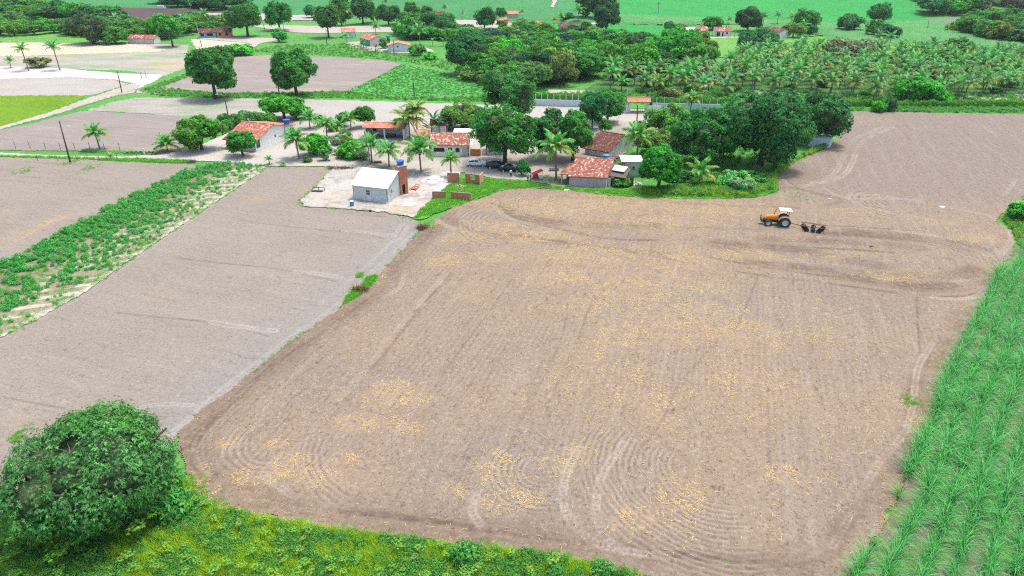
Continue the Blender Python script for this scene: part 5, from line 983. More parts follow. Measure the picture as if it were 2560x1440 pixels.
# ------------------------------------------------------------------ ground cover: stuff nobody could count
def templates(name, meshes):
    c = bpy.data.collections.new(name)
    for k, me in enumerate(meshes):
        o = bpy.data.objects.new('%s_%02d' % (me.name, k), me); c.objects.link(o)
    return c
def scatter(name, pts, scl, rot, pick, coll, label=None):
    """one object whose geometry nodes set a copy of a plant on every point"""
    n = len(pts); me = bpy.data.meshes.new(name); me.vertices.add(n); me.vertices.foreach_set('co', np.asarray(pts, np.float32).ravel())
    for k, v in (('sc', scl), ('rz', rot)):
        at = me.attributes.new(k, 'FLOAT', 'POINT'); at.data.foreach_set('value', np.asarray(v, np.float32))
    at = me.attributes.new('pick', 'INT', 'POINT'); at.data.foreach_set('value', np.asarray(pick, np.int32))
    o = ob(name, me); t = bpy.data.node_groups.new(name, 'GeometryNodeTree')
    t.interface.new_socket('Geometry', in_out='INPUT', socket_type='NodeSocketGeometry'); t.interface.new_socket('Geometry', in_out='OUTPUT', socket_type='NodeSocketGeometry')
    gi, go = t.nodes.new('NodeGroupInput'), t.nodes.new('NodeGroupOutput')
    ip = t.nodes.new('GeometryNodeInstanceOnPoints'); ci = t.nodes.new('GeometryNodeCollectionInfo')
    ci.inputs['Collection'].default_value = coll; ci.inputs['Separate Children'].default_value = True; ci.inputs['Reset Children'].default_value = True
    ip.inputs['Pick Instance'].default_value = True
    def na(nm, ty):
        x = t.nodes.new('GeometryNodeInputNamedAttribute'); x.data_type = ty; x.inputs['Name'].default_value = nm; return x.outputs['Attribute']
    cx = t.nodes.new('ShaderNodeCombineXYZ'); t.links.new(na('rz', 'FLOAT'), cx.inputs[2]); e2r = t.nodes.new('FunctionNodeEulerToRotation'); t.links.new(cx.outputs[0], e2r.inputs[0])
    cs = t.nodes.new('ShaderNodeCombineXYZ'); sc_ = na('sc', 'FLOAT')
    for i in range(3): t.links.new(sc_, cs.inputs[i])
    t.links.new(gi.outputs[0], ip.inputs['Points']); t.links.new(ci.outputs[0], ip.inputs['Instance']); t.links.new(na('pick', 'INT'), ip.inputs['Instance Index'])
    t.links.new(e2r.outputs[0], ip.inputs['Rotation']); t.links.new(cs.outputs[0], ip.inputs['Scale']); t.links.new(ip.outputs[0], go.inputs[0])
    md = o.modifiers.new('plants', 'NODES'); md.node_group = t
    return tag(o, kind='stuff')
def rpoints(poly, n, seed, dens=None, world=False):
    g = np.random.default_rng(seed); pw = poly if world else PP(poly); q = np.array(pw); out = []
    lo, hi = q.min(0), q.max(0); area = 0.5*abs(sum(pw[i-1][0]*pw[i][1]-pw[i][0]*pw[i-1][1] for i in range(len(pw)))); m = int(n*((hi-lo)[0]*(hi-lo)[1])/max(area, 1)*1.05)
    x, y = g.uniform(lo[0], hi[0], m), g.uniform(lo[1], hi[1], m); k = inside(x, y, pw)
    if dens is not None: k &= g.random(m) < dens(x, y)
    return x[k], y[k], g
def blade_tuft(name, g, n, L, spread, wid, mats, arch=0.6, seg=3, base=0.06, droop=0.5, tips=0.0):
    V, F, A, TT = [], [], [], []
    for _ in range(n):
        a_ = g.uniform(0, 2*PI); r0 = base*math.sqrt(g.random()); c = np.array([r0*math.cos(g.uniform(0, 6.28)), r0*math.sin(g.uniform(0, 6.28)), 0.0])
        d = np.array([math.cos(a_), math.sin(a_), 0]); l = L*g.uniform(0.55, 1.1); th = g.uniform(0.1, spread); v = g.uniform(0.05, 1.0); tn = 0.75*(g.random() < tips); side = np.array([-d[1], d[0], 0]); p = c; i0 = len(V)
        for s in range(seg+1):
            t = s/seg; w = wid*(1-t*0.9)*(0.6+0.8*t if t < 0.4 else 1)*0.5
            V += [p-side*w, p+side*w]; A += [v, v]; TT += [tn*t, tn*t]
            ang = th+arch*t*droop*2; p = p+(d*math.sin(ang)+np.array([0, 0, 1])*math.cos(ang))*l/seg
        for s in range(seg): F.append((i0+2*s, i0+2*s+1, i0+2*s+3, i0+2*s+2))
    return np_mesh(name, np.array(V), np.array(F), mats, {'v': np.array(A), 'tint': np.array(TT)}, smooth=False)
def bush_mesh(name, g, r, h, n, leaf, mats, tint=0.1, stem=True, palmate=True):
    """small shrub: sprays of leaves round a few stems"""
    C = sphere_pts(n, g)*[r, r, h*0.5]*g.uniform(0.55, 1.0, (n, 1)); C[:, 2] += h*0.55; D = C-[0, 0, h*0.3]; D /= np.linalg.norm(D, axis=1)[:, None]; D[:, 2] = np.abs(D[:, 2])*0.7+0.4
    V, F = leaf_cards(C, D, leaf, g, 3, 0.42); v = np.repeat(np.clip(g.normal(0.5, 0.25, n), 0, 1), 12); t = np.repeat((g.random(n) < tint)*0.8, 12)
    return np_mesh(name, V, F, mats, {'v': v, 'tint': t}, smooth=False)
def cassava_mesh(name, g, h, mats, heads=3):
    """thin stems, each topped by a whorl of drooping hand-shaped leaves"""
    V, F, A, T = [], [], [], []
    def quad(q, v, t):
        i = len(V); V.extend(q); F.append((i, i+1, i+2, i+3)); A.extend([v]*4); T.extend([t]*4)
    for k in range(heads):
        a_ = g.uniform(0, 6.28); top = np.array([0.28*math.cos(a_)*g.random()*h, 0.28*math.sin(a_)*g.random()*h, h*g.uniform(0.75, 1.05)])
        w = np.array([0.018, 0, 0]); quad([-w, w, top+w, top-w], 0.1, 0.2); w = np.array([0, 0.018, 0]); quad([-w, w, top+w, top-w], 0.1, 0.2)
        for j in range(9):
            b = a_+j*2.4; up = g.uniform(-0.35, 0.55); pet = np.array([math.cos(b), math.sin(b), up])*h*g.uniform(0.02, 0.25); c = top+pet; v = g.uniform(0.2, 1); t = 0.95 if g.random() < 0.05 else (0.35 if g.random() < 0.4 else 0.1)
            for m in range(5):
                e_ = b+(m-2)*0.62; d = np.array([math.cos(e_), math.sin(e_), g.uniform(-0.5, 0.25)]); L = h*0.12*(1-0.10*abs(m-2)); s = np.array([-math.sin(e_), math.cos(e_), 0])*L*0.17
                quad([c, c+d*L*0.55-s, c+d*L, c+d*L*0.55+s], v, t)
    return np_mesh(name, np.array(V), np.array(F), mats, {'v': np.array(A), 'tint': np.array(T)}, smooth=False)
ML = lambda n, c, acc=(0.30, 0.30, 0.03), lo=0.5, hi=1.5: m_leaf(n, col=c, accent=acc, lo=lo, hi=hi)
M['cane'] = ML('sugarcane_leaf', (0.072, 0.34, 0.075), (0.42, 0.66, 0.36), 0.22, 2.1)
M['g_bright'] = ML('grass_blades', (0.16, 0.46, 0.045), lo=0.5, hi=1.5)
M['g_weed'] = ML('weed_blades', (0.34, 0.55, 0.030), (0.36, 0.42, 0.06), 0.5, 1.5)
M['g_meadow'] = ML('meadow_blades', (0.17, 0.44, 0.07), lo=0.5, hi=1.5)
M['cassava'] = ML('cassava_leaf', (0.13, 0.39, 0.05), (0.42, 0.46, 0.07), 0.4, 1.6)
M['cassava2'] = ML('crop_shrub_leaf', (0.085, 0.46, 0.095), (0.25, 0.42, 0.08), 0.5, 1.5)
M['weed_dark'] = ML('dark_weed_leaf', (0.085, 0.38, 0.075), (0.22, 0.42, 0.06), 0.5, 1.5)
M['lime_crop'] = ML('lime_crop_leaf', (0.20, 0.40, 0.03), lo=0.6, hi=1.3)
M['dead_weed'] = ML('dead_weed', (0.50, 0.33, 0.13), lo=0.6, hi=1.3)
gt = np.random.default_rng(8)
CANE = [blade_tuft('cane_clump', gt, 60, 1.9, 0.66, 0.052, M['cane'], 0.9, 4, 0.18, 0.80, 0.22) for _ in range(6)]
T_GRASS = templates('grass_templates', [blade_tuft('tuft', gt, 26, 0.34, 0.8, 0.028, M['g_bright'], 0.7, 2, 0.22) for _ in range(4)])
T_WEED = templates('weed_templates', [blade_tuft('tuft', gt, 34, 0.75, 0.6, 0.040, M['g_weed'], 0.7, 2, 0.26) for _ in range(3)]+[bush_mesh('weed', gt, 0.42, 0.7, 70, 0.12, M['weed_dark'], 0.3) for _ in range(2)]+[bush_mesh('weed', gt, 0.35, 0.5, 70, 0.09, M['g_weed'], 0.3) for _ in range(2)])
T_MEAD = templates('meadow_templates', [blade_tuft('tuft', gt, 20, 0.5, 0.8, 0.06, M['g_meadow'], 0.7, 2, 0.4) for _ in range(3)]+[bush_mesh('weed', gt, 0.5, 0.6, 26, 0.25, M['weed_dark'], 0.3)])
T_BEAN = templates('bean_templates', [bush_mesh('bean', gt, 0.35, 0.3, 18, 0.22, M['cassava2'], 0.4) for _ in range(2)]+[blade_tuft('tuft', gt, 16, 0.35, 0.9, 0.07, M['g_bright'], 0.7, 2, 0.35) for _ in range(2)])
T_CANE = templates('cane_templates', CANE)

# sugarcane on the right: rows that run beside the field's edge
CE = [(2118, 1470), (2170, 1380), (2235, 1262), (2300, 1110), (2345, 985), (2362, 905), (2440, 795), (2492, 690), (2545, 622), (2580, 590)]
e0, e1 = P(2150, 1440), P(2500, 690); dirx = (e1-e0); dirx.z = 0; rl = dirx.length; dirx.normalize(); nrm = Vector((dirx.y, -dirx.x, 0))
cane_poly = PP(CE)+[(120, 100), (120, 40), (40, 22)]
gc = np.random.default_rng(9); cl = []
for r_ in range(30):
    base = e0+nrm*(r_*1.62-6.5+gc.normal()*0.06); t = -16.0
    while t < rl+34:
        t += gc.uniform(0.30, 0.58)
        x, y = base.x+dirx.x*t+nrm.x*0.15*math.sin(t/5+r_)+gc.normal()*0.10, base.y+dirx.y*t+nrm.y*0.15*math.sin(t/5+r_)+gc.normal()*0.10
        if inside(np.array([x]), np.array([y]), cane_poly)[0] and not (y > 88 and r_ < 8 and gc.random() < .6) and vnoise(np.array([x/2.1]), np.array([y/2.1]), 3)[0] > 0.09: cl.append((x, y, gc.uniform(0.75, 1.3)*(0.8+0.4*vnoise(np.array([x/7]), np.array([y/7]), 5)[0])))
vis = sorted([c for c in cl if in_view(c[0], c[1], 0.995)], key=lambda c: c[1]); near, rest = vis[:298], vis[298:]+[c for c in cl if not in_view(c[0], c[1], 0.995)]
for k, (x, y, s) in enumerate(near):
    o = ob('sugarcane_clump', CANE[k % 6], None, (x, y, 0)); o.rotation_euler.z = gc.uniform(0, 6.28); o.scale = (s, s, s*gc.uniform(0.9, 1.1))
    tag(o, 'bright green sugarcane clump in the rows nearest the lower right corner', 'sugarcane', 'sugarcane clumps of the nearest rows')
rr = np.array(rest); scatter('sugarcane_rows', np.c_[rr[:, :2], np.zeros(len(rr))], rr[:, 2], gc.uniform(0, 6.28, len(rr)), gc.integers(0, 6, len(rr)), T_CANE)
M['cane_soil'] = m_soil('cane_field_soil', (0.25, 0.21, 0.16), (0.30, 0.26, 0.20), (0.16, 0.12, 0.08), (0.46, 0.41, 0.33), rot=math.atan2(dirx.y, dirx.x), streak=0.3, alt=(0.16, 0.26, 0.08))
patch('cane_field_soil', cane_poly, M['cane_soil'], 0.4, 0.4, 0.02, 0.4, 0.7, afun=lambda x, y: np.stack([0*x, 0*x, 0*x, 0.8*sstep((fbm(x/1.5, y/1.5, 8)-0.42)*6)], 1), world=True)

# the weedy near corner
WEED = [(-300, 1240), (0, 1225), (200, 1300), (400, 1260), (462, 1195), (500, 1252), (560, 1280), (700, 1306), (850, 1332), (1040, 1356), (1200, 1376), (1300, 1384), (1390, 1398), (1500, 1425), (1600, 1450), (1720, 1475), (1720, 1620), (-300, 1620)]
x, y, gg = rpoints(WEED, 15000, 31)
pk = np.where(fbm(x/2.5, y/2.5, 9) > 0.54, gg.integers(3, 7, len(x)), gg.integers(0, 3, len(x))); pk = np.where(gg.random(len(x)) < 0.25, gg.integers(0, 7, len(x)), pk)
sc_ = gg.uniform(0.6, 1.15, len(x))
scatter('weeds', np.c_[x, y, 0*x], sc_, gg.uniform(0, 6.28, len(x)), pk, T_WEED)
CASS = [cassava_mesh('cassava_plant', gt, 1.0, M['cassava'], heads=h_) for h_ in (2, 3, 3, 4)]
cp = []; gg = np.random.default_rng(32); wp = PP([(-100, 1330), (150, 1380), (470, 1240), (560, 1290), (850, 1345), (1200, 1388), (1390, 1408), (1640, 1465), (1660, 1500), (-100, 1500)])
for _ in range(6000):
    x, y = gg.uniform(-40, 15), gg.uniform(27, 45)
    if inside(np.array([x]), np.array([y]), wp)[0] and all((x-a_)**2+(y-b_)**2 > 0.62 for a_, b_ in cp) and len(cp) < 95 and in_view(x, y, 1.02) and y > 31.4 and fbm(np.array([x/4]), np.array([y/4]), 12)[0] > 0.40: cp.append((x, y))
for x, y in cp:
    o = ob('cassava_plant', CASS[gg.integers(0, 4)], None, (x, y, 0)); s = gg.uniform(0.65, 1.15); o.scale = (s*1.1, s*1.1, s); o.rotation_euler.z = gg.uniform(0, 6.28)
    tag(o, 'thin-stemmed cassava plant with pale hand-shaped leaves in the weedy strip below the ploughed field', 'cassava plant', 'cassava plants among the near weeds')
for cx, by, s, lab in ((300, 1370, 2.0, 'tall cassava plant with yellow lower leaves in front of the great mango'), (205, 1400, 2.1, 'wide cassava plant with many yellow leaves, at the foot of the great mango'), (355, 1365, 2.1, 'tall bare-stemmed cassava plant right of the great mango\'s foot'), (382, 1330, 2.2, 'rounded cassava plant with drooping yellow leaves touching the mango\'s right side'), (60, 1390, 2.1, 'leaning cassava plant at the left edge below the mango'), (160, 1425, 1.9, 'small yellowing cassava plant at the very bottom left of the mango')):
    p = P(cx, by); o = ob('cassava_plant', CASS[int(s*10) % 4], None, p); o.scale = (s, s, s); tag(o, lab, 'cassava plant')
for cx, by, w, h, lab in ((1160, 1405, 74, 70, 'dark leafy bush standing highest on the weedy strip'), (1505, 1440, 60, 50, 'dark green bush in the weeds right of the highest bush'), (1390, 1445, 50, 40, 'pale leafy bush in the weeds between the two dark bushes'), (1060, 1380, 30, 40, 'feathery bush left of the highest bush on the weedy strip'), (420, 1230, 90, 110, 'fine-leaved bush growing against the great mango\'s right side'), (440, 1290, 100, 80, 'low teal-leaved bush below the fine-leaved one by the mango')):
    p = P(cx, by); s = ppm(p); me = bush_mesh('green_bush', gt, 1.0, 1.5, 340, 0.26, M['weed_dark'], 0.25); o = ob('green_bush', me, None, p); k_ = w/2/s; o.scale = (k_, k_, k_); tag(o, lab, 'bush')

# the crop strip on the left
gg = np.random.default_rng(33); SH = [bush_mesh('crop_shrub', gt, 0.5, 0.75, 60, 0.20, M['cassava2'], 0.15) for _ in range(5)]; T_SH = templates('shrub_templates', SH+[blade_tuft('tuft', gt, 22, 0.4, 0.8, 0.04, M['g_meadow'], 0.7, 2, 0.3)])
sp = PP(STRIP); le = PP([(-300, 815), (0, 664), (100, 612), (200, 560), (330, 490), (440, 441), (505, 415), (580, 408)]); re_ = PP([(-300, 1010), (0, 847), (200, 741), (400, 601), (640, 439), (667, 419)]); ss = []
xx, yy, _g = rpoints(STRIP, 9000, 34); dl, _ = dline(xx, yy, le, reach=40); dr_, _ = dline(xx, yy, re_, reach=40)
f_ = dl/(dl+dr_+1e-6); pr = np.clip(1.0-f_*0.85, 0.0, 1)+0.30*sstep((fbm(xx/3.5, yy/3.5, 9)-0.5)*7)*(f_ < 0.93); pr = pr*sstep((fbm(xx/2.2, yy/2.2, 29)-0.30)*5); keep = (_g.random(len(xx)) < np.clip(pr, 0.05, 1)*0.34) & (dl > 0.3) & (dr_ > 0.35)
S_ = [(a_, b_, max(0.5, 1.0-0.45*c_)*_g.uniform(0.55, 1.2)) for a_, b_, c_ in zip(xx[keep], yy[keep], f_[keep])]
S_ = sorted(S_, key=lambda s: -(s[2]/(s[1]+20)) if in_view(s[0], s[1], 0.99) else 9)
for k, (x, y, s) in enumerate(S_[:290]):
    o = ob('crop_shrub', SH[k % 5], None, (x, y, 0.08)); o.scale = (s*1.1, s*1.1, s); o.rotation_euler.z = gg.uniform(0, 6.28)
    tag(o, 'bushy green crop shrub in the nearer part of the diagonal planted strip', 'shrub', 'crop shrubs of the diagonal strip')
rr = np.array(S_[290:]); scatter('crop_shrubs_far', np.c_[rr[:, :2], 0*rr[:, 0]+0.08], rr[:, 2], gg.uniform(0, 6.28, len(rr)), gg.integers(0, 5, len(rr)), T_SH)
x, y, gg = rpoints(STRIP, 6500, 35, lambda a_, b_: 0.25+0.75*(fbm(a_/2.5, b_/2.5, 19) > 0.5)); scatter('strip_grass', np.c_[x, y, 0*x+0.08], gg.uniform(0.5, 1.0, len(x)), gg.uniform(0, 6.28, len(x)), np.full(len(x), 5), T_SH)

def lawn(name, poly, n, seed, coll, nk, s=(0.6, 1.2), z=0.1, dens=None):
    x, y, gg = rpoints(poly, n, seed, dens); scatter(name, np.c_[x, y, terrain(x, y)+z], gg.uniform(*s, len(x)), gg.uniform(0, 6.28, len(x)), gg.integers(0, nk, len(x)), coll)
VERGE = [(1034, 548), (1062, 520), (1088, 498), (1120, 468), (1138, 452), (1180, 443), (1230, 450), (1310, 455), (1370, 468), (1430, 473), (1530, 477), (1600, 474), (1760, 458), (1900, 438), (1945, 445), (1936, 482), (1880, 495), (1700, 496), (1560, 491), (1420, 475), (1340, 470), (1260, 473), (1190, 499), (1130, 519), (1080, 538)]
lawn('verge_grass', VERGE, 5200, 41, T_GRASS, 4, (0.8, 1.7))
lawn('tall_verge_grass', [(1600, 478), (1700, 470), (1850, 455), (1930, 440), (2000, 395), (2080, 355), (2060, 372), (1990, 402), (1940, 440), (1935, 475), (1860, 493), (1600, 490)], 1600, 42, T_WEED, 7, (0.9, 1.5))
lawn('verge_grass', [(858, 766), (866, 745), (884, 728), (905, 715), (918, 695), (940, 690), (942, 700), (925, 720), (890, 746)], 420, 43, T_GRASS, 4, (0.7, 1.3))
lawn('roadside_grass', [(0, 390), (180, 394), (280, 398), (330, 397), (470, 402), (480, 409), (380, 407), (200, 399), (0, 393)], 900, 44, T_GRASS, 4, (0.7, 1.5))
lawn('roadside_grass', [(205, 376), (300, 378), (390, 382), (390, 386), (290, 386), (205, 381)], 260, 45, T_GRASS, 4, (0.7, 1.3))
lawn('field_edge_weeds', [(340, 228), (400, 210), (470, 185), (480, 190), (400, 220), (560, 234), (870, 230), (1000, 244), (1230, 243), (1230, 256), (1000, 250), (860, 246), (560, 246), (400, 240)], 3000, 46, T_MEAD, 4, (0.5, 1.2), 0.0)
lawn('far_meadow_weeds', [(620, 130), (700, 112), (880, 112), (1000, 136), (1120, 150), (1200, 180), (1200, 195), (1100, 172), (1010, 155), (860, 142), (700, 134)], 2600, 47, T_MEAD, 4, (0.5, 1.2), 0.0)
lawn('bean_plants', [(876, 228), (944, 196), (1004, 163), (1100, 182), (1190, 206), (1226, 214), (1220, 241), (1000, 244)], 2600, 48, T_BEAN, 4, (0.7, 1.2), 0.25)
lawn('hedge_foot_grass', [(2110, 272), (2300, 268), (2600, 262), (2600, 284), (2330, 282), (2110, 278)], 1500, 49, T_MEAD, 4, (0.6, 1.2), 0.05)
lawn('meadow_grass', [(1640, 250), (2110, 250), (2110, 290), (2000, 360), (1940, 440), (1700, 455), (1600, 400)], 3000, 50, T_MEAD, 4, (0.8, 1.6), 0.05)
lawn('corner_grass', [(2500, 545), (2560, 500), (2640, 480), (2700, 560), (2600, 590), (2545, 615), (2530, 580)], 900, 51, T_WEED, 7, (0.7, 1.2), 0.02)
lawn('yard_grass', [(1300, 440), (1420, 448), (1430, 465), (1330, 452)], 260, 52, T_GRASS, 4, (0.4, 0.9), 0.12)
lawn('orchard_grass', [(1340, 240), (1480, 230), (1700, 225), (1850, 225), (2100, 235), (2560, 238), (2560, 262), (2100, 268), (1640, 262), (1340, 246)], 3500, 53, T_MEAD, 4, (0.7, 1.5), 0.05)
for k, (cx, cy, w) in enumerate(((58, 428, 22), (222, 423, 22), (178, 407, 18), (1985, 490, 40), (2280, 1010, 24), (45, 1094, 20), (900, 690, 10), (1075, 565, 20))):
    p = P(cx, cy); gg = np.random.default_rng(60+k); n = 50; r_ = w/ppm(p); x = p.x+gg.normal(0, r_*0.5, n); y = p.y+gg.normal(0, r_*0.8, n)
    scatter('grass_patch', np.c_[x, y, 0*x+0.08], gg.uniform(0.5, 1.0, n), gg.uniform(0, 6.28, n), gg.integers(0, 4, n), T_GRASS)

def margin(name, pts, n, w, seed, coll, nk, sc=(0.4, 1.0), z=0.08):
    g = np.random.default_rng(seed); q = np.array(PP(pts)); L = np.r_[0, np.cumsum(np.hypot(*np.diff(q, axis=0).T))]; t = g.random(n)*L[-1]; t = t[vnoise(t/2.3, t*0, seed) > 0.38]
    x, y = np.interp(t, L, q[:, 0])+g.normal(0, w, len(t)), np.interp(t, L, q[:, 1])+g.normal(0, w, len(t)); scatter(name, np.c_[x, y, terrain(x, y)+z], g.uniform(*sc, len(x)), g.uniform(0, 6.28, len(x)), g.integers(0, nk, len(x)), coll)
for k_, (pts, n_, w_) in enumerate((([(838, 418), (790, 470), (752, 500), (758, 517), (850, 523), (960, 532), (1034, 547)], 260, 0.35), ([(0, 846), (200, 741), (400, 601), (640, 438), (668, 418), (838, 418)], 420, 0.25), ([(0, 664), (200, 560), (440, 441), (505, 415)], 500, 0.35),
        ([(0, 314), (110, 283), (250, 236), (330, 208)], 260, 0.5), ([(0, 325), (125, 292), (290, 240), (345, 222)], 260, 0.5), ([(215, 276), (340, 244), (520, 246)], 200, 0.5), ([(480, 292), (560, 303), (520, 340), (455, 352), (460, 376)], 160, 0.4), ([(1190, 501), (1260, 475), (1340, 471), (1420, 476), (1560, 493), (1700, 498), (1880, 497)], 500, 0.35),
        ([(1942, 485), (1945, 440), (1985, 405), (2040, 385), (2090, 350)], 260, 0.5), ([(380, 215), (470, 187), (600, 141), (700, 137), (962, 151), (1004, 160)], 400, 0.5), ([(0, 241), (205, 240)], 160, 0.6), ([(0, 377), (250, 379), (400, 387)], 220, 0.4), ([(1046, 580), (1010, 622), (950, 690)], 90, 0.35), ([(860, 766), (720, 861), (560, 986)], 60, 0.3), ([(472, 1188), (520, 1252), (600, 1286), (850, 1330), (1200, 1372), (1390, 1394), (1600, 1444)], 420, 0.28))):
    margin('edge_weeds', pts, n_, w_, 700+k_, T_GRASS, 4, (0.35, 1.0) if pts[0][1] < 1000 else (0.5, 1.2))
# straw left on the ploughed field, and dead weeds along the cane
def straw(name, x, y, g, L=(0.12, 0.50), w=0.0125, z=0.10, mat='straw'):
    n = len(x); a_ = g.uniform(0, 6.28, n); l = (L[0]+(L[1]-L[0])*g.random(n)**2.2)/2*1.15; t = g.uniform(-0.25, 0.35, n); d = np.stack([np.cos(a_)*l, np.sin(a_)*l, t*l], 1); s = np.stack([-np.sin(a_)*w, np.cos(a_)*w, 0*a_], 1); c = np.stack([x, y, z+g.uniform(0, 0.06, n)], 1)
    V = np.stack([c-d-s, c+d-s, c+d+s, c-d+s], 1).reshape(-1, 3); tag(ob(name, np_mesh(name, V, np.arange(n*4).reshape(n, 4), M[mat], smooth=False)), kind='stuff')
gs = np.random.default_rng(71); q = np.array(PP(MAIN)); m = 330000
x, y = gs.uniform(-32, 75, m), gs.uniform(34, 112, m); k = inside(x, y, PP(MAIN)); x, y = x[k], y[k]
dn = np.clip(blobs(x, y, STRAW)*1.0*1.3*sstep((fbm(x/0.9, y/0.9, 44, 5)-0.42)*9)+0.02+0.07*(fbm(x/6, y/6, 45) > 0.56)*((x > -5) & (y < 100)), 0, 1); k = gs.random(len(x)) < dn*1.4*(0.35+1.1*(vnoise((x*math.cos(MAIN_ROT)+y*math.sin(MAIN_ROT))/2.6, (y*math.cos(MAIN_ROT)-x*math.sin(MAIN_ROT))/0.32, 8) > 0.5)); straw('straw', x[k], y[k], gs)
x, y, g_ = rpoints([(2130, 1450), (2200, 1290), (2290, 1080), (2330, 985), (2350, 905), (2368, 905), (2350, 990), (2310, 1110), (2240, 1262), (2160, 1400), (2120, 1470)], 1600, 72, lambda a_, b_: 0.15+(fbm(a_/1.2, b_/1.2, 4) > 0.5)*0.85); straw('dead_weeds', x, y, g_, (0.2, 0.45), 0.013, 0.10, 'dead')
x, y, g_ = rpoints([(470, 1190), (530, 1245), (620, 1282), (850, 1322), (850, 1335), (600, 1292), (500, 1258)], 1100, 73); straw('dead_weeds', x, y, g_, (0.2, 0.45), 0.013, 0.10, 'dead')

# ------------------------------------------------------------------ houses
def tile_slope(p0, p1, p2, p3, g, col_w=0.25, row=0.42, seed_v=0.5, amp=0.055):
    """barrel tiles on a slope: p0-p1 is the eave, p3-p2 the ridge; returns vertices, faces, tile values"""
    p0, p1, p2, p3 = [np.array(p, float) for p in (p0, p1, p2, p3)]
    W_, H_ = np.linalg.norm(p1-p0), np.linalg.norm(p3-p0); nc, nr = max(2, int(W_/col_w)), max(2, int(H_/row)); nn = np.cross(p1-p0, p3-p0); nn /= np.linalg.norm(nn)
    if nn[2] < 0: nn = -nn
    V, F, A = [], [], []
    prof = [(0.0, 0.0), (0.18, 0.75), (0.5, 1.0), (0.82, 0.75), (1.0, 0.0)]
    def at(u, v, h): return (p0*(1-u)+p1*u)*(1-v)+(p3*(1-u)+p2*u)*v+nn*h
    for c in range(nc):
        for r_ in range(nr):
            val = g.random(); j = g.normal()*0.006; v0, v1 = r_/nr, min(1.0, (r_+1.12)/nr); i0 = len(V)
            for (u, h) in prof:
                uu = (c+u)/nc
                V.append(at(uu, v0, h*amp+0.028+j)); V.append(at(uu, v1, h*amp*0.9+0.004+j)); A += [val, val]
            for k in range(4): F.append((i0+2*k, i0+2*k+2, i0+2*k+3, i0+2*k+1))
    return V, F, A
def roof_part(name, slopes, mat, g, parent, thick=0.06, ridge=True, **kw):
    V, F, A = [], [], []
    for s in slopes:
        v, f, a_ = tile_slope(*s, g, **kw); o = len(V); V += v; F += [tuple(i+o for i in q_) for q_ in f]; A += a_
        b = [np.array(p, float)-[0, 0, 0.02] for p in s]; o = len(V); V += b+[p-[0, 0, thick] for p in b]; A += [0.3]*8
        F += [(o, o+1, o+2, o+3), (o+7, o+6, o+5, o+4)]+[(o+k, o+4+k, o+4+(k+1) % 4, o+(k+1) % 4) for k in range(4)]
    if ridge and len(slopes) > 1:
        a_, b = np.array(slopes[0][3], float), np.array(slopes[0][2], float); n = max(3, int(np.linalg.norm(b-a_)/0.4)); d = (b-a_)/n; s_ = np.cross(d, [0, 0, 1]); s_ /= np.linalg.norm(s_)
        for k in range(n):
            val = g.random(); o = len(V)
            for t in (0, 1.1):
                for x_, z_ in ((-0.13, 0.02), (-0.07, 0.11), (0.07, 0.11), (0.13, 0.02)): V.append(a_+d*(k+t)+s_*x_+[0, 0, z_+0.02+0.012*(1-t)]); A.append(val)
            F += [(o+j, o+j+1, o+5+j, o+4+j) for j in range(3)]
    me = np_mesh(name, np.array([list(v) for v in V]), np.array(F), mat, {'v': np.array(A)}, smooth=False)
    o = ob(name, me, parent); return o
def sheet_roof(name, slopes, mat, parent, thick=0.05, wave=0.04):
    mb = MB()
    for s in slopes:
        p0, p1, p2, p3 = [Vector(p) for p in s]; n = max(4, int((p1-p0).length/0.20)); nn = (p1-p0).cross(p3-p0).normalized()
        if nn.z < 0: nn = -nn
        for k in range(n):
            u0, u1 = k/n, (k+1)/n; h0, h1 = (wave if k % 2 else 0), (0 if k % 2 else wave)
            a_, b, c, d = p0.lerp(p1, u0)+nn*h0, p0.lerp(p1, u1)+nn*h1, p3.lerp(p2, u1)+nn*h1, p3.lerp(p2, u0)+nn*h0
            t = nn*thick; mb.add([a_, b, c, d, a_-t, b-t, c-t, d-t], [(0, 1, 2, 3), (7, 6, 5, 4), (0, 4, 5, 1), (2, 6, 7, 3)]+([(0, 3, 7, 4)] if k == 0 else [])+([(1, 5, 6, 2)] if k == n-1 else []))
    return mb.build(name, mat, parent)
def opening(parent, o, ex, w, h, z, x, kind='window', frame='white_paint', fill_='dark', bars=0, depth=0.05, ny=None):
    """door or window on a wall through o along ex; outward normal is right of ex"""
    n = Vector((ex.y, -ex.x, 0)); B = lambda u, v, q: o+ex*u+n*q+Vector((0, 0, v))
    mb = MB(); t = 0.08
    def slab(u0, u1, v0, v1, q0, q1): mb.add([B(u, v, q) for u in (u0, u1) for v in (v0, v1) for q in (q0, q1)], [(0, 1, 3, 2), (4, 6, 7, 5), (0, 4, 5, 1), (2, 3, 7, 6), (0, 2, 6, 4), (1, 5, 7, 3)])
    slab(x, x+t, z, z+h, 0.0, depth); slab(x+w-t, x+w, z, z+h, 0.0, depth); slab(x+t, x+w-t, z+h-t, z+h, 0.0, depth-0.003)
    if kind == 'window': slab(x+t, x+w-t, z, z+t, 0.0, depth-0.003)
    for k in range(bars): u = x+t+(w-2*t)*(k+1)/(bars+1); slab(u-0.02, u+0.02, z+t, z+h-t, 0.015, depth-0.012)
    fr = mb.build(kind, M[frame], parent)
    m2 = MB(); m2.add([B(u, v, q) for u in (x+t, x+w-t) for v in (z+(t if kind == 'window' else 0), z+h-t) for q in (0.0, 0.012)], [(0, 1, 3, 2), (4, 6, 7, 5), (0, 4, 5, 1), (2, 3, 7, 6), (0, 2, 6, 4), (1, 5, 7, 3)])
    m2.build('pane' if kind == 'window' else 'leaf', M[fill_], fr); return fr
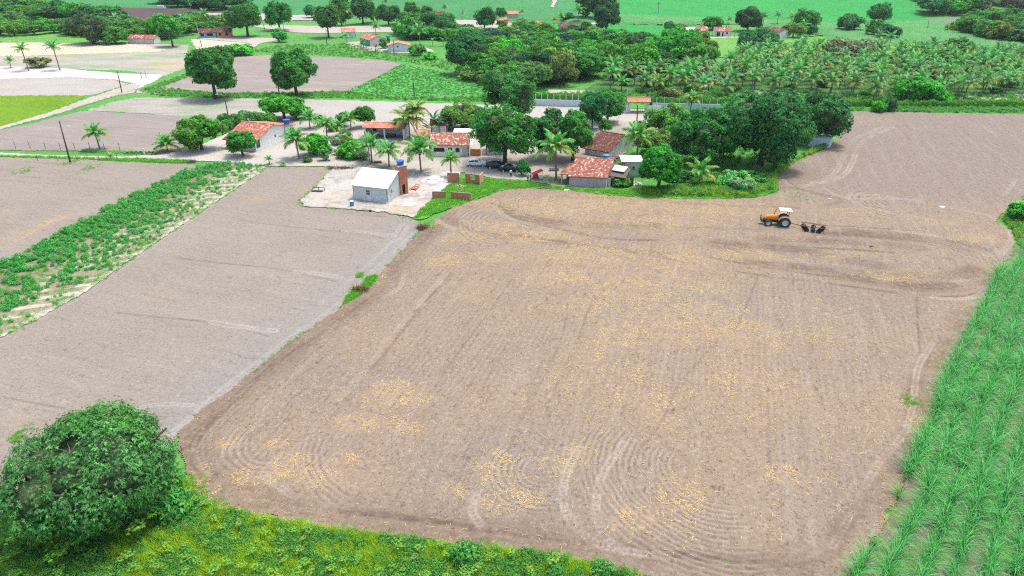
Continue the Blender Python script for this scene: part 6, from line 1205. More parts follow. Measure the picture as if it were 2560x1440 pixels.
def house(FL, FR, D, hw, hr, rp, roof, walls, label, name='house', hb=None, skew=0.0, over=0.3, opens=(), side_opens=(), left_opens=(), roofkind='tile', front_wall=None, seed=1, z=None, side='R', ridge_dir='x', cut=(0, 0), cat='house'):
    """FL, FR: the feet of the front wall in the photograph; D depth; hw eave height, hr ridge height at rp of the depth, hb rear eave"""
    a_, b = P(*FL), P(*FR); z0 = min(a_.z, b.z); a_.z = b.z = z0
    ex = (b-a_); Wd = ex.length; ex.normalize(); ey = Vector((-ex.y, ex.x, 0)); ey = Matrix.Rotation(R(skew), 3, 'Z') @ ey
    root = empty(name, a_, 0, label, cat); hb = hw if hb is None else hb; g = np.random.default_rng(seed)
    Q = lambda u, v, zz: ex*u+ey*v+Vector((0, 0, zz))
    if ridge_dir == 'x':
        sec = [(0, hw), (rp*D, hr), (D, hb)]
        faces = {'wall': [[Q(0, 0, -0.4), Q(Wd, 0, -0.4), Q(Wd, 0, hw), Q(0, 0, hw)]], 'side_wall': [[Q(Wd, 0, -0.4), Q(Wd, D, -0.4), Q(Wd, D, hb), Q(Wd, rp*D, hr), Q(Wd, 0, hw)]],
                 'left_wall': [[Q(0, 0, -0.4), Q(0, D, -0.4), Q(0, D, hb), Q(0, rp*D, hr), Q(0, 0, hw)]], 'rear_wall': [[Q(0, D, -0.4), Q(Wd, D, -0.4), Q(Wd, D, hb), Q(0, D, hb)]]}
    else:
        faces = {'wall': [[Q(0, 0, -0.4), Q(Wd, 0, -0.4), Q(Wd, 0, hb), Q(Wd*rp, 0, hr), Q(0, 0, hw)]], 'side_wall': [[Q(Wd, 0, -0.4), Q(Wd, D, -0.4), Q(Wd, D, hb), Q(Wd, 0, hb)]],
                 'left_wall': [[Q(0, 0, -0.4), Q(0, D, -0.4), Q(0, D, hw), Q(0, 0, hw)]], 'rear_wall': [[Q(0, D, -0.4), Q(Wd, D, -0.4), Q(Wd, D, hb), Q(Wd*rp, D, hr), Q(0, D, hw)]]}
    cen = Q(Wd/2, D/2, 0); W_ = walls if isinstance(walls, dict) else {'wall': walls}
    for k, fs in faces.items():
        if front_wall is False and k == 'wall': continue
        mb = MB()
        for f in fs:
            nn = (f[1]-f[0]).cross(f[2]-f[0]).normalized(); t = (-0.15 if nn.dot(f[0]-cen) > 0 else 0.15)
            n = len(f); mb.add(list(f)+[p+nn*t for p in f], [tuple(range(n)), tuple(range(2*n-1, n-1, -1))]+[(i, n+i, n+(i+1) % n, (i+1) % n) for i in range(n)])
        mb.build('wall', M[W_.get(k, W_['wall'])], root)
    ov = over; zc = lambda v: hw+(hr-hw)*v/(rp*D) if v < rp*D else hr+(hb-hr)*(v-rp*D)/(D-rp*D+1e-6)
    if ridge_dir == 'x':
        l_ = 0.05; sl = [(Q(-ov, -ov, hw-ov*(hr-hw)/(rp*D)+l_), Q(Wd+ov, -ov, hw-ov*(hr-hw)/(rp*D)+l_), Q(Wd+ov, rp*D, hr+l_), Q(-ov, rp*D, hr+l_))]
        if rp < 0.99: s2 = (hr-hb)/(D-rp*D); sl.append((Q(Wd+ov, D+ov, hb-ov*s2+l_), Q(-ov, D+ov, hb-ov*s2+l_), Q(-ov, rp*D, hr+l_), Q(Wd+ov, rp*D, hr+l_)))
    else:
        l_ = 0.05; s1, s2 = (hr-hw)/(rp*Wd), (hr-hb)/(Wd-rp*Wd+1e-6)
        sl = [(Q(-ov, D+ov, hw-ov*s1+l_), Q(-ov, -ov, hw-ov*s1+l_), Q(Wd*rp, -ov, hr+l_), Q(Wd*rp, D+ov, hr+l_)), (Q(Wd+ov, -ov, hb-ov*s2+l_), Q(Wd+ov, D+ov, hb-ov*s2+l_), Q(Wd*rp, D+ov, hr+l_), Q(Wd*rp, -ov, hr+l_))]
    far = ppm(a_) < 8.5
    if roofkind == 'tile': roof_part('roof', sl, M[roof], g, root, col_w=0.5 if far else 0.25, row=0.8 if far else 0.42)
    else: sheet_roof('roof', sl, M[roof], root, 0.04, 0.018)
    for w in opens: opening(root, Q(0, 0, 0), ex, **w)
    for w in side_opens: opening(root, Q(Wd, 0, 0), ey, **w)
    for w in left_opens: opening(root, Q(0, D, 0), -ey, **w)
    root['w'] = Wd
    return root, Q, Wd
def tank(loc, r, h, mat, label, name='water_tank', lid=True, cat='water tank'):
    root = empty(name, loc, 0, label, cat); mb = MB()
    mb.lathe([(r*0.80, 0), (r*0.84, h*0.3), (r*0.87, h*0.32), (r*0.90, h*0.62), (r*0.93, h*0.64), (r*0.97, h*0.92), (r*1.04, h*0.93), (r*1.04, h)], n=20)
    mb.build('body', M[mat], root, smooth=False)
    if lid: m2 = MB(); m2.lathe([(r*1.08, h+0.002), (r*1.08, h+0.05), (r*0.9, h+0.10), (r*0.35, h+0.16), (r*0.2, h+0.2)], n=20); m2.build('lid', M[mat] if mat == 'blue_tank' else M['blue_faded'], root)
    return root

# the new house with the white sheet roof, its brick tower and tank
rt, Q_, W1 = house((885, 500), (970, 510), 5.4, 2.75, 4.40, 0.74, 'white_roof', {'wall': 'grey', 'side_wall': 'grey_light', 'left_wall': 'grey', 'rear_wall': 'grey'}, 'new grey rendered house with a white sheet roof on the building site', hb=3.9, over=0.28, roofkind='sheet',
    opens=[dict(w=0.95, h=2.05, z=0.12, x=2.35, kind='door', fill_='white_paint')], side_opens=[dict(w=0.75, h=0.9, z=1.25, x=1.1, bars=2)])
mb = MB()
for k in range(4): mb.add([Q_(2.52+k*0.16, -0.065, 1.2) + Vector(v) for v in ((0, 0, 0), (0.1, -0.03, 0), (0.1, -0.03, 0.36), (0, 0, 0.36))], [(0, 1, 2, 3)]); mb.add([Q_(2.52+k*0.16, -0.065, 1.64) + Vector(v) for v in ((0, 0, 0), (0.1, -0.03, 0), (0.1, -0.03, 0.36), (0, 0, 0.36))], [(0, 1, 2, 3)])
mb.build('door_light', M['dark'], rt)
mb = MB(); mb.add([Q_(u, v, z) for u in (3.7, 6.28) for v in (-0.35, -0.02) for z in (-0.1, 0.42)], [(0, 1, 3, 2), (4, 6, 7, 5), (0, 4, 5, 1), (2, 3, 7, 6), (0, 2, 6, 4), (1, 5, 7, 3)]); mb.build('planter', M['grey_light'], rt)
mb = MB(); mb.add([Q_(u, v, z) for u in (2.2, 3.45) for v in (-0.6, -0.03) for z in (-0.1, 0.12)], [(0, 1, 3, 2), (4, 6, 7, 5), (0, 4, 5, 1), (2, 3, 7, 6), (0, 2, 6, 4), (1, 5, 7, 3)]); mb.build('doorstep', M['concrete'], rt)
p = P(893, 500); r0 = empty('window_frame', p, R(-17), 'white window frame leaning on the grey wall left of the door', 'window frame'); mb = MB(); y_ = -0.25
for b in ((0.05, 1.15, 0, .06), (0.05, 1.15, .54, .6), (0.05, .12, .06, .54), (1.08, 1.15, .06, .54)): mb.box(b[0], b[1], y_, y_+0.05, b[2], b[3])
mb.build('frame', M['white_paint'], r0); mb = MB(); mb.box(0.12, 1.08, y_+0.02, y_+0.03, 0.06, 0.54); mb.build('pane', M['grey_light'], r0)
p = P(909, 503); mb = MB(); mb.box(0, 0.4, 0, 0.3, 0, 0.42, bev=0.02); tag(mb.build('white_box', M['white_paint'], loc=p), 'small white box standing beside the house door', 'box'); bpy.data.objects['white_box'].rotation_euler.z = R(-17)
# brick tower: walls of laid hollow bricks
def brick_wall(parent, o, d, L, z0, z1, nrm_, bricks, mat='brick', bl=0.29, bh=0.19, th=0.14, skip=None, name='brick', jag=0.0, g=None):
    """courses of bricks; bricks is the shared mesh list; skip(u, z) leaves a brick out"""
    n = 0; rows = int(round((z1-z0)/bh)); a_ = math.atan2(d.y, d.x)
    for r_ in range(rows):
        off = -bl/2 if r_ % 2 else 0.0; u = off
        while u < L-0.02:
            u0, u1 = max(0, u), min(L, u+bl); zc = z0+(r_+0.5)*bh; uc = (u0+u1)/2
            if u1-u0 > 0.06 and not (skip and skip(uc, zc)):
                b = bpy.data.objects.new(name, bricks); link(b); b.parent = parent; b.location = o+d*uc+Vector((0, 0, zc))+nrm_*(g.normal()*0.006 if g is not None else 0); b.rotation_euler.z = a_; b.scale = ((u1-u0-0.016)/0.29, 1, 1); n += 1
            u += bl
    return n
def brick_mesh(nm, mat, h=0.19, th=0.14):
    mb = MB(); mb.box(-0.145, 0.145, -th/2, th/2, -h/2+0.010, h/2-0.010)
    me = bpy.data.meshes.new(nm); me.from_pydata(mb.v, [], mb.f); me.materials.append(M[mat]); return me
BR = brick_mesh('brick', 'brick'); BRP = brick_mesh('brick', 'brick_pale')
gb = np.random.default_rng(14)
tp = P(1001.5, 489); tw = empty('brick_tower', tp, 0, 'narrow brick water tower with a dark doorway at the corner of the white-roofed house', 'tower')
d1 = (P(1018.5, 486)-tp); d1.z = 0; Lf = d1.length*1.15; d1.normalize(); d2 = Vector((-d1.y, d1.x, 0)); TH_ = 4.95; Ls = 1.6
wl = empty('front_wall', (0, 0, 0)); wl.parent = tw; brick_wall(wl, Vector((0, 0, 0)), d1, Lf, 0, TH_, -d2, BR, skip=lambda u, z: 0.35 < u < 0.98 and z < 1.85, g=gb)
wl = empty('side_wall', (0, 0, 0)); wl.parent = tw; brick_wall(wl, d1*(Lf-0.0)+d2*0.05, d2, Ls, 0, TH_, d1, BRP, g=gb)
wl = empty('left_wall', (0, 0, 0)); wl.parent = tw; brick_wall(wl, d2*0.05, d2, Ls, 2.6, TH_, d1, BR, g=gb)
mb = MB(); i3 = 0.065
for (u0, u1, v0, v1, z0, z1) in ((0.06, 0.35, -0.05, 0.05, -.2, TH_), (0.98, Lf-0.06, -0.05, 0.05, -.2, TH_), (0.35, 0.98, -0.05, 0.05, 1.88, TH_), (Lf-0.05, Lf+0.05, 0.06, Ls, -.2, TH_), (-0.05, 0.05, 0.06, Ls, -.2, TH_), (0, Lf, Ls, Ls+0.12, -.2, TH_)):
    mb.add([d1*u+d2*v+Vector((0, 0, z)) for u in (u0, u1) for v in (v0, v1) for z in (z0, z1)], [(0, 1, 3, 2), (4, 6, 7, 5), (0, 4, 5, 1), (2, 3, 7, 6), (0, 2, 6, 4), (1, 5, 7, 3)])
mb.build('mortar_core', M['mortar'], tw)
mb = MB(); mb.add([d1*u+d2*v+Vector((0, 0, z)) for u in (-0.12, Lf+0.12) for v in (-0.12, Ls+0.2) for z in (TH_+0.005, TH_+0.13)], [(0, 1, 3, 2), (4, 6, 7, 5), (0, 4, 5, 1), (2, 3, 7, 6), (0, 2, 6, 4), (1, 5, 7, 3)]); mb.build('roof_slab', M['concrete'], tw)
tc = tp+d1*Lf*0.48+d2*Ls*0.5; tank((tc.x, tc.y, TH_+0.13), 0.68, 0.72, 'blue_tank', 'bright blue water tank on top of the brick tower', lid=False)
mb = MB(); mb.lathe([(0.60, 0.40), (0.02, 0.42)], n=16); o = mb.build('water', M['blue_tank'], bpy.data.objects['water_tank'])
# unfinished brick walls
ub = P(1080, 497); ur = empty('unfinished_brick_house', ub, 0, 'roofless low brick walls of an unfinished small house on grass', 'unfinished house')
def wallseg(a_, b, h, z0=0.0, skip=None, pale=False, both=0.0):
    A_, B_ = P(*a_), P(*b); A_.z = B_.z = 0; d = B_-A_; L = d.length; d.normalize(); w = empty('wall', A_-ub); w.parent = ur
    brick_wall(w, Vector((0, 0, 0)), d, L, z0+0.05, h, Vector((-d.y, d.x, 0)), BRP if pale else BR, skip=skip, g=gb)
    mb = MB(); n = Vector((-d.y, d.x, 0)); rows = int(round((h-z0-0.05)/0.19))
    for r_ in range(rows):
        z_ = z0+0.05+r_*0.19; u = 0.0; step = 0.29
        while u < L-0.01:
            u1 = min(L, u+step)
            if not (skip and skip((u+u1)/2, z_+0.095)): mb.add([d*q+n*v+Vector((0, 0, z)) for q in (u+0.004, u1) for v in (-0.058, 0.058) for z in (z_, z_+0.19)], [(0, 1, 3, 2), (4, 6, 7, 5), (0, 4, 5, 1), (2, 3, 7, 6), (0, 2, 6, 4), (1, 5, 7, 3)])
            u = u1
    mb.build('mortar', M['mortar'], w)
wallseg((1081, 498), (1115, 498), 1.4); wallseg((1128, 499), (1178, 503), 1.35); wallseg((1119, 458), (1149, 459), 1.95); wallseg((1164, 460), (1200, 463), 1.95, skip=lambda u, z: 0.9 < u < 1.75 and z > 1.05); wallseg((1199, 465), (1208, 456), 1.95, pale=True)
def beam(a_, b, w=0.12, h=0.14, mat='concrete'):
    A_, B_ = P(*a_)-ub, P(*b)-ub; mb = MB(); mb.tube([A_+Vector((0, 0, 0.15)), B_+Vector((0, 0, 0.15))], w*0.6, 4); mb.build('foundation_beam', M[mat], ur)
beam((1181, 501), (1199, 472), mat='mortar'); beam((1152, 476), (1196, 478), mat='mortar'); beam((1140, 492), (1155, 474), mat='mortar')
def heap(name, c, w, d, h, mat, label, cat, n=60, size=0.2, seed=3, chunk=True, cone=True):
    p = P(*c); g = np.random.default_rng(seed); V, F = [], []; nr, na = 9, 22
    for i in range(nr+1):
        for j in range(na):
            a_ = 2*PI*j/na; t = i/nr; z = h*(1-t)**(1.0 if cone else 0.6)*(1+0.25*(g.random()-0.5)) if i else h; q = t*(1+0.15*math.sin(a_*3+seed)+0.08*g.normal()*(i > 0))
            V.append((q*w/2*math.cos(a_), q*d/2*math.sin(a_), z if i < nr else -0.15))
    for i in range(nr):
        for j in range(na): F.append((i*na+j, i*na+(j+1) % na, (i+1)*na+(j+1) % na, (i+1)*na+j))
    V = [np.array(v) for v in V]; F4 = list(F)
    if chunk:
        for k in range(n):
            t = g.random()**0.6; a_ = g.uniform(0, 6.28); c_ = np.array([t*w*0.52*math.cos(a_), t*d*0.52*math.sin(a_), h*(1-t)+0.03]); s = size*g.uniform(0.4, 1.2); Rm = np.array(Euler(g.uniform(0, 6, 3)).to_matrix()); o = len(V)
            for sx in (-1, 1):
                for sy in (-1, 1):
                    for sz in (-1, 1): V.append(c_+Rm@(np.array([sx, sy*g.uniform(.4, 1), sz*g.uniform(.3, .8)])*s*0.5))
            F4 += [(o, o+1, o+3, o+2), (o+4, o+6, o+7, o+5), (o, o+4, o+5, o+1), (o+2, o+3, o+7, o+6), (o, o+2, o+6, o+4), (o+1, o+5, o+7, o+3)]
    me = np_mesh(name, np.array(V), np.array(F4), M[mat], smooth=not chunk); return tag(ob(name, me, None, p), label, cat)
heap('sand_heap', (1088, 452), 5.6, 5.0, 1.15, 'white_sand', 'big white sand heap behind the unfinished brick walls', 'sand heap', chunk=False)
heap('rubble_heap', (1150, 470), 3.4, 2.2, 0.5, 'rubble', 'pinkish rubble heap inside the unfinished brick walls', 'rubble heap', 90, 0.26)
heap('earth_mound', (1272, 464), 2.4, 1.8, 0.5, 'brush', 'brown earth mound by the sandy track above the field corner', 'earth mound', 60, 0.2, 5)
def twigs(name, c, w, d, h, n, mat, label, cat='brush heap', L=0.7, seed=4, rad=0.012):
    p = P(*c); g = np.random.default_rng(seed); mb = MB()
    for k in range(n):
        t = math.sqrt(g.random()); a_ = g.uniform(0, 6.28); q = Vector((t*w/2*math.cos(a_), t*d/2*math.sin(a_), h*(1-t)*g.random()+0.12)); e_ = Vector((g.normal(), g.normal(), g.normal()*0.45+0.2)).normalized()*L*g.uniform(0.4, 1.1)
        mb.tube([q, q+e_*0.5+Vector((0, 0, 0.05)), q+e_], [rad*1.6, rad*1.2, rad*0.5], 3, caps=False)
    return tag(mb.build(name, M[mat], loc=p), label, cat)
twigs('brush_heap', (900, 728), 1.9, 1.3, 0.55, 260, 'brush', 'dry brown palm-leaf heap on the small grass tongue between the fields', L=0.8, rad=0.022)
twigs('brush_heap', (1056, 572), 1.5, 1.5, 0.7, 220, 'brush', 'twiggy brown heap at the corner where the two fields meet', L=0.8, rad=0.018)
twigs('brush_heap', (480, 406), 1.8, 1.2, 0.4, 150, 'twig', 'grey twig heap at the top end of the crop strip', L=0.7, rad=0.02)
twigs('brush_heap', (853, 423), 5.0, 1.4, 0.3, 260, 'twig', 'long low heap of grey branches behind the building site', L=1.0, rad=0.022)
twigs('brush_heap', (943, 408), 2.0, 1.0, 0.3, 120, 'brush', 'brown prunings beside the lamp pole', L=0.6, rad=0.02)
twigs('brush_heap', (1548, 452), 3.2, 2.0, 0.9, 160, 'wood', 'tangle of bamboo sticks in front of the lean-to', L=1.6, rad=0.022, seed=9)
# red-tiled white house
rA, QA, WA = house((568, 372), (640, 381), 12.6, 2.15, 4.35, 0.47, 'tile_red', 'white', 'long white house with a red clay tile roof behind a small round tree', hb=2.9, over=0.45, opens=[dict(w=1.5, h=1.5, z=0.75, x=5.2, frame='white_paint', fill_='green_paint'), dict(w=1.2, h=1.2, z=0.8, x=1.0, fill_='dark')],
    side_opens=[dict(w=1.3, h=1.75, z=0.65, x=0.35, fill_='green_paint', frame='white_paint', depth=0.03), dict(w=0.55, h=0.75, z=1.55, x=6.1, fill_='dark', depth=0.03), dict(w=0.5, h=0.7, z=1.7, x=9.2, fill_='grey_light', depth=0.03)])
mb = MB(); q = QA(WA+0.35, 10.2, 0)+rA.location; mb.box(q.x-0.55, q.x+0.55, q.y-0.55, q.y+0.55, 3.55, 3.68)
for sx in (-0.45, 0.45):
    for sy in (-0.45, 0.45): mb.tube([(q.x+sx, q.y+sy, -0.1), (q.x+sx, q.y+sy, 3.55)], 0.07, 6)
tag(mb.build('tank_stand', M['concrete']), 'concrete post stand carrying a blue tank by the red-tiled house', 'tank stand')
tank((q.x, q.y, 3.68), 0.72, 0.85, 'blue_tank', 'blue water tank beside the ridge of the red-tiled white house')
# open veranda with the orange roof
rv, Qv, Wv = house((911, 347), (1012, 350), 3.6, 2.55, 3.15, 0.55, 'tile_orange', 'blue_wall', 'open-fronted veranda building with a plain orange tile roof', hb=2.6, over=0.3, front_wall=False, name='veranda')
for u in (0.15, 4.45, 8.7):
    mb = MB(); mb.add([Qv(u+a_, -0.02+b, z) for a_ in (0, 0.28) for b in (0, 0.28) for z in (-0.2, 2.52)], [(0, 1, 3, 2), (4, 6, 7, 5), (0, 4, 5, 1), (2, 3, 7, 6), (0, 2, 6, 4), (1, 5, 7, 3)]); mb.build('pillar', M['white_paint'], rv)
mb = MB(); mb.add([Qv(u, v, z) for u in (1.0, 1.8) for v in (3.38, 3.44) for z in (0.9, 2.2)], [(0, 1, 3, 2), (4, 6, 7, 5), (0, 4, 5, 1), (2, 3, 7, 6), (0, 2, 6, 4), (1, 5, 7, 3)]); mb.build('door', M['dark'], rv)
q = rv.location+Qv(5.6, 1.6, 0); tb = empty('table', q, R(-8), 'dark table standing inside the open veranda', 'table'); mb = MB(); mb.box(-1.1, 1.1, -0.4, 0.4, 0.78, 0.84); mb.build('tabletop', M['wood_dark'], tb)
for sx in (-1, 1):
    for sy in (-1, 1): mb = MB(); mb.box(sx*1.0-0.04, sx*1.0+0.04, sy*0.33-0.04, sy*0.33+0.04, 0.0, 0.78); mb.build('leg', M['wood_dark'], tb)
for k in range(3):
    c = empty('stool', rv.location+Qv(4.9+k*0.9, 0.9, 0), 0, ['leftmost', 'middle', 'rightmost'][k]+' dark stool before the veranda table', 'stool', 'stools in the veranda'); mb = MB(); mb.lathe([(0.17, 0.44), (0.17, 0.48)], n=10); mb.build('seat', M['dark'], c)
    for j in range(3): mb = MB(); mb.tube([(0.15*math.cos(j*2.1), 0.15*math.sin(j*2.1), 0), (0.08*math.cos(j*2.1), 0.08*math.sin(j*2.1), 0.44)], 0.02, 5); mb.build('leg', M['dark'], c)
p = P(962, 362); pr = empty('paddling_pool', p, 0, 'round light blue paddling pool in front of the veranda', 'paddling pool'); mb = MB(); mb.lathe([(1.55, 0), (1.6, 0.1), (1.6, 0.5), (1.5, 0.52), (1.45, 0.4)], n=24); mb.build('rim', M['blue_faded'], pr); mb = MB(); mb.lathe([(1.44, 0.36), (0.01, 0.37)], n=24); mb.build('water', M['pool_blue'], pr)
# long weathered tile house behind the palms
rm, Qm, Wm = house((1078, 392), (1172, 392), 6.4, 2.40, 3.75, 0.62, 'tile_pink', 'white', 'long low whitewashed house with weathered clay tiles behind the roadside palms', hb=3.0, over=0.3, seed=4,
    opens=[dict(w=2.3, h=0.95, z=0.95, x=0.5, fill_='dark'), dict(w=0.9, h=1.0, z=0.95, x=3.4, fill_='dark'), dict(w=0.95, h=1.0, z=0.9, x=4.85, fill_='dark'), dict(w=1.15, h=2.0, z=0.0, x=6.2, kind='door', frame='white_paint', fill_='grey_light', bars=5)])
house((1052, 366), (1080, 363), 3.2, 2.0, 2.9, 0.7, 'tile_orange', 'white', 'small annex with a smooth orange tile slope left of the weathered house', hb=2.4, over=0.25, name='annex')
house((1078, 334), (1118, 334), 2.6, 2.0, 2.9, 0.5, 'tile_dark', 'white_old', 'small dark-tiled outbuilding behind the weathered house', hb=2.0, over=0.25, name='outbuilding', cat='outbuilding')
q = rm.location; mb = MB(); 
sheet_roof('white_sheet_roof', [(q+Qm(4.1, 5.2, 3.35), q+Qm(8.6, 5.2, 3.35), q+Qm(8.7, 7.4, 3.9), q+Qm(4.2, 7.4, 3.9))], M['white_roof'], None, 0.04, 0.02); tag(bpy.data.objects['white_sheet_roof'], 'white sheet roof section lying behind the weathered tile ridge', 'roof sheet')
mb = MB(); mb.add([Qm(Wm+a_, b, z) for a_ in (0.02, 0.75) for b in (-0.3, 4.1) for z in (2.35 if True else 0, 2.42)], [(0, 1, 3, 2), (4, 6, 7, 5), (0, 4, 5, 1), (2, 3, 7, 6), (0, 2, 6, 4), (1, 5, 7, 3)]); mb.build('white_slab', M['white_roof'], rm)
mb = MB(); mb.add([Qm(Wm+a_, b, z) for a_ in (0.3, 2.4) for b in (0.2, 0.35) for z in (-0.1, 1.5)], [(0, 1, 3, 2), (4, 6, 7, 5), (0, 4, 5, 1), (2, 3, 7, 6), (0, 2, 6, 4), (1, 5, 7, 3)]); mb.build('garden_wall', M['brick'], rm)
rs_, Qs, Ws = house((1215, 388), (1268, 388), 5.0, 2.5, 3.3, 0.5, 'white_roof', 'white', 'white-roofed house almost hidden behind the big branching tree', hb=2.5, roofkind='sheet', over=0.2)
# pink-lilac house with porch and lean-to
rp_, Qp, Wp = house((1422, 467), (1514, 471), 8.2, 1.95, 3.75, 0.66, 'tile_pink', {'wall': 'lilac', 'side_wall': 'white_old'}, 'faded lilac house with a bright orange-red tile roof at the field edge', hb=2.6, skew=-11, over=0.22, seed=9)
q0 = rp_.location
pr = empty('porch', q0, 0, 'small porch with an orange tile roof at the left end of the lilac house', 'porch')
roof_part('roof', [(Qp(-2.0, 0.9, 1.95), Qp(-0.25, 0.9, 1.95), Qp(-0.2, 4.6, 2.9), Qp(-1.3, 4.6, 2.9))], M['tile_orange'], gb, pr)
for u, v in ((-1.7, 1.1), (-1.5, 4.2)): mb = MB(); mb.add([Qp(u+a_, v+b, z) for a_ in (0, .22) for b in (0, .22) for z in (-.2, 1.95 if v < 2 else 2.75)], [(0, 1, 3, 2), (4, 6, 7, 5), (0, 4, 5, 1), (2, 3, 7, 6), (0, 2, 6, 4), (1, 5, 7, 3)]); mb.build('post', M['lilac'], pr)
mb = MB(); mb.add([Qp(u, v, z) for u in (-1.4, -0.03) for v in (4.5, 4.6) for z in (-.1, 2.6)], [(0, 1, 3, 2), (4, 6, 7, 5), (0, 4, 5, 1), (2, 3, 7, 6), (0, 2, 6, 4), (1, 5, 7, 3)]); mb.build('rear_wall', M['lilac'], pr)
lt = empty('lean_to', q0, 0, 'ramshackle lean-to of grey sheets against the lilac house', 'lean-to')
sheet_roof('sheet', [(Qp(Wp+0.15, 1.6, 1.85), Qp(Wp+3.1, 1.0, 1.65), Qp(Wp+3.3, 4.6, 2.35), Qp(Wp+0.15, 5.0, 2.6))], M['twig'], lt, 0.04, 0.03)
sheet_roof('sheet', [(Qp(Wp+0.3, 3.0, 2.45), Qp(Wp+2.6, 2.4, 2.35), Qp(Wp+2.9, 4.8, 2.62), Qp(Wp+0.4, 5.2, 2.82))], M['white_old'], lt, 0.04, 0.03)
for u, v, h in ((0.35, 1.7, 1.8), (1.6, 1.4, 1.75), (3.0, 1.2, 1.6), (3.1, 4.2, 2.2)): mb = MB(); mb.tube([Qp(Wp+u, v, -0.2), Qp(Wp+u, v, h)], 0.06, 6); mb.build('post', M['wood'], lt)
mb = MB(); mb.add([Qp(Wp+u, v, z) for u in (0.5, 2.6) for v in (4.8, 4.9) for z in (-.1, 2.4)], [(0, 1, 3, 2), (4, 6, 7, 5), (0, 4, 5, 1), (2, 3, 7, 6), (0, 2, 6, 4), (1, 5, 7, 3)]); mb.build('rear_board', M['wood_dark'], lt)
for k, (u, v, w_, t_) in enumerate(((0.15, 1.1, 0.45, 0.3), (0.9, 1.2, 0.5, 0.1), (3.7, 2.2, 0.7, 0.7))): mb = MB(); mb.add([Qp(Wp+u+a_*w_, v+b*0.05-z*t_*0.3, z*1.6) for a_ in (0, 1) for b in (0, 1) for z in (0, 1)], [(0, 1, 3, 2), (4, 6, 7, 5), (0, 4, 5, 1), (2, 3, 7, 6), (0, 2, 6, 4), (1, 5, 7, 3)]); mb.build('leaning_board', M['white_old' if k == 0 else 'twig'], lt)
house((1548, 458), (1606, 456), 3.6, 2.5, 2.9, 0.95, 'white_roof', {'wall': 'grey_light', 'side_wall': 'grey'}, 'grey block annex with a white roof edge behind the lean-to', name='annex', hb=2.6, over=0.12, roofkind='sheet', opens=[dict(w=0.7, h=0.9, z=0.9, x=1.6, fill_='dark', bars=2)]) if False else None
rb, Qb, Wb = house((1553, 441), (1604, 441), 3.4, 2.75, 3.0, 0.95, 'white_roof', {'wall': 'grey_light', 'side_wall': 'grey'}, 'grey block annex with a white roof edge behind the lean-to', name='annex', hb=2.8, over=0.12, roofkind='sheet', opens=[dict(w=0.75, h=1.0, z=1.0, x=1.7, fill_='dark', bars=2)])
w = empty('brick_patch', (0, 0, 0)); w.parent = rb; brick_wall(w, Vector((-0.6, -0.1, 0)), Vector((1, 0, 0)), 1.1, 1.5, 2.7, Vector((0, -1, 0)), BR, g=gb)
heap('junk_heap', (1590, 462), 2.2, 1.4, 0.5, 'white_old', 'pile of white scrap and boards right of the lean-to', 'scrap heap', 50, 0.4, 8)
q = q0+Qp(Wp*0.78, 6.2, 0); tank((q.x, q.y, 3.45), 0.62, 0.75, 'blue_faded', 'faded blue water tank on a stand behind the lilac house roof')
mb = MB(); mb.box(q.x-0.6, q.x+0.6, q.y-0.6, q.y+0.6, 3.32, 3.45)
for sx in (-.5, .5):
    for sy in (-.5, .5): mb.tube([(q.x+sx, q.y+sy, 2.0), (q.x+sx, q.y+sy, 3.32)], 0.06, 5)
tag(mb.build('tank_stand', M['wood_dark']), 'dark timber stand under the faded blue tank', 'tank stand')
# house with the old dark roof
house((1462, 386), (1520, 396), 9.4, 1.35, 3.55, 0.62, 'tile_dark', {'wall': 'grey_light', 'side_wall': 'white'}, 'white-gabled house with an old dark brown tile roof behind the lilac house', hb=2.3, skew=-6, over=0.3, seed=12)

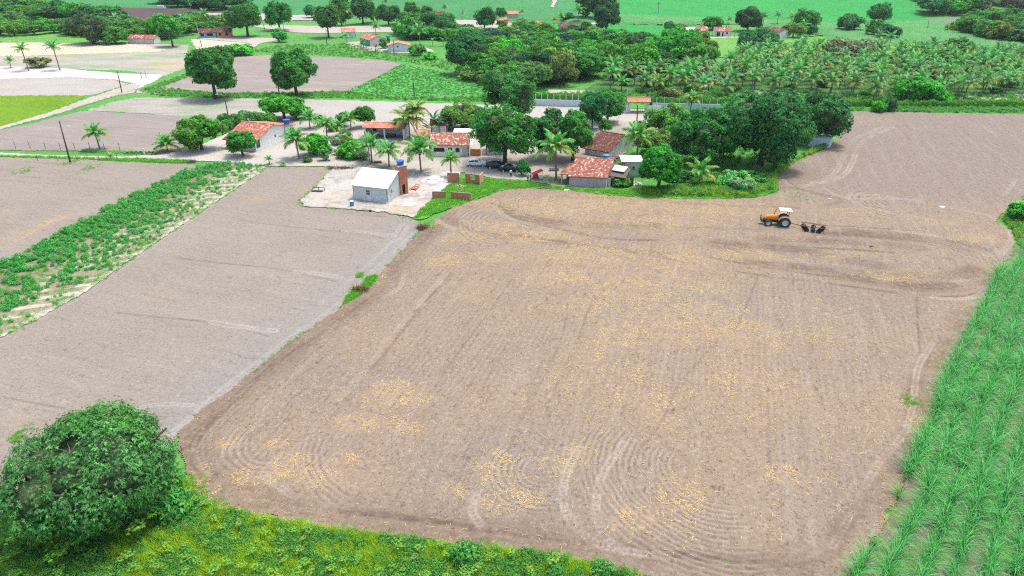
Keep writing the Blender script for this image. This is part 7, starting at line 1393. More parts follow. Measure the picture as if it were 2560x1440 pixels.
# far houses of the settlements
for a_ in [
    dict(FL=(322, 109), FR=(386, 110), D=5, hw=2.2, hr=3.3, rp=.5, roof='tile_pink', walls='white_old', label='small whitewashed shed with a long worn tile roof at the edge of the upper field', name='shed', cat='shed'),
    dict(FL=(499, 96), FR=(542, 95), D=6, hw=2.5, hr=3.9, rp=.45, roof='tile_dark', walls='turquoise', label='bright turquoise half of the double house beside the white pole', opens=[dict(w=1.7, h=1.5, z=.7, x=.5), dict(w=3.0, h=1.5, z=.7, x=3.2)]),
    dict(FL=(543, 95), FR=(579, 94), D=6, hw=2.5, hr=3.9, rp=.45, roof='tile_dark', walls='orange_wall', label='orange half of the double house joined to the turquoise one', opens=[dict(w=1.4, h=1.5, z=.8, x=.8), dict(w=1.8, h=1.5, z=.8, x=3.6)]),
    dict(FL=(856, 95), FR=(890, 94), D=5, hw=2.6, hr=3.7, rp=.6, roof='tile_orange', walls='blue_wall', label='little pale house with a plain orange roof behind the browning tree', opens=[dict(w=.8, h=1, z=1, x=1), dict(w=.9, h=1, z=1, x=3.4, fill_='grey_light')]),
    dict(FL=(901, 110), FR=(925, 117), D=8, hw=2.6, hr=4.0, rp=.5, roof='tile_red', walls={'wall': 'teal', 'side_wall': 'cream'}, label='house with a green front and a cream gable beside the settlement lane', opens=[dict(w=1.2, h=2.0, z=0, x=.8, kind='door', frame='teal', fill_='dark'), dict(w=1.4, h=1.2, z=.8, x=2.6, frame='teal')]),
    dict(FL=(970, 131), FR=(1024, 130), D=6, hw=2.6, hr=3.6, rp=.5, roof='tile_orange', walls='blue_wall', label='pale blue gabled house with a single tiny window, nearest of the settlement', ridge_dir='y', over=.35, opens=[dict(w=.8, h=.7, z=1.8, x=3.6)]),
    dict(FL=(1079, 49), FR=(1104, 49), D=6, hw=2.6, hr=4.2, rp=.6, roof='tile_dark', walls='cream', label='dark red roof showing between trees above the settlement'),
    dict(FL=(1242, 62), FR=(1269, 62), D=5, hw=2.3, hr=3.4, rp=.6, roof='tile_pink', walls='orange_wall', label='small low red roof left of the lane, lower of the two far orange ones'),
    dict(FL=(1268, 46), FR=(1296, 45), D=5, hw=2.3, hr=3.6, rp=.6, roof='tile_orange', walls='cream', label='small far house with an orange roof among palms, highest of the lane houses'),
    dict(FL=(1327, 75), FR=(1357, 75), D=7, hw=2.6, hr=3.9, rp=.5, roof='tile_pink', walls={'wall': 'teal', 'side_wall': 'cream'}, label='far house with a bright teal front wall', opens=[dict(w=.9, h=2, z=0, x=1, kind='door', frame='teal', fill_='dark'), dict(w=1, h=1, z=.9, x=3.4, frame='teal')]),
    dict(FL=(1398, 82), FR=(1443, 82), D=6, hw=2.5, hr=4.1, rp=.55, roof='tile_dark', walls={'wall': 'white', 'side_wall': 'grey'}, label='far white house with a dark red roof and a shaded porch', opens=[dict(w=4.8, h=1.3, z=1.05, x=1.0, fill_='lamp_red'), dict(w=1.2, h=2.0, z=0.0, x=6.2, kind='door', fill_='dark')], side_opens=[dict(w=1, h=1, z=1.2, x=2.5)]),
    dict(FL=(1479, 73), FR=(1494, 73), D=3, hw=2.4, hr=2.8, rp=.5, roof='white_roof', roofkind='sheet', walls='white', label='tiny white outbuilding left of the tree by the towering pair', name='outbuilding', cat='outbuilding', over=.1),
    dict(FL=(1713, 88), FR=(1757, 89), D=4.5, hw=2.0, hr=3.0, rp=.9, roof='white_roof', roofkind='sheet', walls='grey', label='long white sheet roof in front of the left small white house', name='outbuilding', cat='outbuilding', over=.2, opens=[dict(w=1.6, h=1.2, z=.6, x=2, fill_='glass')]),
    dict(FL=(1744, 91), FR=(1768, 91), D=6, hw=2.6, hr=4.0, rp=.55, roof='tile_pink', walls='white', label='left one of the two small white houses on the far right lane'),
    dict(FL=(1788, 91), FR=(1826, 91), D=5, hw=2.4, hr=3.7, rp=.6, roof='tile_pink', walls='white', label='right one of the two small white houses, with an open carport', opens=[dict(w=1.8, h=1.9, z=0, x=.4, kind='door', fill_='dark'), dict(w=.8, h=2, z=0, x=3, kind='door', fill_='dark'), dict(w=1, h=1, z=1, x=4.8, fill_='glass')]),
    dict(FL=(1898, 92), FR=(1945, 98), D=8, hw=2.8, hr=4.1, rp=.5, roof='tile_dark', walls='white', label='far right-hand farmhouse with a dull red roof and white walls', opens=[dict(w=1.2, h=1.2, z=.9, x=5), dict(w=.9, h=1, z=1, x=2.2)]),
    dict(FL=(1727, 196), FR=(1768, 197), D=6, hw=2.4, hr=3.7, rp=.5, roof='tile_dark', walls='white_old', label='low red-brown roof half hidden among the orchard palms'),
    dict(FL=(1402, 122), FR=(1425, 122), D=4, hw=1.6, hr=2.6, rp=.5, roof='twig', roofkind='sheet', walls='wood', label='low thatch-like shelter roof inside the woodland', name='shelter', cat='shelter'),
    dict(FL=(2373, 78), FR=(2392, 78), D=4, hw=2.2, hr=3.2, rp=.5, roof='tile_pink', walls='cream', label='tiny roof among trees below the striped field'),
    dict(FL=(2019, 365), FR=(2073, 371), D=3.2, hw=1.9, hr=2.0, rp=.5, roof='white_roof', roofkind='sheet', walls='blue_wall', label='low pale blue walled shed under the right end mango', name='shed', cat='shed', over=-0.1, skew=-4),
]:
    house(**a_)
def post_line(a_, b, n, h, r, mat, name, lab, cat, group, lean=0.0, seed=2):
    g = np.random.default_rng(seed)
    for k in range(n):
        t = k/max(1, n-1); p = P(a_[0]+(b[0]-a_[0])*t, a_[1]+(b[1]-a_[1])*t); mb = MB(); mb.tube([(0, 0, -0.2), (g.normal()*lean, g.normal()*lean, h*g.uniform(0.9, 1.1))], r, 6)
        tag(mb.build(name, M[mat], loc=p), lab, cat, group)
def pole(cx, by, tx, ty, mat, label, lamp=False, arm=True, r=0.13, trans=False):
    p = P(cx, by); d = ray(tx, ty); t = p.y/d[1]; h2 = max(2.5, CAMH+d[2]*t-p.z); dx_ = max(-1.6, min(1.6, d[0]*t-p.x))
    root = empty('utility_pole', p, 0, label, 'pole'); mb = MB(); mb.tube([(0, 0, -0.4), (dx_*0.5, 0, h2*0.5), (dx_, 0, h2)], [r*1.25, r, r*0.75], 8); mb.build('shaft', M[mat], root, smooth=True)
    if arm: mb = MB(); mb.box(dx_-0.9, dx_+0.9, -0.05, 0.05, h2-0.35, h2-0.25); mb.build('crossarm', M[mat], root); 
    if arm:
        for k in (-0.8, 0, 0.8): mb = MB(); mb.lathe([(0.05, h2-0.25), (0.07, h2-0.15), (0.03, h2-0.05)], c=(dx_+k, 0, 0), n=7); mb.build('insulator', M['white_paint'], root)
    if lamp: mb = MB(); mb.tube([(dx_, 0, h2-0.3), (dx_-0.8, 0.1, h2+0.15), (dx_-1.6, 0.2, h2+0.2)], 0.04, 6); a2 = mb.build('lamp_arm', M['concrete'], root); mb = MB(); mb.box(dx_-2.1, dx_-1.5, 0.08, 0.34, h2+0.12, h2+0.27, bev=0.04); mb.build('lamp_head', M['white_paint'], root)
    if trans: mb = MB(); mb.lathe([(0.25, h2-2.0), (0.3, h2-1.9), (0.3, h2-1.2), (0.22, h2-1.1)], c=(dx_, -0.4, 0), n=12); mb.build('transformer', M['white_paint'], root)
    return root
for a_ in ((176, 407, 148, 302, 'wood_dark', 'dark leaning pole at the left edge of the yard road', False, False), (305, 232, 293, 178, 'wood_dark', 'dark thin pole at the crossroads', False, False), (572, 296, 560, 238, 'wood_dark', 'dark pole with a small lamp on the fallow strip', True, False),
           (505, 118, 490, 58, 'concrete', 'white leaning pole left of the turquoise house', False, True), (663, 76, 648, 30, 'concrete', 'white pole at the edge of the far cane', False, True), (710, 82, 708, 50, 'concrete', 'white pole with a crossarm beside the vivid round tree', False, True),
           (816, 109, 815, 72, 'wood_dark', 'dark pole in front of the browning tree', False, False), (985, 140, 984, 100, 'wood_dark', 'dark pole standing before the pale blue house', False, False), (1036, 245, 1032, 190, 'wood_dark', 'dark pole in the middle of the bean field edge', False, False),
           (926, 412, 917, 341, 'concrete', 'slim white lamp pole rising through the dense palm', False, False), (1076, 392, 1072, 325, 'wood', 'brown lamp post with a curved arm before the weathered house', True, False), (1567, 262, 1568, 220, 'concrete', 'pale pole just left of the gate shelter', False, False),
           (1398, 175, 1399, 146, 'wood_dark', 'dark pole with a white transformer in the woodland', False, False), (1592, 312, 1594, 262, 'wood_dark', 'dark short pole in front of the gate shelter', False, False), (1835, 92, 1846, 58, 'concrete', 'pale leaning pole beside the right small white house', False, False),
           (2162, 80, 2166, 50, 'wood_dark', 'thin dark pole beside the highest lone tree', False, False), (2318, 78, 2322, 50, 'wood_dark', 'thin leaning pole on the green slope by the striped field', False, False), (1330, 22, 1330, 6, 'concrete', 'tiny white pole in the far teal cane', False, False), (1241, 30, 1241, 15, 'concrete', 'tiny white pole where the far track meets the cane', False, False), (478, 318, 478, 318, 'wood', '', False, False)):
    if a_[5]: pole(*a_[:6], lamp=a_[6], arm=a_[7], trans='transformer' in a_[5])
post_line((40, 372), (300, 376), 8, 1.5, 0.05, 'wood', 'fence_post', 'thin wooden fence post along the grey field beside the sandy lane', 'fence post', 'wire fence posts along the lane', 0.12)
post_line((95, 403), (345, 401), 6, 1.1, 0.045, 'wood', 'fence_post', 'thin low fence post on the verge below the sandy lane', 'fence post', 'verge fence posts', 0.1, 3)
post_line((355, 199), (366, 196), 2, 2.2, 0.07, 'wood', 'gate_post', 'grey wooden gate post beside the crossroads', 'gate post', 'gate posts at the crossroads')
for k in range(7):
    p = P(320+k*10.8, 384.5-0.1*k); mb = MB(); V = []; r_, w = 0.36, 0.11; nT = 14
    pts = [(r_*math.cos(PI*j/nT), 0, r_*math.sin(PI*j/nT)*1.2) for j in range(nT+1)]; mb.tube([(x, 0, z-0.05) for x, y, z in pts], w, 7); o = mb.build('half_buried_tyre', M['rubber'], smooth=True, loc=p)
    tag(o, ['first', 'second', 'third', 'fourth', 'fifth', 'sixth', 'seventh'][k]+' tyre from the left in the row of half-buried tyres by the lane', 'tyre', 'row of half-buried tyres')
for cx, by, lab in ((362, 386, 'white-painted leaning post at the left of the yard entrance'), (390, 385, 'weathered thick post at the right of the yard entrance')):
    p = P(cx, by); mb = MB(); mb.tube([(0, 0, -0.2), (-0.15, 0, 1.2)], 0.16, 8); tag(mb.build('gate_post', M['white_paint' if 'white' in lab else 'wood'], loc=p), lab, 'post')
# the white wall with posts, its gate shelter and the hedge behind
def wall_run(a_, b, h, name, label, posts, hed=True, seed=1):
    A_, B_ = P(*a_), P(*b); d = B_-A_; L = d.length; d.normalize(); n = Vector((-d.y, d.x, 0)); root = empty(name, A_, 0, label, 'wall'); root['kind'] = 'thing'
    mb = MB(); mb.add([d*u+n*v+Vector((0, 0, z)) for u in (0, L) for v in (0, 0.2) for z in (-0.3, h)], [(0, 1, 3, 2), (4, 6, 7, 5), (0, 4, 5, 1), (2, 3, 7, 6), (0, 2, 6, 4), (1, 5, 7, 3)]); mb.build('panel', M['blue_wall'] if hed else M['white'], root)
    for k in range(posts):
        u = L*(k+0.5)/posts; mb = MB(); mb.add([d*(u+x)+n*(0.05+y)+Vector((0, 0, z)) for x in (0, .16) for y in (0, .16) for z in (h, h+1.35)], [(0, 1, 3, 2), (4, 6, 7, 5), (0, 4, 5, 1), (2, 3, 7, 6), (0, 2, 6, 4), (1, 5, 7, 3)]); mb.build('post', M['white_paint'], root)
    for k in range(4): mb = MB(); z_ = h+0.25+k*0.32; mb.tube([n*0.13+Vector((0, 0, z_)), d*L+n*0.13+Vector((0, 0, z_))], 0.015, 4); mb.build('wire', M['metal'], root)
def hedge(pts, w, h, label, seed, color=(0.055, 0.25, 0.02), leaf=0.4, rag=0.2):
    g = np.random.default_rng(seed); q = PP(pts); C, D = [], []
    for (x1, y1), (x2, y2) in zip(q[:-1], q[1:]):
        L = math.hypot(x2-x1, y2-y1); n = int(L*34); t = g.random(n); s = g.uniform(-1, 1, n); z = g.random(n)
        top = g.random(n) < 0.5; z = np.where(top, g.uniform(0.85, 1.1, n), z); s = np.where(top, s, np.sign(s))
        nx_, ny_ = -(y2-y1)/L, (x2-x1)/L; hh = h*(1-rag+2*rag*vnoise((x1+t*(x2-x1))/1.3, (y1+t*(y2-y1))/1.3, seed))
        C.append(np.stack([x1+t*(x2-x1)+nx_*s*w/2, y1+t*(y2-y1)+ny_*s*w/2, z*hh], 1)); D.append(np.stack([nx_*s, ny_*s, 0.5+0*s], 1))
    C, D = np.concatenate(C), np.concatenate(D); V, F = leaf_cards(C, D/np.linalg.norm(D, axis=1)[:, None], leaf, g, 2, 0.6); v = np.repeat(g.random(len(C)), 8); t = np.repeat((g.random(len(C)) < 0.1)*0.7, 8)
    mb = MB()
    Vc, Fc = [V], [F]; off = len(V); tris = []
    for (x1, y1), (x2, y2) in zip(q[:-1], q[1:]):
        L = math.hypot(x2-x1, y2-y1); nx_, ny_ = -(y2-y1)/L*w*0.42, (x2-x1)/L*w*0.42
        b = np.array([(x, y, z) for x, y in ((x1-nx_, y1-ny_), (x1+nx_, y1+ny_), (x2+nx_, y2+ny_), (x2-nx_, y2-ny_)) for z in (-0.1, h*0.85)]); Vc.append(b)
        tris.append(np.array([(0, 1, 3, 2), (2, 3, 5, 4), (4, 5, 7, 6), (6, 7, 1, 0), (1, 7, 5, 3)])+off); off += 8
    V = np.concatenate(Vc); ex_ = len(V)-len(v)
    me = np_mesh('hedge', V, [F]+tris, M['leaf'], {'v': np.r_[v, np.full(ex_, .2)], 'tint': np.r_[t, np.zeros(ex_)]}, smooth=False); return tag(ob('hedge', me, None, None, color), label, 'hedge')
wall_run((1330, 264), (1452, 268), 1.7, 'boundary_wall', 'long pale blue-white wall with white posts left of the gate shelter', 8)
wall_run((1630, 272), (1800, 276), 1.5, 'boundary_wall', 'pale wall with white posts right of the gate shelter', 9)
hedge([(1325, 250), (1460, 255), (1500, 256)], 1.6, 1.9, 'clipped green hedge behind the left stretch of wall', 5)
hedge([(1625, 262), (1720, 264), (1830, 262)], 1.6, 1.9, 'clipped green hedge behind the right stretch of wall', 6)
hedge([(1900, 262), (2060, 262), (2170, 266), (2330, 268), (2560, 266), (2760, 264)], 1.6, 1.5, 'long hedge between the palm orchard and the right-hand field', 7, (0.06, 0.24, 0.02))
gq = P(1573, 283); gs_ = empty('gate_shelter', gq, 0, 'entrance gate shelter with an orange tile roof on pale pillars', 'gate'); dx_ = P(1618, 284)-gq; Wg = dx_.length
for u in (0, Wg):
    for v in (0, 2.2): mb = MB(); mb.box(u-0.17, u+0.17, v-0.17, v+0.17, -0.2, 3.0); mb.build('pillar', M['blue_wall'], gs_)
roof_part('roof', [((-0.7, -0.7, 2.9), (Wg+0.7, -0.7, 2.9), (Wg+0.7, 1.1, 3.7), (-0.7, 1.1, 3.7)), ((Wg+0.7, 2.9, 2.9), (-0.7, 2.9, 2.9), (-0.7, 1.1, 3.7), (Wg+0.7, 1.1, 3.7))], M['tile_orange'], gb, gs_)
mb = MB(); mb.tube([(0.2, 0.05, 1.1), (Wg-0.2, 0.05, 1.1)], 0.05, 6); mb.tube([(0.2, 0.05, 0.4), (Wg-0.2, 0.05, 0.4)], 0.04, 6)
for k in range(9): mb.tube([(0.2+(Wg-0.4)*k/8, 0.05, 0.15), (0.2+(Wg-0.4)*k/8, 0.05, 1.1)], 0.03, 5)
mb.build('gate_leaf', M['metal'], gs_)
mb = MB(); mb.add([(-0.17+a_, b, z) for a_ in (-3.0, 0) for b in (0, 0.2) for z in (-.2, 1.8)], [(0, 1, 3, 2), (4, 6, 7, 5), (0, 4, 5, 1), (2, 3, 7, 6), (0, 2, 6, 4), (1, 5, 7, 3)]); mb.build('wing_wall', M['white'], gs_)
mb = MB(); mb.add([(Wg+0.17+a_, b, z) for a_ in (0, 3.2) for b in (0, 0.2) for z in (-.2, 1.8)], [(0, 1, 3, 2), (4, 6, 7, 5), (0, 4, 5, 1), (2, 3, 7, 6), (0, 2, 6, 4), (1, 5, 7, 3)]); mb.build('wing_wall', M['white'], gs_)
p = P(1808, 190); tank((p.x, p.y, 3.6), 0.9, 1.1, 'blue_faded', 'blue and white water tank on legs among the orchard palms'); ts = MB()
for sx in (-.6, .6):
    for sy in (-.6, .6): ts.tube([(p.x+sx, p.y+sy, -0.1), (p.x+sx, p.y+sy, 3.5)], 0.08, 5)
ts.box(p.x-0.8, p.x+0.8, p.y-0.8, p.y+0.8, 3.5, 3.6); tag(ts.build('tank_stand', M['concrete']), 'pale stand carrying the tank among the orchard palms', 'tank stand')
p = P(972, 118); tank((p.x, p.y, 3.4), 0.75, 1.1, 'blue_faded', 'blue tank between the cream gable and the pale blue house'); ts = MB(); ts.box(p.x-0.6, p.x+0.6, p.y-0.6, p.y+0.6, -0.2, 3.4); tag(ts.build('tank_stand', M['wood_dark']), 'dark block stand beneath the tank behind the pale blue house', 'tank stand')
# satellite dish on the pale blue shed
p = P(2066, 366); dr = empty('satellite_dish', (p.x, p.y+1.6, 1.95), 0, 'white satellite dish on the corner of the pale blue shed', 'satellite dish'); mb = MB(); mb.lathe([(0.05, 0.22), (0.5, 0.10), (0.85, -0.12), (0.88, -0.12), (0.5, 0.13), (0.06, 0.26)], n=20); d = mb.build('reflector', M['white_paint'], dr, smooth=True); d.rotation_euler = (R(-115), 0, R(25)); d.location = (0, 0, 0.75)
mb = MB(); mb.tube([(0, 0, 0), (0, 0.1, 0.7)], 0.04, 6); mb.build('mast', M['metal'], dr)

# ------------------------------------------------------------------ cars
def wheel(parent, loc, r, w, tyre='rubber', rim='hub', side=1, ax='y', rimr=0.62, lugs=0):
    mb = MB(); mb.lathe([(r*0.60, -w/2), (r*0.92, -w/2), (r, -w*0.3), (r, w*0.3), (r*0.92, w/2), (r*0.60, w/2), (r*0.56, w/2-.03), (r*0.56, -w/2+.03), (r*0.60, -w/2)], ax=ax, n=22, caps=False)
    if lugs:
        for k in range(lugs):
            for s in (-1, 1):
                a0 = 2*PI*(k+0.5*(s > 0))/lugs; a1 = a0+0.16
                V = [Vector((q*math.cos(b), y, q*math.sin(b))) for b, y in ((a0, s*w*0.48), (a0+0.07, s*w*0.48), (a1+0.07, s*w*0.03), (a1, s*w*0.03)) for q in (r*0.97, r*1.045)]; mb.add(V, [(0, 2, 3, 1), (2, 4, 5, 3), (4, 6, 7, 5), (6, 0, 1, 7), (1, 3, 5, 7)])
    t = mb.build('wheel', M[tyre], parent, loc=loc)
    mb = MB(); y = w*0.40; mb.lathe([(0.02, y*0.5), (r*0.18, y*0.55), (r*0.2, y*0.3), (r*rimr*0.7, y*0.15), (r*rimr*0.85, y), (r*rimr, y*1.2), (r*rimr, -y*1.2), (0.02, -y*0.8)], ax=ax, n=20)
    m = mb.build('rim', M[rim], t); m.scale = (1, side, 1); return t
def car(c, ang, paint, label, kind='hatch', name='parked_car'):
    p = P(*c); root = empty(name, p, R(ang), label, 'car')
    if kind == 'hatch': st = [(-1.92, .32, .62, .62, .70, .70), (-1.86, .24, .85, .90, .78, .62), (-1.55, .22, .92, 1.30, .81, .58), (-1.25, .22, .94, 1.44, .82, .60), (-0.4, .22, .95, 1.50, .83, .62), (0.35, .22, .95, 1.46, .83, .60), (1.05, .22, .94, 1.00, .82, .66), (1.65, .24, .86, .88, .80, .68), (1.92, .30, .66, .70, .74, .66), (1.97, .34, .55, .56, .66, .60)]
    elif kind == 'sedan': st = [(-2.1, .34, .70, .72, .70, .62), (-2.02, .26, .90, .94, .80, .68), (-1.35, .24, .95, 1.00, .83, .66), (-0.85, .24, .96, 1.34, .84, .60), (-0.5, .24, .96, 1.42, .84, .60), (0.35, .24, .95, 1.40, .84, .60), (1.05, .24, .93, .98, .83, .68), (1.75, .26, .86, .88, .80, .70), (2.05, .32, .68, .70, .74, .66), (2.1, .36, .55, .56, .66, .60)]
    else: st = [(-2.05, .36, .92, .94, .76, .72), (-1.98, .30, .98, 1.35, .82, .60), (-1.3, .26, .99, 1.50, .84, .60), (-0.4, .26, .99, 1.52, .84, .62), (0.3, .26, .98, 1.48, .84, .60), (0.95, .26, .96, 1.02, .83, .70), (1.7, .28, .90, .93, .81, .70), (2.0, .34, .72, .74, .75, .66), (2.05, .38, .6, .61, .66, .60)]
    V, F = [], []
    for x, zb, zl, zt, w, wt in st:
        w2 = w*0.95; zm = (zb+zl)/2
        V += [(x, -w2, zb), (x, -w, zm), (x, -w*0.985, zl), (x, -wt, zt-0.03 if zt-zl > .1 else zt), (x, -wt*0.6, zt), (x, wt*0.6, zt), (x, wt, zt-0.03 if zt-zl > .1 else zt), (x, w*0.985, zl), (x, w, zm), (x, w2, zb)]
    n = 10
    for i in range(len(st)-1):
        for k in range(n): F.append((i*n+k, i*n+(k+1) % n, (i+1)*n+(k+1) % n, (i+1)*n+k))
    F += [tuple(range(n)), tuple((len(st)-1)*n+k for k in range(n-1, -1, -1))]
    mb = MB(); mb.add(V, F); b = mb.build('body', M[paint], root, smooth=True)
    sb = b.modifiers.new('round', 'SUBSURF'); sb.levels = 1; sb.render_levels = 2
    gi = [i for i in range(len(st)) if st[i][3]-st[i][2] > 0.25]; off = 0.016
    def pt(i, s, t): x, zb, zl, zt, w, wt = st[i]; return Vector((x, s*(w*0.985*(1-t)+wt*t+off), zl*(1-t)+(zt-0.03)*t+0.01))
    for s in (-1, 1):
        i0, i1 = gi[0], gi[-1]; mid = gi[len(gi)//2]
        for a2, b2 in ((i0, mid), (mid, i1)):
            qs = [pt(a2, s, .10), pt(b2, s, .10), pt(b2, s, .84), pt(a2, s, .84)]; cn = sum(qs, Vector())/4; qs = [cn+(v-cn)*0.88 for v in qs]
            mb = MB(); mb.add(qs, [(0, 1, 2, 3)]); mb.build('side_window', M['glass'], root)
    def glass(nm, i, j, up=0.02):
        x0, _, zl0, zt0, w0, wt0 = st[i]; x1, _, zl1, zt1, w1, wt1 = st[j]
        q = [Vector((x0, -wt0*.8, zt0)), Vector((x0, wt0*.8, zt0)), Vector((x1, wt1*.88, zt1)), Vector((x1, -wt1*.88, zt1))]; cn = sum(q, Vector())/4; nn = (q[1]-q[0]).cross(q[2]-q[0]).normalized(); nn = nn if nn.z > 0 else -nn
        mb = MB(); mb.add([cn+(v-cn)*0.86+nn*up for v in q], [(0, 1, 2, 3)]); mb.build(nm, M['glass'], root)
    glass('windscreen', gi[-1], gi[-1]+1); glass('rear_window', gi[0] if kind != 'hatch' else 2, gi[0]-1, 0.03)
    for s in (-1, 1):
        mb = MB(); mb.box(-2.0 if kind != 'hatch' else -1.9, -1.84, s*.52-.12, s*.52+.12, .78, .94, bev=.02); mb.build('tail_lamp', M['lamp_red'], root)
        mb = MB(); mb.box(1.72, 1.93, s*.56-.13, s*.56+.13, .66, .78, bev=.03); mb.build('headlight', M['lamp_clear'], root)
        mb = MB(); mb.box(.72, .88, s*.90-.06, s*.90+.06, .94, 1.06, bev=.02); mb.build('wing_mirror', M[paint], root)
        for x in (-1.22, 1.22): wheel(root, (x*(1.05 if kind != 'hatch' else 1), s*0.76, 0.31), 0.31, 0.20, 'rubber', 'hub', s)
    for s, nm in ((-1, 'rear_bumper'), (1, 'front_bumper')): mb = MB(); e_ = abs(st[-1][0])-0.04; x0, x1 = sorted((s*e_, s*(e_+0.07))); mb.box(x0, x1, -.72, .72, .33, .52, bev=.03); mb.build(nm, M[paint], root)
    return root
car((1192, 415.5), -3, 'car_white', 'white hatchback parked outside the weathered tile house')
car((1243, 421), -8, 'car_dark', 'dark blue-grey estate car between the white car and the sedan, under the big tree', 'estate')
car((1276, 428.5), -4, 'car_black', 'black sedan nearest the standing man', 'sedan')
car((2014-130, 96), 0, 'car_dark', 'dark car parked by the two small white houses', 'estate') if False else None
for cx, cy, lab in ((405, 24, 'far white van at the edge of the dark field'),):
    p = P(cx, cy); r_ = empty('parked_van', p, R(10), lab, 'van'); mb = MB(); mb.box(-2.4, 1.2, -.95, .95, .5, 2.3, bev=.12); mb.box(1.1, 2.3, -.9, .9, .5, 1.5, bev=.15); mb.build('body', M['white_paint'], r_)
    for sx in (-1.5, 1.5):
        for s in (-1, 1): wheel(r_, (sx, s*.85, .36), .36, .22, side=s)

# ------------------------------------------------------------------ tractor, driver and disc harrow
p = P(1958, 564); tr = empty('tractor', p, R(169), 'orange tractor with a white canopy pulling a disc harrow across the ploughed field', 'tractor')
for s in (-1, 1):
    wheel(tr, (0, s*0.85, 0.80), 0.80, 0.46, 'dusty_rubber', 'hub', s, rimr=0.56, lugs=16); wheel(tr, (2.35, s*0.78, 0.53), 0.53, 0.34, 'dusty_rubber', 'hub', s, rimr=0.56, lugs=14)
    mb = MB(); V = []; ar = [(-0.78, .70), (-.80, 1.05), (-.62, 1.42), (-.30, 1.68), (.1, 1.76), (.55, 1.66), (.85, 1.42), (1.0, 1.10)]
    for x, z in ar: V += [(x, s*0.58, z+.03), (x, s*1.10, z), (x, s*1.12, z-0.10)]
    mb.add(V, [f for i in range(len(ar)-1) for f in ((3*i, 3*i+3, 3*i+4, 3*i+1), (3*i+1, 3*i+4, 3*i+5, 3*i+2))]); mb.build('mudguard', M['cream_paint'], tr, smooth=True)
def loft(name, st, mat, parent, sm=False):
    """st: (x, half width low, half width top, z low, z top)"""
    mb = MB(); V, F = [], []
    for x, w, wt, z0, z1 in st: V += [(x, -w, z0), (x, -w, z0+(z1-z0)*.65), (x, -wt, z1), (x, wt, z1), (x, w, z0+(z1-z0)*.65), (x, w, z0)]
    for i in range(len(st)-1): F += [(i*6+k, i*6+(k+1) % 6, i*6+6+(k+1) % 6, i*6+6+k) for k in range(6)]
    F += [tuple(range(6)), tuple((len(st)-1)*6+k for k in range(5, -1, -1))]; mb.add(V, F); return mb.build(name, M[mat], parent, smooth=sm)
loft('bonnet', [(0.95, .40, .30, 1.02, 1.66), (1.8, .38, .28, 1.02, 1.62), (2.55, .34, .24, 1.0, 1.50), (2.85, .30, .20, 0.95, 1.30), (2.95, .26, .16, .92, 1.08)], 'orange', tr)
loft('grille', [(2.955, .22, .14, .92, 1.2), (3.0, .2, .12, .94, 1.12)], 'metal', tr)
mb = MB(); mb.box(-0.3, 2.7, -.24, .24, .55, 1.0); mb.box(-.25, .25, -.62, .62, .62, .98); mb.box(2.25, 2.45, -.6, .6, .42, .6); mb.build('chassis', M['metal'], tr)
mb = MB(); mb.box(2.85, 3.35, -.32, .32, .55, .85); mb.tube([(3.35, -.4, .5), (3.45, -.4, 1.0), (3.35, -.4, 1.45)], .04, 6); mb.tube([(3.35, .4, .5), (3.45, .4, 1.0), (3.35, .4, 1.45)], .04, 6); mb.tube([(3.35, -.4, 1.4), (3.35, .4, 1.4)], .04, 6); mb.tube([(3.43, -.4, 1.0), (3.43, .4, 1.0)], .04, 6); mb.build('front_guard', M['metal'], tr)
mb = MB(); mb.box(.35, 1.0, -.62, .62, .62, .70); mb.tube([(.9, -.66, .68), (.9, -.66, .35), (.6, -.66, .35), (.6, -.66, .68)], .025, 5); mb.build('footplate', M['metal'], tr)
mb = MB(); mb.tube([(1.55, -.22, 1.55), (1.50, -.22, 1.95), (1.33, -.22, 2.45)], .045, 8); mb.build('exhaust', M['metal'], tr)
mb = MB(); mb.box(-0.85, 0.95, -.80, .80, 2.50, 2.58, bev=.035); mb.box(-.6, .7, -.55, .55, 2.58, 2.62, bev=.015); mb.build('canopy', M['white_paint'], tr)
for s in (-1, 1):
    mb = MB(); mb.tube([(-.35, s*.60, 1.6), (-.42, s*.62, 2.5)], .05, 6); mb.build('canopy_post', M['metal'], tr)
mb = MB(); mb.box(-.25, .22, -.26, .26, 1.12, 1.22, bev=.03); mb.box(-.33, -.22, -.26, .26, 1.2, 1.62, bev=.03); mb.build('seat', M['dark'], tr)
mb = MB(); mb.tube([(.85, 0, 1.45), (.62, 0, 1.62)], .025, 6); ring = [(.62+.07*math.sin(2*PI*k/14), .19*math.cos(2*PI*k/14), 1.63+.17*math.sin(2*PI*k/14)) for k in range(15)]; mb.tube(ring, .018, 5); mb.build('steering_wheel', M['dark'], tr)
p2 = P(2030, 577); hd = (P(1998, 572)-P(2062, 581)); ha = math.degrees(math.atan2(hd.y, hd.x)); hr_ = empty('disc_harrow', p2, R(ha), 'rusty disc harrow with two small transport wheels hitched behind the tractor', 'harrow')
mb = MB()
for y in (-.75, .75): mb.tube([(-1.75, y, .85), (1.7, y, .85)], .06, 4)
for x in (-1.7, -.2, 1.2): mb.tube([(x, -.95, .85), (x, .95, .85)], .055, 4)
mb.tube([(1.7, .75, .85), (2.1, .95, .95)], .05, 4); mb.tube([(-1.75, .75, .85), (-2.1, 1.0, .8)], .05, 4)
mb.build('frame', M['rusty'], hr_)
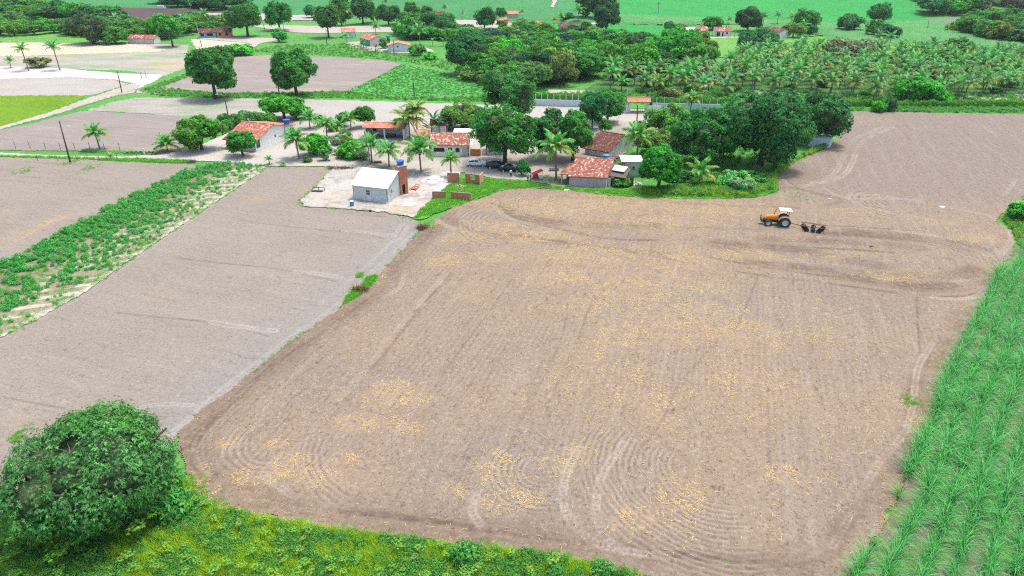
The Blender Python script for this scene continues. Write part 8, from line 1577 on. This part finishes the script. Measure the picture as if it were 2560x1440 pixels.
mb = MB(); q = tr.matrix_world; tx = (Matrix.Translation(p2) @ Matrix.Rotation(R(ha), 4, 'Z')).inverted() @ (Matrix.Translation(p) @ Matrix.Rotation(R(169), 4, 'Z') @ Vector((-0.75, 0, .5))); mb.tube([(1.2, 0, .75), (1.9, 0, .62), tx], .05, 6); mb.build('drawbar', M['rusty'], hr_)
for sgn, xg in ((1, 1.05), (-1, -1.15)):
    gx = empty('disc_gang', (xg, 0, .33)); gx.parent = hr_; gx.rotation_euler.z = R(17*sgn)
    mb = MB(); mb.tube([(0, -1.05, 0), (0, 1.05, 0)], .035, 6); mb.build('axle', M['rusty'], gx)
    for k in range(8): mb = MB(); y = -1.0+k*2.0/7; mb.lathe([(.03, y), (.2, y+.03), (.33, y+.09), (.335, y+.08), (.2, y+.015), (.03, y-.02)], ax='y', n=16); mb.build('disc', M['metal'], gx)
for s in (-1, 1): wheel(hr_, (-.1, s*.9, .34), .34, .22, 'dusty_rubber', 'rusty', s)

# ------------------------------------------------------------------ people
def person(loc, rz, joints, cloth, label, h=1.7, seat=False):
    """joints: overrides of the rest pose (metres at 1.7 m tall); one continuous skin, then hair as a child"""
    J = dict(pel=(0, 0, .92), belly=(0, 0, 1.08), chest=(0, 0, 1.30), neck=(0, 0, 1.46), head=(0.015, 0, 1.56), crown=(0.01, 0, 1.66), sl=(0, .17, 1.41), el=(-.02, .24, 1.12), wl=(.06, .24, .86), hl=(.08, .24, .77), sr=(0, -.17, 1.41), er=(-.02, -.24, 1.12), wr=(.06, -.24, .86), hr=(.08, -.24, .77),
             tl=(0, .09, .88), kl=(.02, .10, .48), al=(-.01, .10, .08), fl=(.14, .11, .03), tr=(0, -.09, .88), kr=(.02, -.10, .48), ar=(-.01, -.10, .08), fr=(.14, -.11, .03)); J.update(joints)
    rad = dict(pel=.145, belly=.13, chest=.155, neck=.058, head=.095, crown=.075, sl=.07, el=.048, wl=.034, hl=.042, sr=.07, er=.048, wr=.034, hr=.042, tl=.09, kl=.06, al=.042, fl=.035, tr=.09, kr=.06, ar=.042, fr=.035)
    E_ = [('pel', 'belly'), ('belly', 'chest'), ('chest', 'neck'), ('neck', 'head'), ('head', 'crown'), ('chest', 'sl'), ('sl', 'el'), ('el', 'wl'), ('wl', 'hl'), ('chest', 'sr'), ('sr', 'er'), ('er', 'wr'), ('wr', 'hr'), ('pel', 'tl'), ('tl', 'kl'), ('kl', 'al'), ('al', 'fl'), ('pel', 'tr'), ('tr', 'kr'), ('kr', 'ar'), ('ar', 'fr')]
    ks = list(J); me = bpy.data.meshes.new('body'); me.from_pydata([J[k] for k in ks], [(ks.index(a_), ks.index(b)) for a_, b in E_], [])
    o = bpy.data.objects.new('body', me); link(o); md = o.modifiers.new('skin', 'SKIN')
    sv = me.skin_vertices[0].data
    for i, k in enumerate(ks): r_ = rad[k]; sv[i].radius = (r_, r_*(0.78 if k in ('pel', 'belly', 'chest') else 1)); sv[i].use_root = (k == 'pel')
    ss = o.modifiers.new('sub', 'SUBSURF'); ss.levels = 1; ss.render_levels = 1
    dg = bpy.context.evaluated_depsgraph_get(); m2 = bpy.data.meshes.new_from_object(o.evaluated_get(dg)); bpy.data.objects.remove(o)
    m2.materials.clear()
    for m in ('skin', cloth[0], cloth[1], 'dark'): m2.materials.append(M[m])
    hip = J['pel'][2]
    segs = [(np.array(J[a_]), np.array(J[b]), {'skin': 0, 'top': 1, 'leg': 2, 'shoe': 3}[c]) for a_, b, c in (('pel', 'belly', 'top'), ('belly', 'chest', 'top'), ('chest', 'neck', 'top'), ('neck', 'head', 'skin'), ('head', 'crown', 'skin'), ('chest', 'sl', 'top'), ('sl', 'el', 'top'), ('el', 'wl', 'skin'), ('wl', 'hl', 'skin'), ('chest', 'sr', 'top'), ('sr', 'er', 'top'), ('er', 'wr', 'skin'), ('wr', 'hr', 'skin'), ('pel', 'tl', 'leg'), ('tl', 'kl', 'leg'), ('kl', 'al', 'leg'), ('al', 'fl', 'shoe'), ('pel', 'tr', 'leg'), ('tr', 'kr', 'leg'), ('kr', 'ar', 'leg'), ('ar', 'fr', 'shoe'))]
    for f in m2.polygons:
        c = np.array(f.center); best = min(segs, key=lambda s: np.linalg.norm(c-s[0]-np.clip(np.dot(c-s[0], s[1]-s[0])/(np.dot(s[1]-s[0], s[1]-s[0])+1e-9), 0, 1)*(s[1]-s[0]))); f.material_index = best[2]; f.use_smooth = True
    root = empty('person', loc, rz, label, 'person'); k_ = h/1.72; root.scale = (k_, k_, k_); ob('body', m2, root)
    hx, hy, hz = J['head']; mb = MB(); V, F = [], []
    for i in range(6):
        for j in range(10):
            a_ = 2*PI*j/10; t = PI/2*i/5; V.append((hx-.015+.098*math.cos(a_)*math.cos(t*0.98), hy+.088*math.sin(a_)*math.cos(t*0.98), hz+.035+.095*math.sin(t)-(.05 if (math.cos(a_) < .2 and i == 0) else 0)))
    for i in range(5):
        for j in range(10): F.append((i*10+j, i*10+(j+1) % 10, (i+1)*10+(j+1) % 10, (i+1)*10+j))
    mb.add(V, F); mb.build('hair' if len(cloth) < 3 else 'hat', M[cloth[2] if len(cloth) > 2 else 'hair'], root, smooth=True)
    mb = MB(); mb.lathe([(.012, hx+.075), (.016, hx+.10), (.006, hx+.112)], c=(0, hy, hz+.005), ax='x', n=6); mb.build('nose', M['skin'], root)
    return root
q = P(1277, 444.5); person(q, R(-75), dict(kl=(.10, .08, .50), al=(.02, .07, .10), fl=(.17, .07, .05), kr=(-.02, -.09, .47), ar=(-.16, -.10, .12), fr=(-.04, -.11, .04), el=(-.08, .24, 1.14), wl=(.05, .22, .93), hl=(.09, .20, .86)), ('shirt_white', 'black_cloth'), 'man in a white shirt and dark trousers walking past the black sedan')
q = P(1319.5, 453.5); person(q, R(40), dict(er=(.02, -.26, 1.15), wr=(.18, -.14, 1.10), hr=(.24, -.10, 1.11)), ('shirt_pink', 'jeans'), 'person in a pale shirt and dark trousers, left of the pair by the red cover', 1.66)
q = P(1327, 452.5); person(q, R(165), dict(el=(.03, .27, 1.14), wl=(.16, .20, 1.05), hl=(.22, .16, 1.06)), ('shirt_blue', 'jeans'), 'man in a light blue shirt standing right of the pair by the red cover', 1.72)
dv = Matrix.Translation(p) @ Matrix.Rotation(R(169), 4, 'Z') @ Vector((0.0, 0, 0.34)); S1 = dict(pel=(0, 0, .92), belly=(.01, 0, 1.08), tl=(.06, .10, .90), kl=(.42, .13, .92), al=(.52, .13, .50), fl=(.66, .13, .46), tr=(.06, -.10, .90), kr=(.42, -.13, .92), ar=(.52, -.13, .50), fr=(.66, -.13, .46), el=(.14, .26, 1.16), wl=(.42, .18, 1.24), hl=(.52, .15, 1.27), er=(.14, -.26, 1.16), wr=(.42, -.18, 1.24), hr=(.52, -.15, 1.27))
person(dv, R(169), S1, ('black_cloth', 'jeans'), 'driver in dark clothes sitting under the tractor canopy', 1.6)

# ------------------------------------------------------------------ small things about the yard and the site
p = P(1343, 447); rr_ = empty('red_tarpaulin_stand', p, R(25), 'bright red slanted cover over a dark red base beside the standing pair', 'tarpaulin'); mb = MB(); mb.add([(-1.0, -.5, .95), (1.0, -.5, 1.55), (1.0, .5, 1.65), (-1.0, .5, 1.05), (-1.0, -.5, .90), (1.0, -.5, 1.50), (1.0, .5, 1.60), (-1.0, .5, 1.0)], [(0, 1, 2, 3), (7, 6, 5, 4), (0, 4, 5, 1), (1, 5, 6, 2), (2, 6, 7, 3), (3, 7, 4, 0)]); mb.add([(-1.0, -.5, .93), (-.2, -.52, 1.15), (-.3, -.56, .25), (-.95, -.54, .2)], [(0, 1, 2, 3)]); mb.build('cover', M['red'], rr_)
mb = MB(); mb.box(-.75, .1, -.35, .35, 0.05, .9, bev=.06); mb.build('base', M['salmon'], rr_)
for x in (-.8, .8):
    for y in (-.42, .42): mb = MB(); mb.tube([(x, y, -.1), (x, y, 1.2+.25*x)], .03, 5); mb.build('leg', M['metal'], rr_)
for cx, by, lab in ((1350.5, 449, 'left short white stump beside the red cover'), (1355, 449, 'right short white stump beside the red cover')):
    mb = MB(); mb.box(-.14, .14, -.12, .12, -.1, .85, bev=.03); tag(mb.build('white_stump', M['white'], loc=P(cx, by)), lab, 'stump')
mb = MB(); mb.box(-.9, .9, -.4, .4, .42, .5); 
p = P(1385, 428); bt = empty('picnic_table', p, R(10), 'dark wooden table in deep shade behind the tall palm', 'table'); mb.build('tabletop', M['wood_dark'], bt)
for sx in (-.75, .75):
    for sy in (-.3, .3): mb = MB(); mb.tube([(sx, sy, -.1), (sx, sy, .42)], .05, 5); mb.build('leg', M['wood_dark'], bt)
p = P(1038, 474); ct = empty('red_trolley', p, R(70), 'faded red metal trolley lying on the sand beside the brick tower', 'trolley')
mb = MB()
for y in (-.42, .42): mb.tube([(-.9, y*1.3, .22), (.2, y, .45), (1.1, y*.8, .55)], .06, 5)
for x in (-.8, -.2, .4, 1.0): mb.tube([(x, -.45, .25+.17*(x+.9)), (x, .45, .25+.17*(x+.9))], .05, 5)
mb.build('frame', M['salmon'], ct); mb = MB(); mb.box(-.85, -.1, -.4, .4, .28, .40, bev=.03); mb.build('tray', M['salmon'], ct)
for s in (-1, 1): wheel(ct, (-.9, s*.62, .17), .17, .09, side=s)
p = P(795, 481); cf = empty('rusty_bedstead', p, R(-8), 'dark rusty metal bed frame lying at the left edge of the building site', 'metal frame'); mb = MB()
for z, y in ((.15, -.45), (.15, .45), (.75, .45)): mb.tube([(-1.05, y, z), (1.05, y, z)], .05, 5)
for x in (-1.05, 0, 1.05): mb.tube([(x, -.45, .15), (x, .45, .15)], .05, 5); mb.tube([(x, .45, .1), (x, .45, .75)], .05, 5)
mb.build('frame', M['metal'], cf); mb = MB(); mb.box(-.9, .9, -.35, .35, .12, .32, bev=.05); mb.build('bundle', M['wood_dark'], cf)
p = P(880.5, 517); dm = empty('blue_drum', p, 0, 'blue plastic drum standing before the corner of the white-roofed house', 'drum'); mb = MB(); mb.lathe([(.30, 0), (.33, .05), (.33, .35), (.345, .38), (.33, .41), (.33, .72), (.345, .75), (.33, .78), (.31, .95)], n=18); mb.build('body', M['blue_faded'], dm, smooth=False); mb = MB(); mb.lathe([(.33, .952), (.33, 1.0), (.05, 1.0)], n=18); mb.build('rim', M['blue_wall'], dm)
mb = MB(); mb.box(-1.15, 1.15, -.75, .75, .12, .26, bev=.02); o = tag(mb.build('concrete_slab', M['white_paint'], loc=P(1023, 514)), 'flat white slab lying on the sand right of the grey house', 'slab'); o.rotation_euler.z = R(12)
mb = MB(); mb.lathe([(.03, .1), (.2, .14), (.22, .28), (.12, .4), (.02, .42)], n=9); tag(mb.build('dark_bucket', M['dark'], loc=P(926, 530)), 'small black bucket at the lower edge of the building site', 'bucket')
mb = MB(); mb.lathe([(.2, .08), (.26, .35), (.27, .36)], n=12); tag(mb.build('blue_bucket', M['blue_tank'], loc=P(823.5, 404)), 'small blue bucket at the garden edge by the potted bush', 'bucket')
for cx, cy, w, lab in ((172, 317, .7, 'white scrap on the grey field right of the dark leaning pole'), (1213, 478, 1.3, 'crumpled pale sheet in the grass by the unfinished brick walls'), (2355, 519, .7, 'white scrap on the right-hand field'), (1492, 481, .7, 'pale sack in the grass below the lilac house'), (1417, 477, .9, 'flat pale board in the grass left of the lilac house'), (2074, 499, .4, 'tiny white scrap on the tyre tracks right of the verge')):
    g = np.random.default_rng(int(cx)); V = [(w*.5*x+g.normal()*.05, w*.3*y+g.normal()*.05, .12+.12*g.random()) for y in (-1, 0, 1) for x in (-1, 0, 1)]; V += [(a_, b, c-.05) for a_, b, c in V]; F = [(i, i+1, i+4, i+3) for i in (0, 1, 3, 4)]+[(i+9+3, i+9+4, i+9+1, i+9) for i in (0, 1, 3, 4)]+[(0, 3, 12, 9), (3, 6, 15, 12), (2, 11, 14, 5), (5, 14, 17, 8), (0, 9, 10, 1), (1, 10, 11, 2), (6, 7, 16, 15), (7, 8, 17, 16)]
    mb = MB(); mb.add(V, F); tag(mb.build('scrap_sheet', M['white_paint'], loc=P(cx, cy)), lab, 'scrap')
mb = MB(); mb.lathe([(.01, -.28), (.07, -.2), (.12, 0), (.08, .16), (.05, .24), (.07, .32), (.02, .4)], ax='x', n=8); mb.tube([(0, .04, -.1), (0, .05, -.25)], .015, 4); o = tag(mb.build('black_bird', M['dark'], loc=P(2176, 621, .0)+Vector((0, 0, .35))), 'small black bird on the ploughed soil right of the harrow', 'bird')
for cx, cy in ((1985, 392),): pass
# banana plants
def banana(cx, by, hpx, label, seed):
    g = np.random.default_rng(seed); p = P(cx, by); h = hpx/ppm(p)/math.cos(math.atan2(CAMH-p.z, p.y)); root = empty('banana_plant', p, 0, label, 'banana plant'); mb = MB(); mb.tube([(0, 0, -.1), (0.05, 0, h*.5)], [.13, .09], 7); mb.build('stem', M['g_meadow'], root)
    for k in range(7):
        a_ = k*2.4+g.random(); L = h*.62; V, F = [], []; t0 = g.uniform(.9, 1.35); q = Vector((0.05, 0, h*.48)); ang = t0
        for i in range(7):
            w = .30*math.sin(PI*(i+.4)/7.0)+.02; V += [(q.x, -w*.9, q.z-.10*w), (q.x, 0, q.z), (q.x, w*.9, q.z-.10*w)]; q = q+Vector((math.cos(ang), 0, math.sin(ang)))*L/6; ang -= .26
        for i in range(6): F += [(3*i, 3*i+3, 3*i+4, 3*i+1), (3*i+1, 3*i+4, 3*i+5, 3*i+2)]
        me = np_mesh('leaf', np.array(V), np.array(F), M['banana'], {'v': np.full(len(V), g.random()), 'tint': np.zeros(len(V))}); o = ob('leaf', me, root); o.rotation_euler.z = a_
M['banana'] = m_leaf('banana_leaf', col=(0.07, 0.28, 0.08), accent=(0.3, 0.3, 0.05))
for i, (cx, by, hp, lab) in enumerate(((1085, 330, 60, 'tall banana plant behind the yellowing palms'), (1098, 334, 48, 'shorter banana plant right of the tall one'), (992, 338, 46, 'banana clump at the back of the veranda'), (1072, 345, 40, 'banana plant between the palms and the outbuilding'), (1082, 116, 26, 'left far banana plant in the settlement garden'), (1108, 116, 26, 'right far banana plant in the settlement garden'), (1815, 76, 26, 'far banana plants by the broad tree'))):
    banana(cx, by, hp, lab, 80+i)

# thin humid air over the whole valley
hz = bpy.data.materials.new('haze'); hz.use_nodes = True; t = hz.node_tree; t.nodes.clear(); ho = t.nodes.new('ShaderNodeOutputMaterial'); pv = t.nodes.new('ShaderNodeVolumePrincipled')
pv.inputs['Density'].default_value = 0.00008; pv.inputs['Color'].default_value = (0.80, 0.90, 0.95, 1); pv.inputs['Anisotropy'].default_value = 0.2
t.links.new(pv.outputs[0], ho.inputs['Volume']); mb = MB(); mb.box(-1600, 1640, -90, 2700, -1.5, 66); o = mb.build('haze', hz); tag(o, kind='stuff')
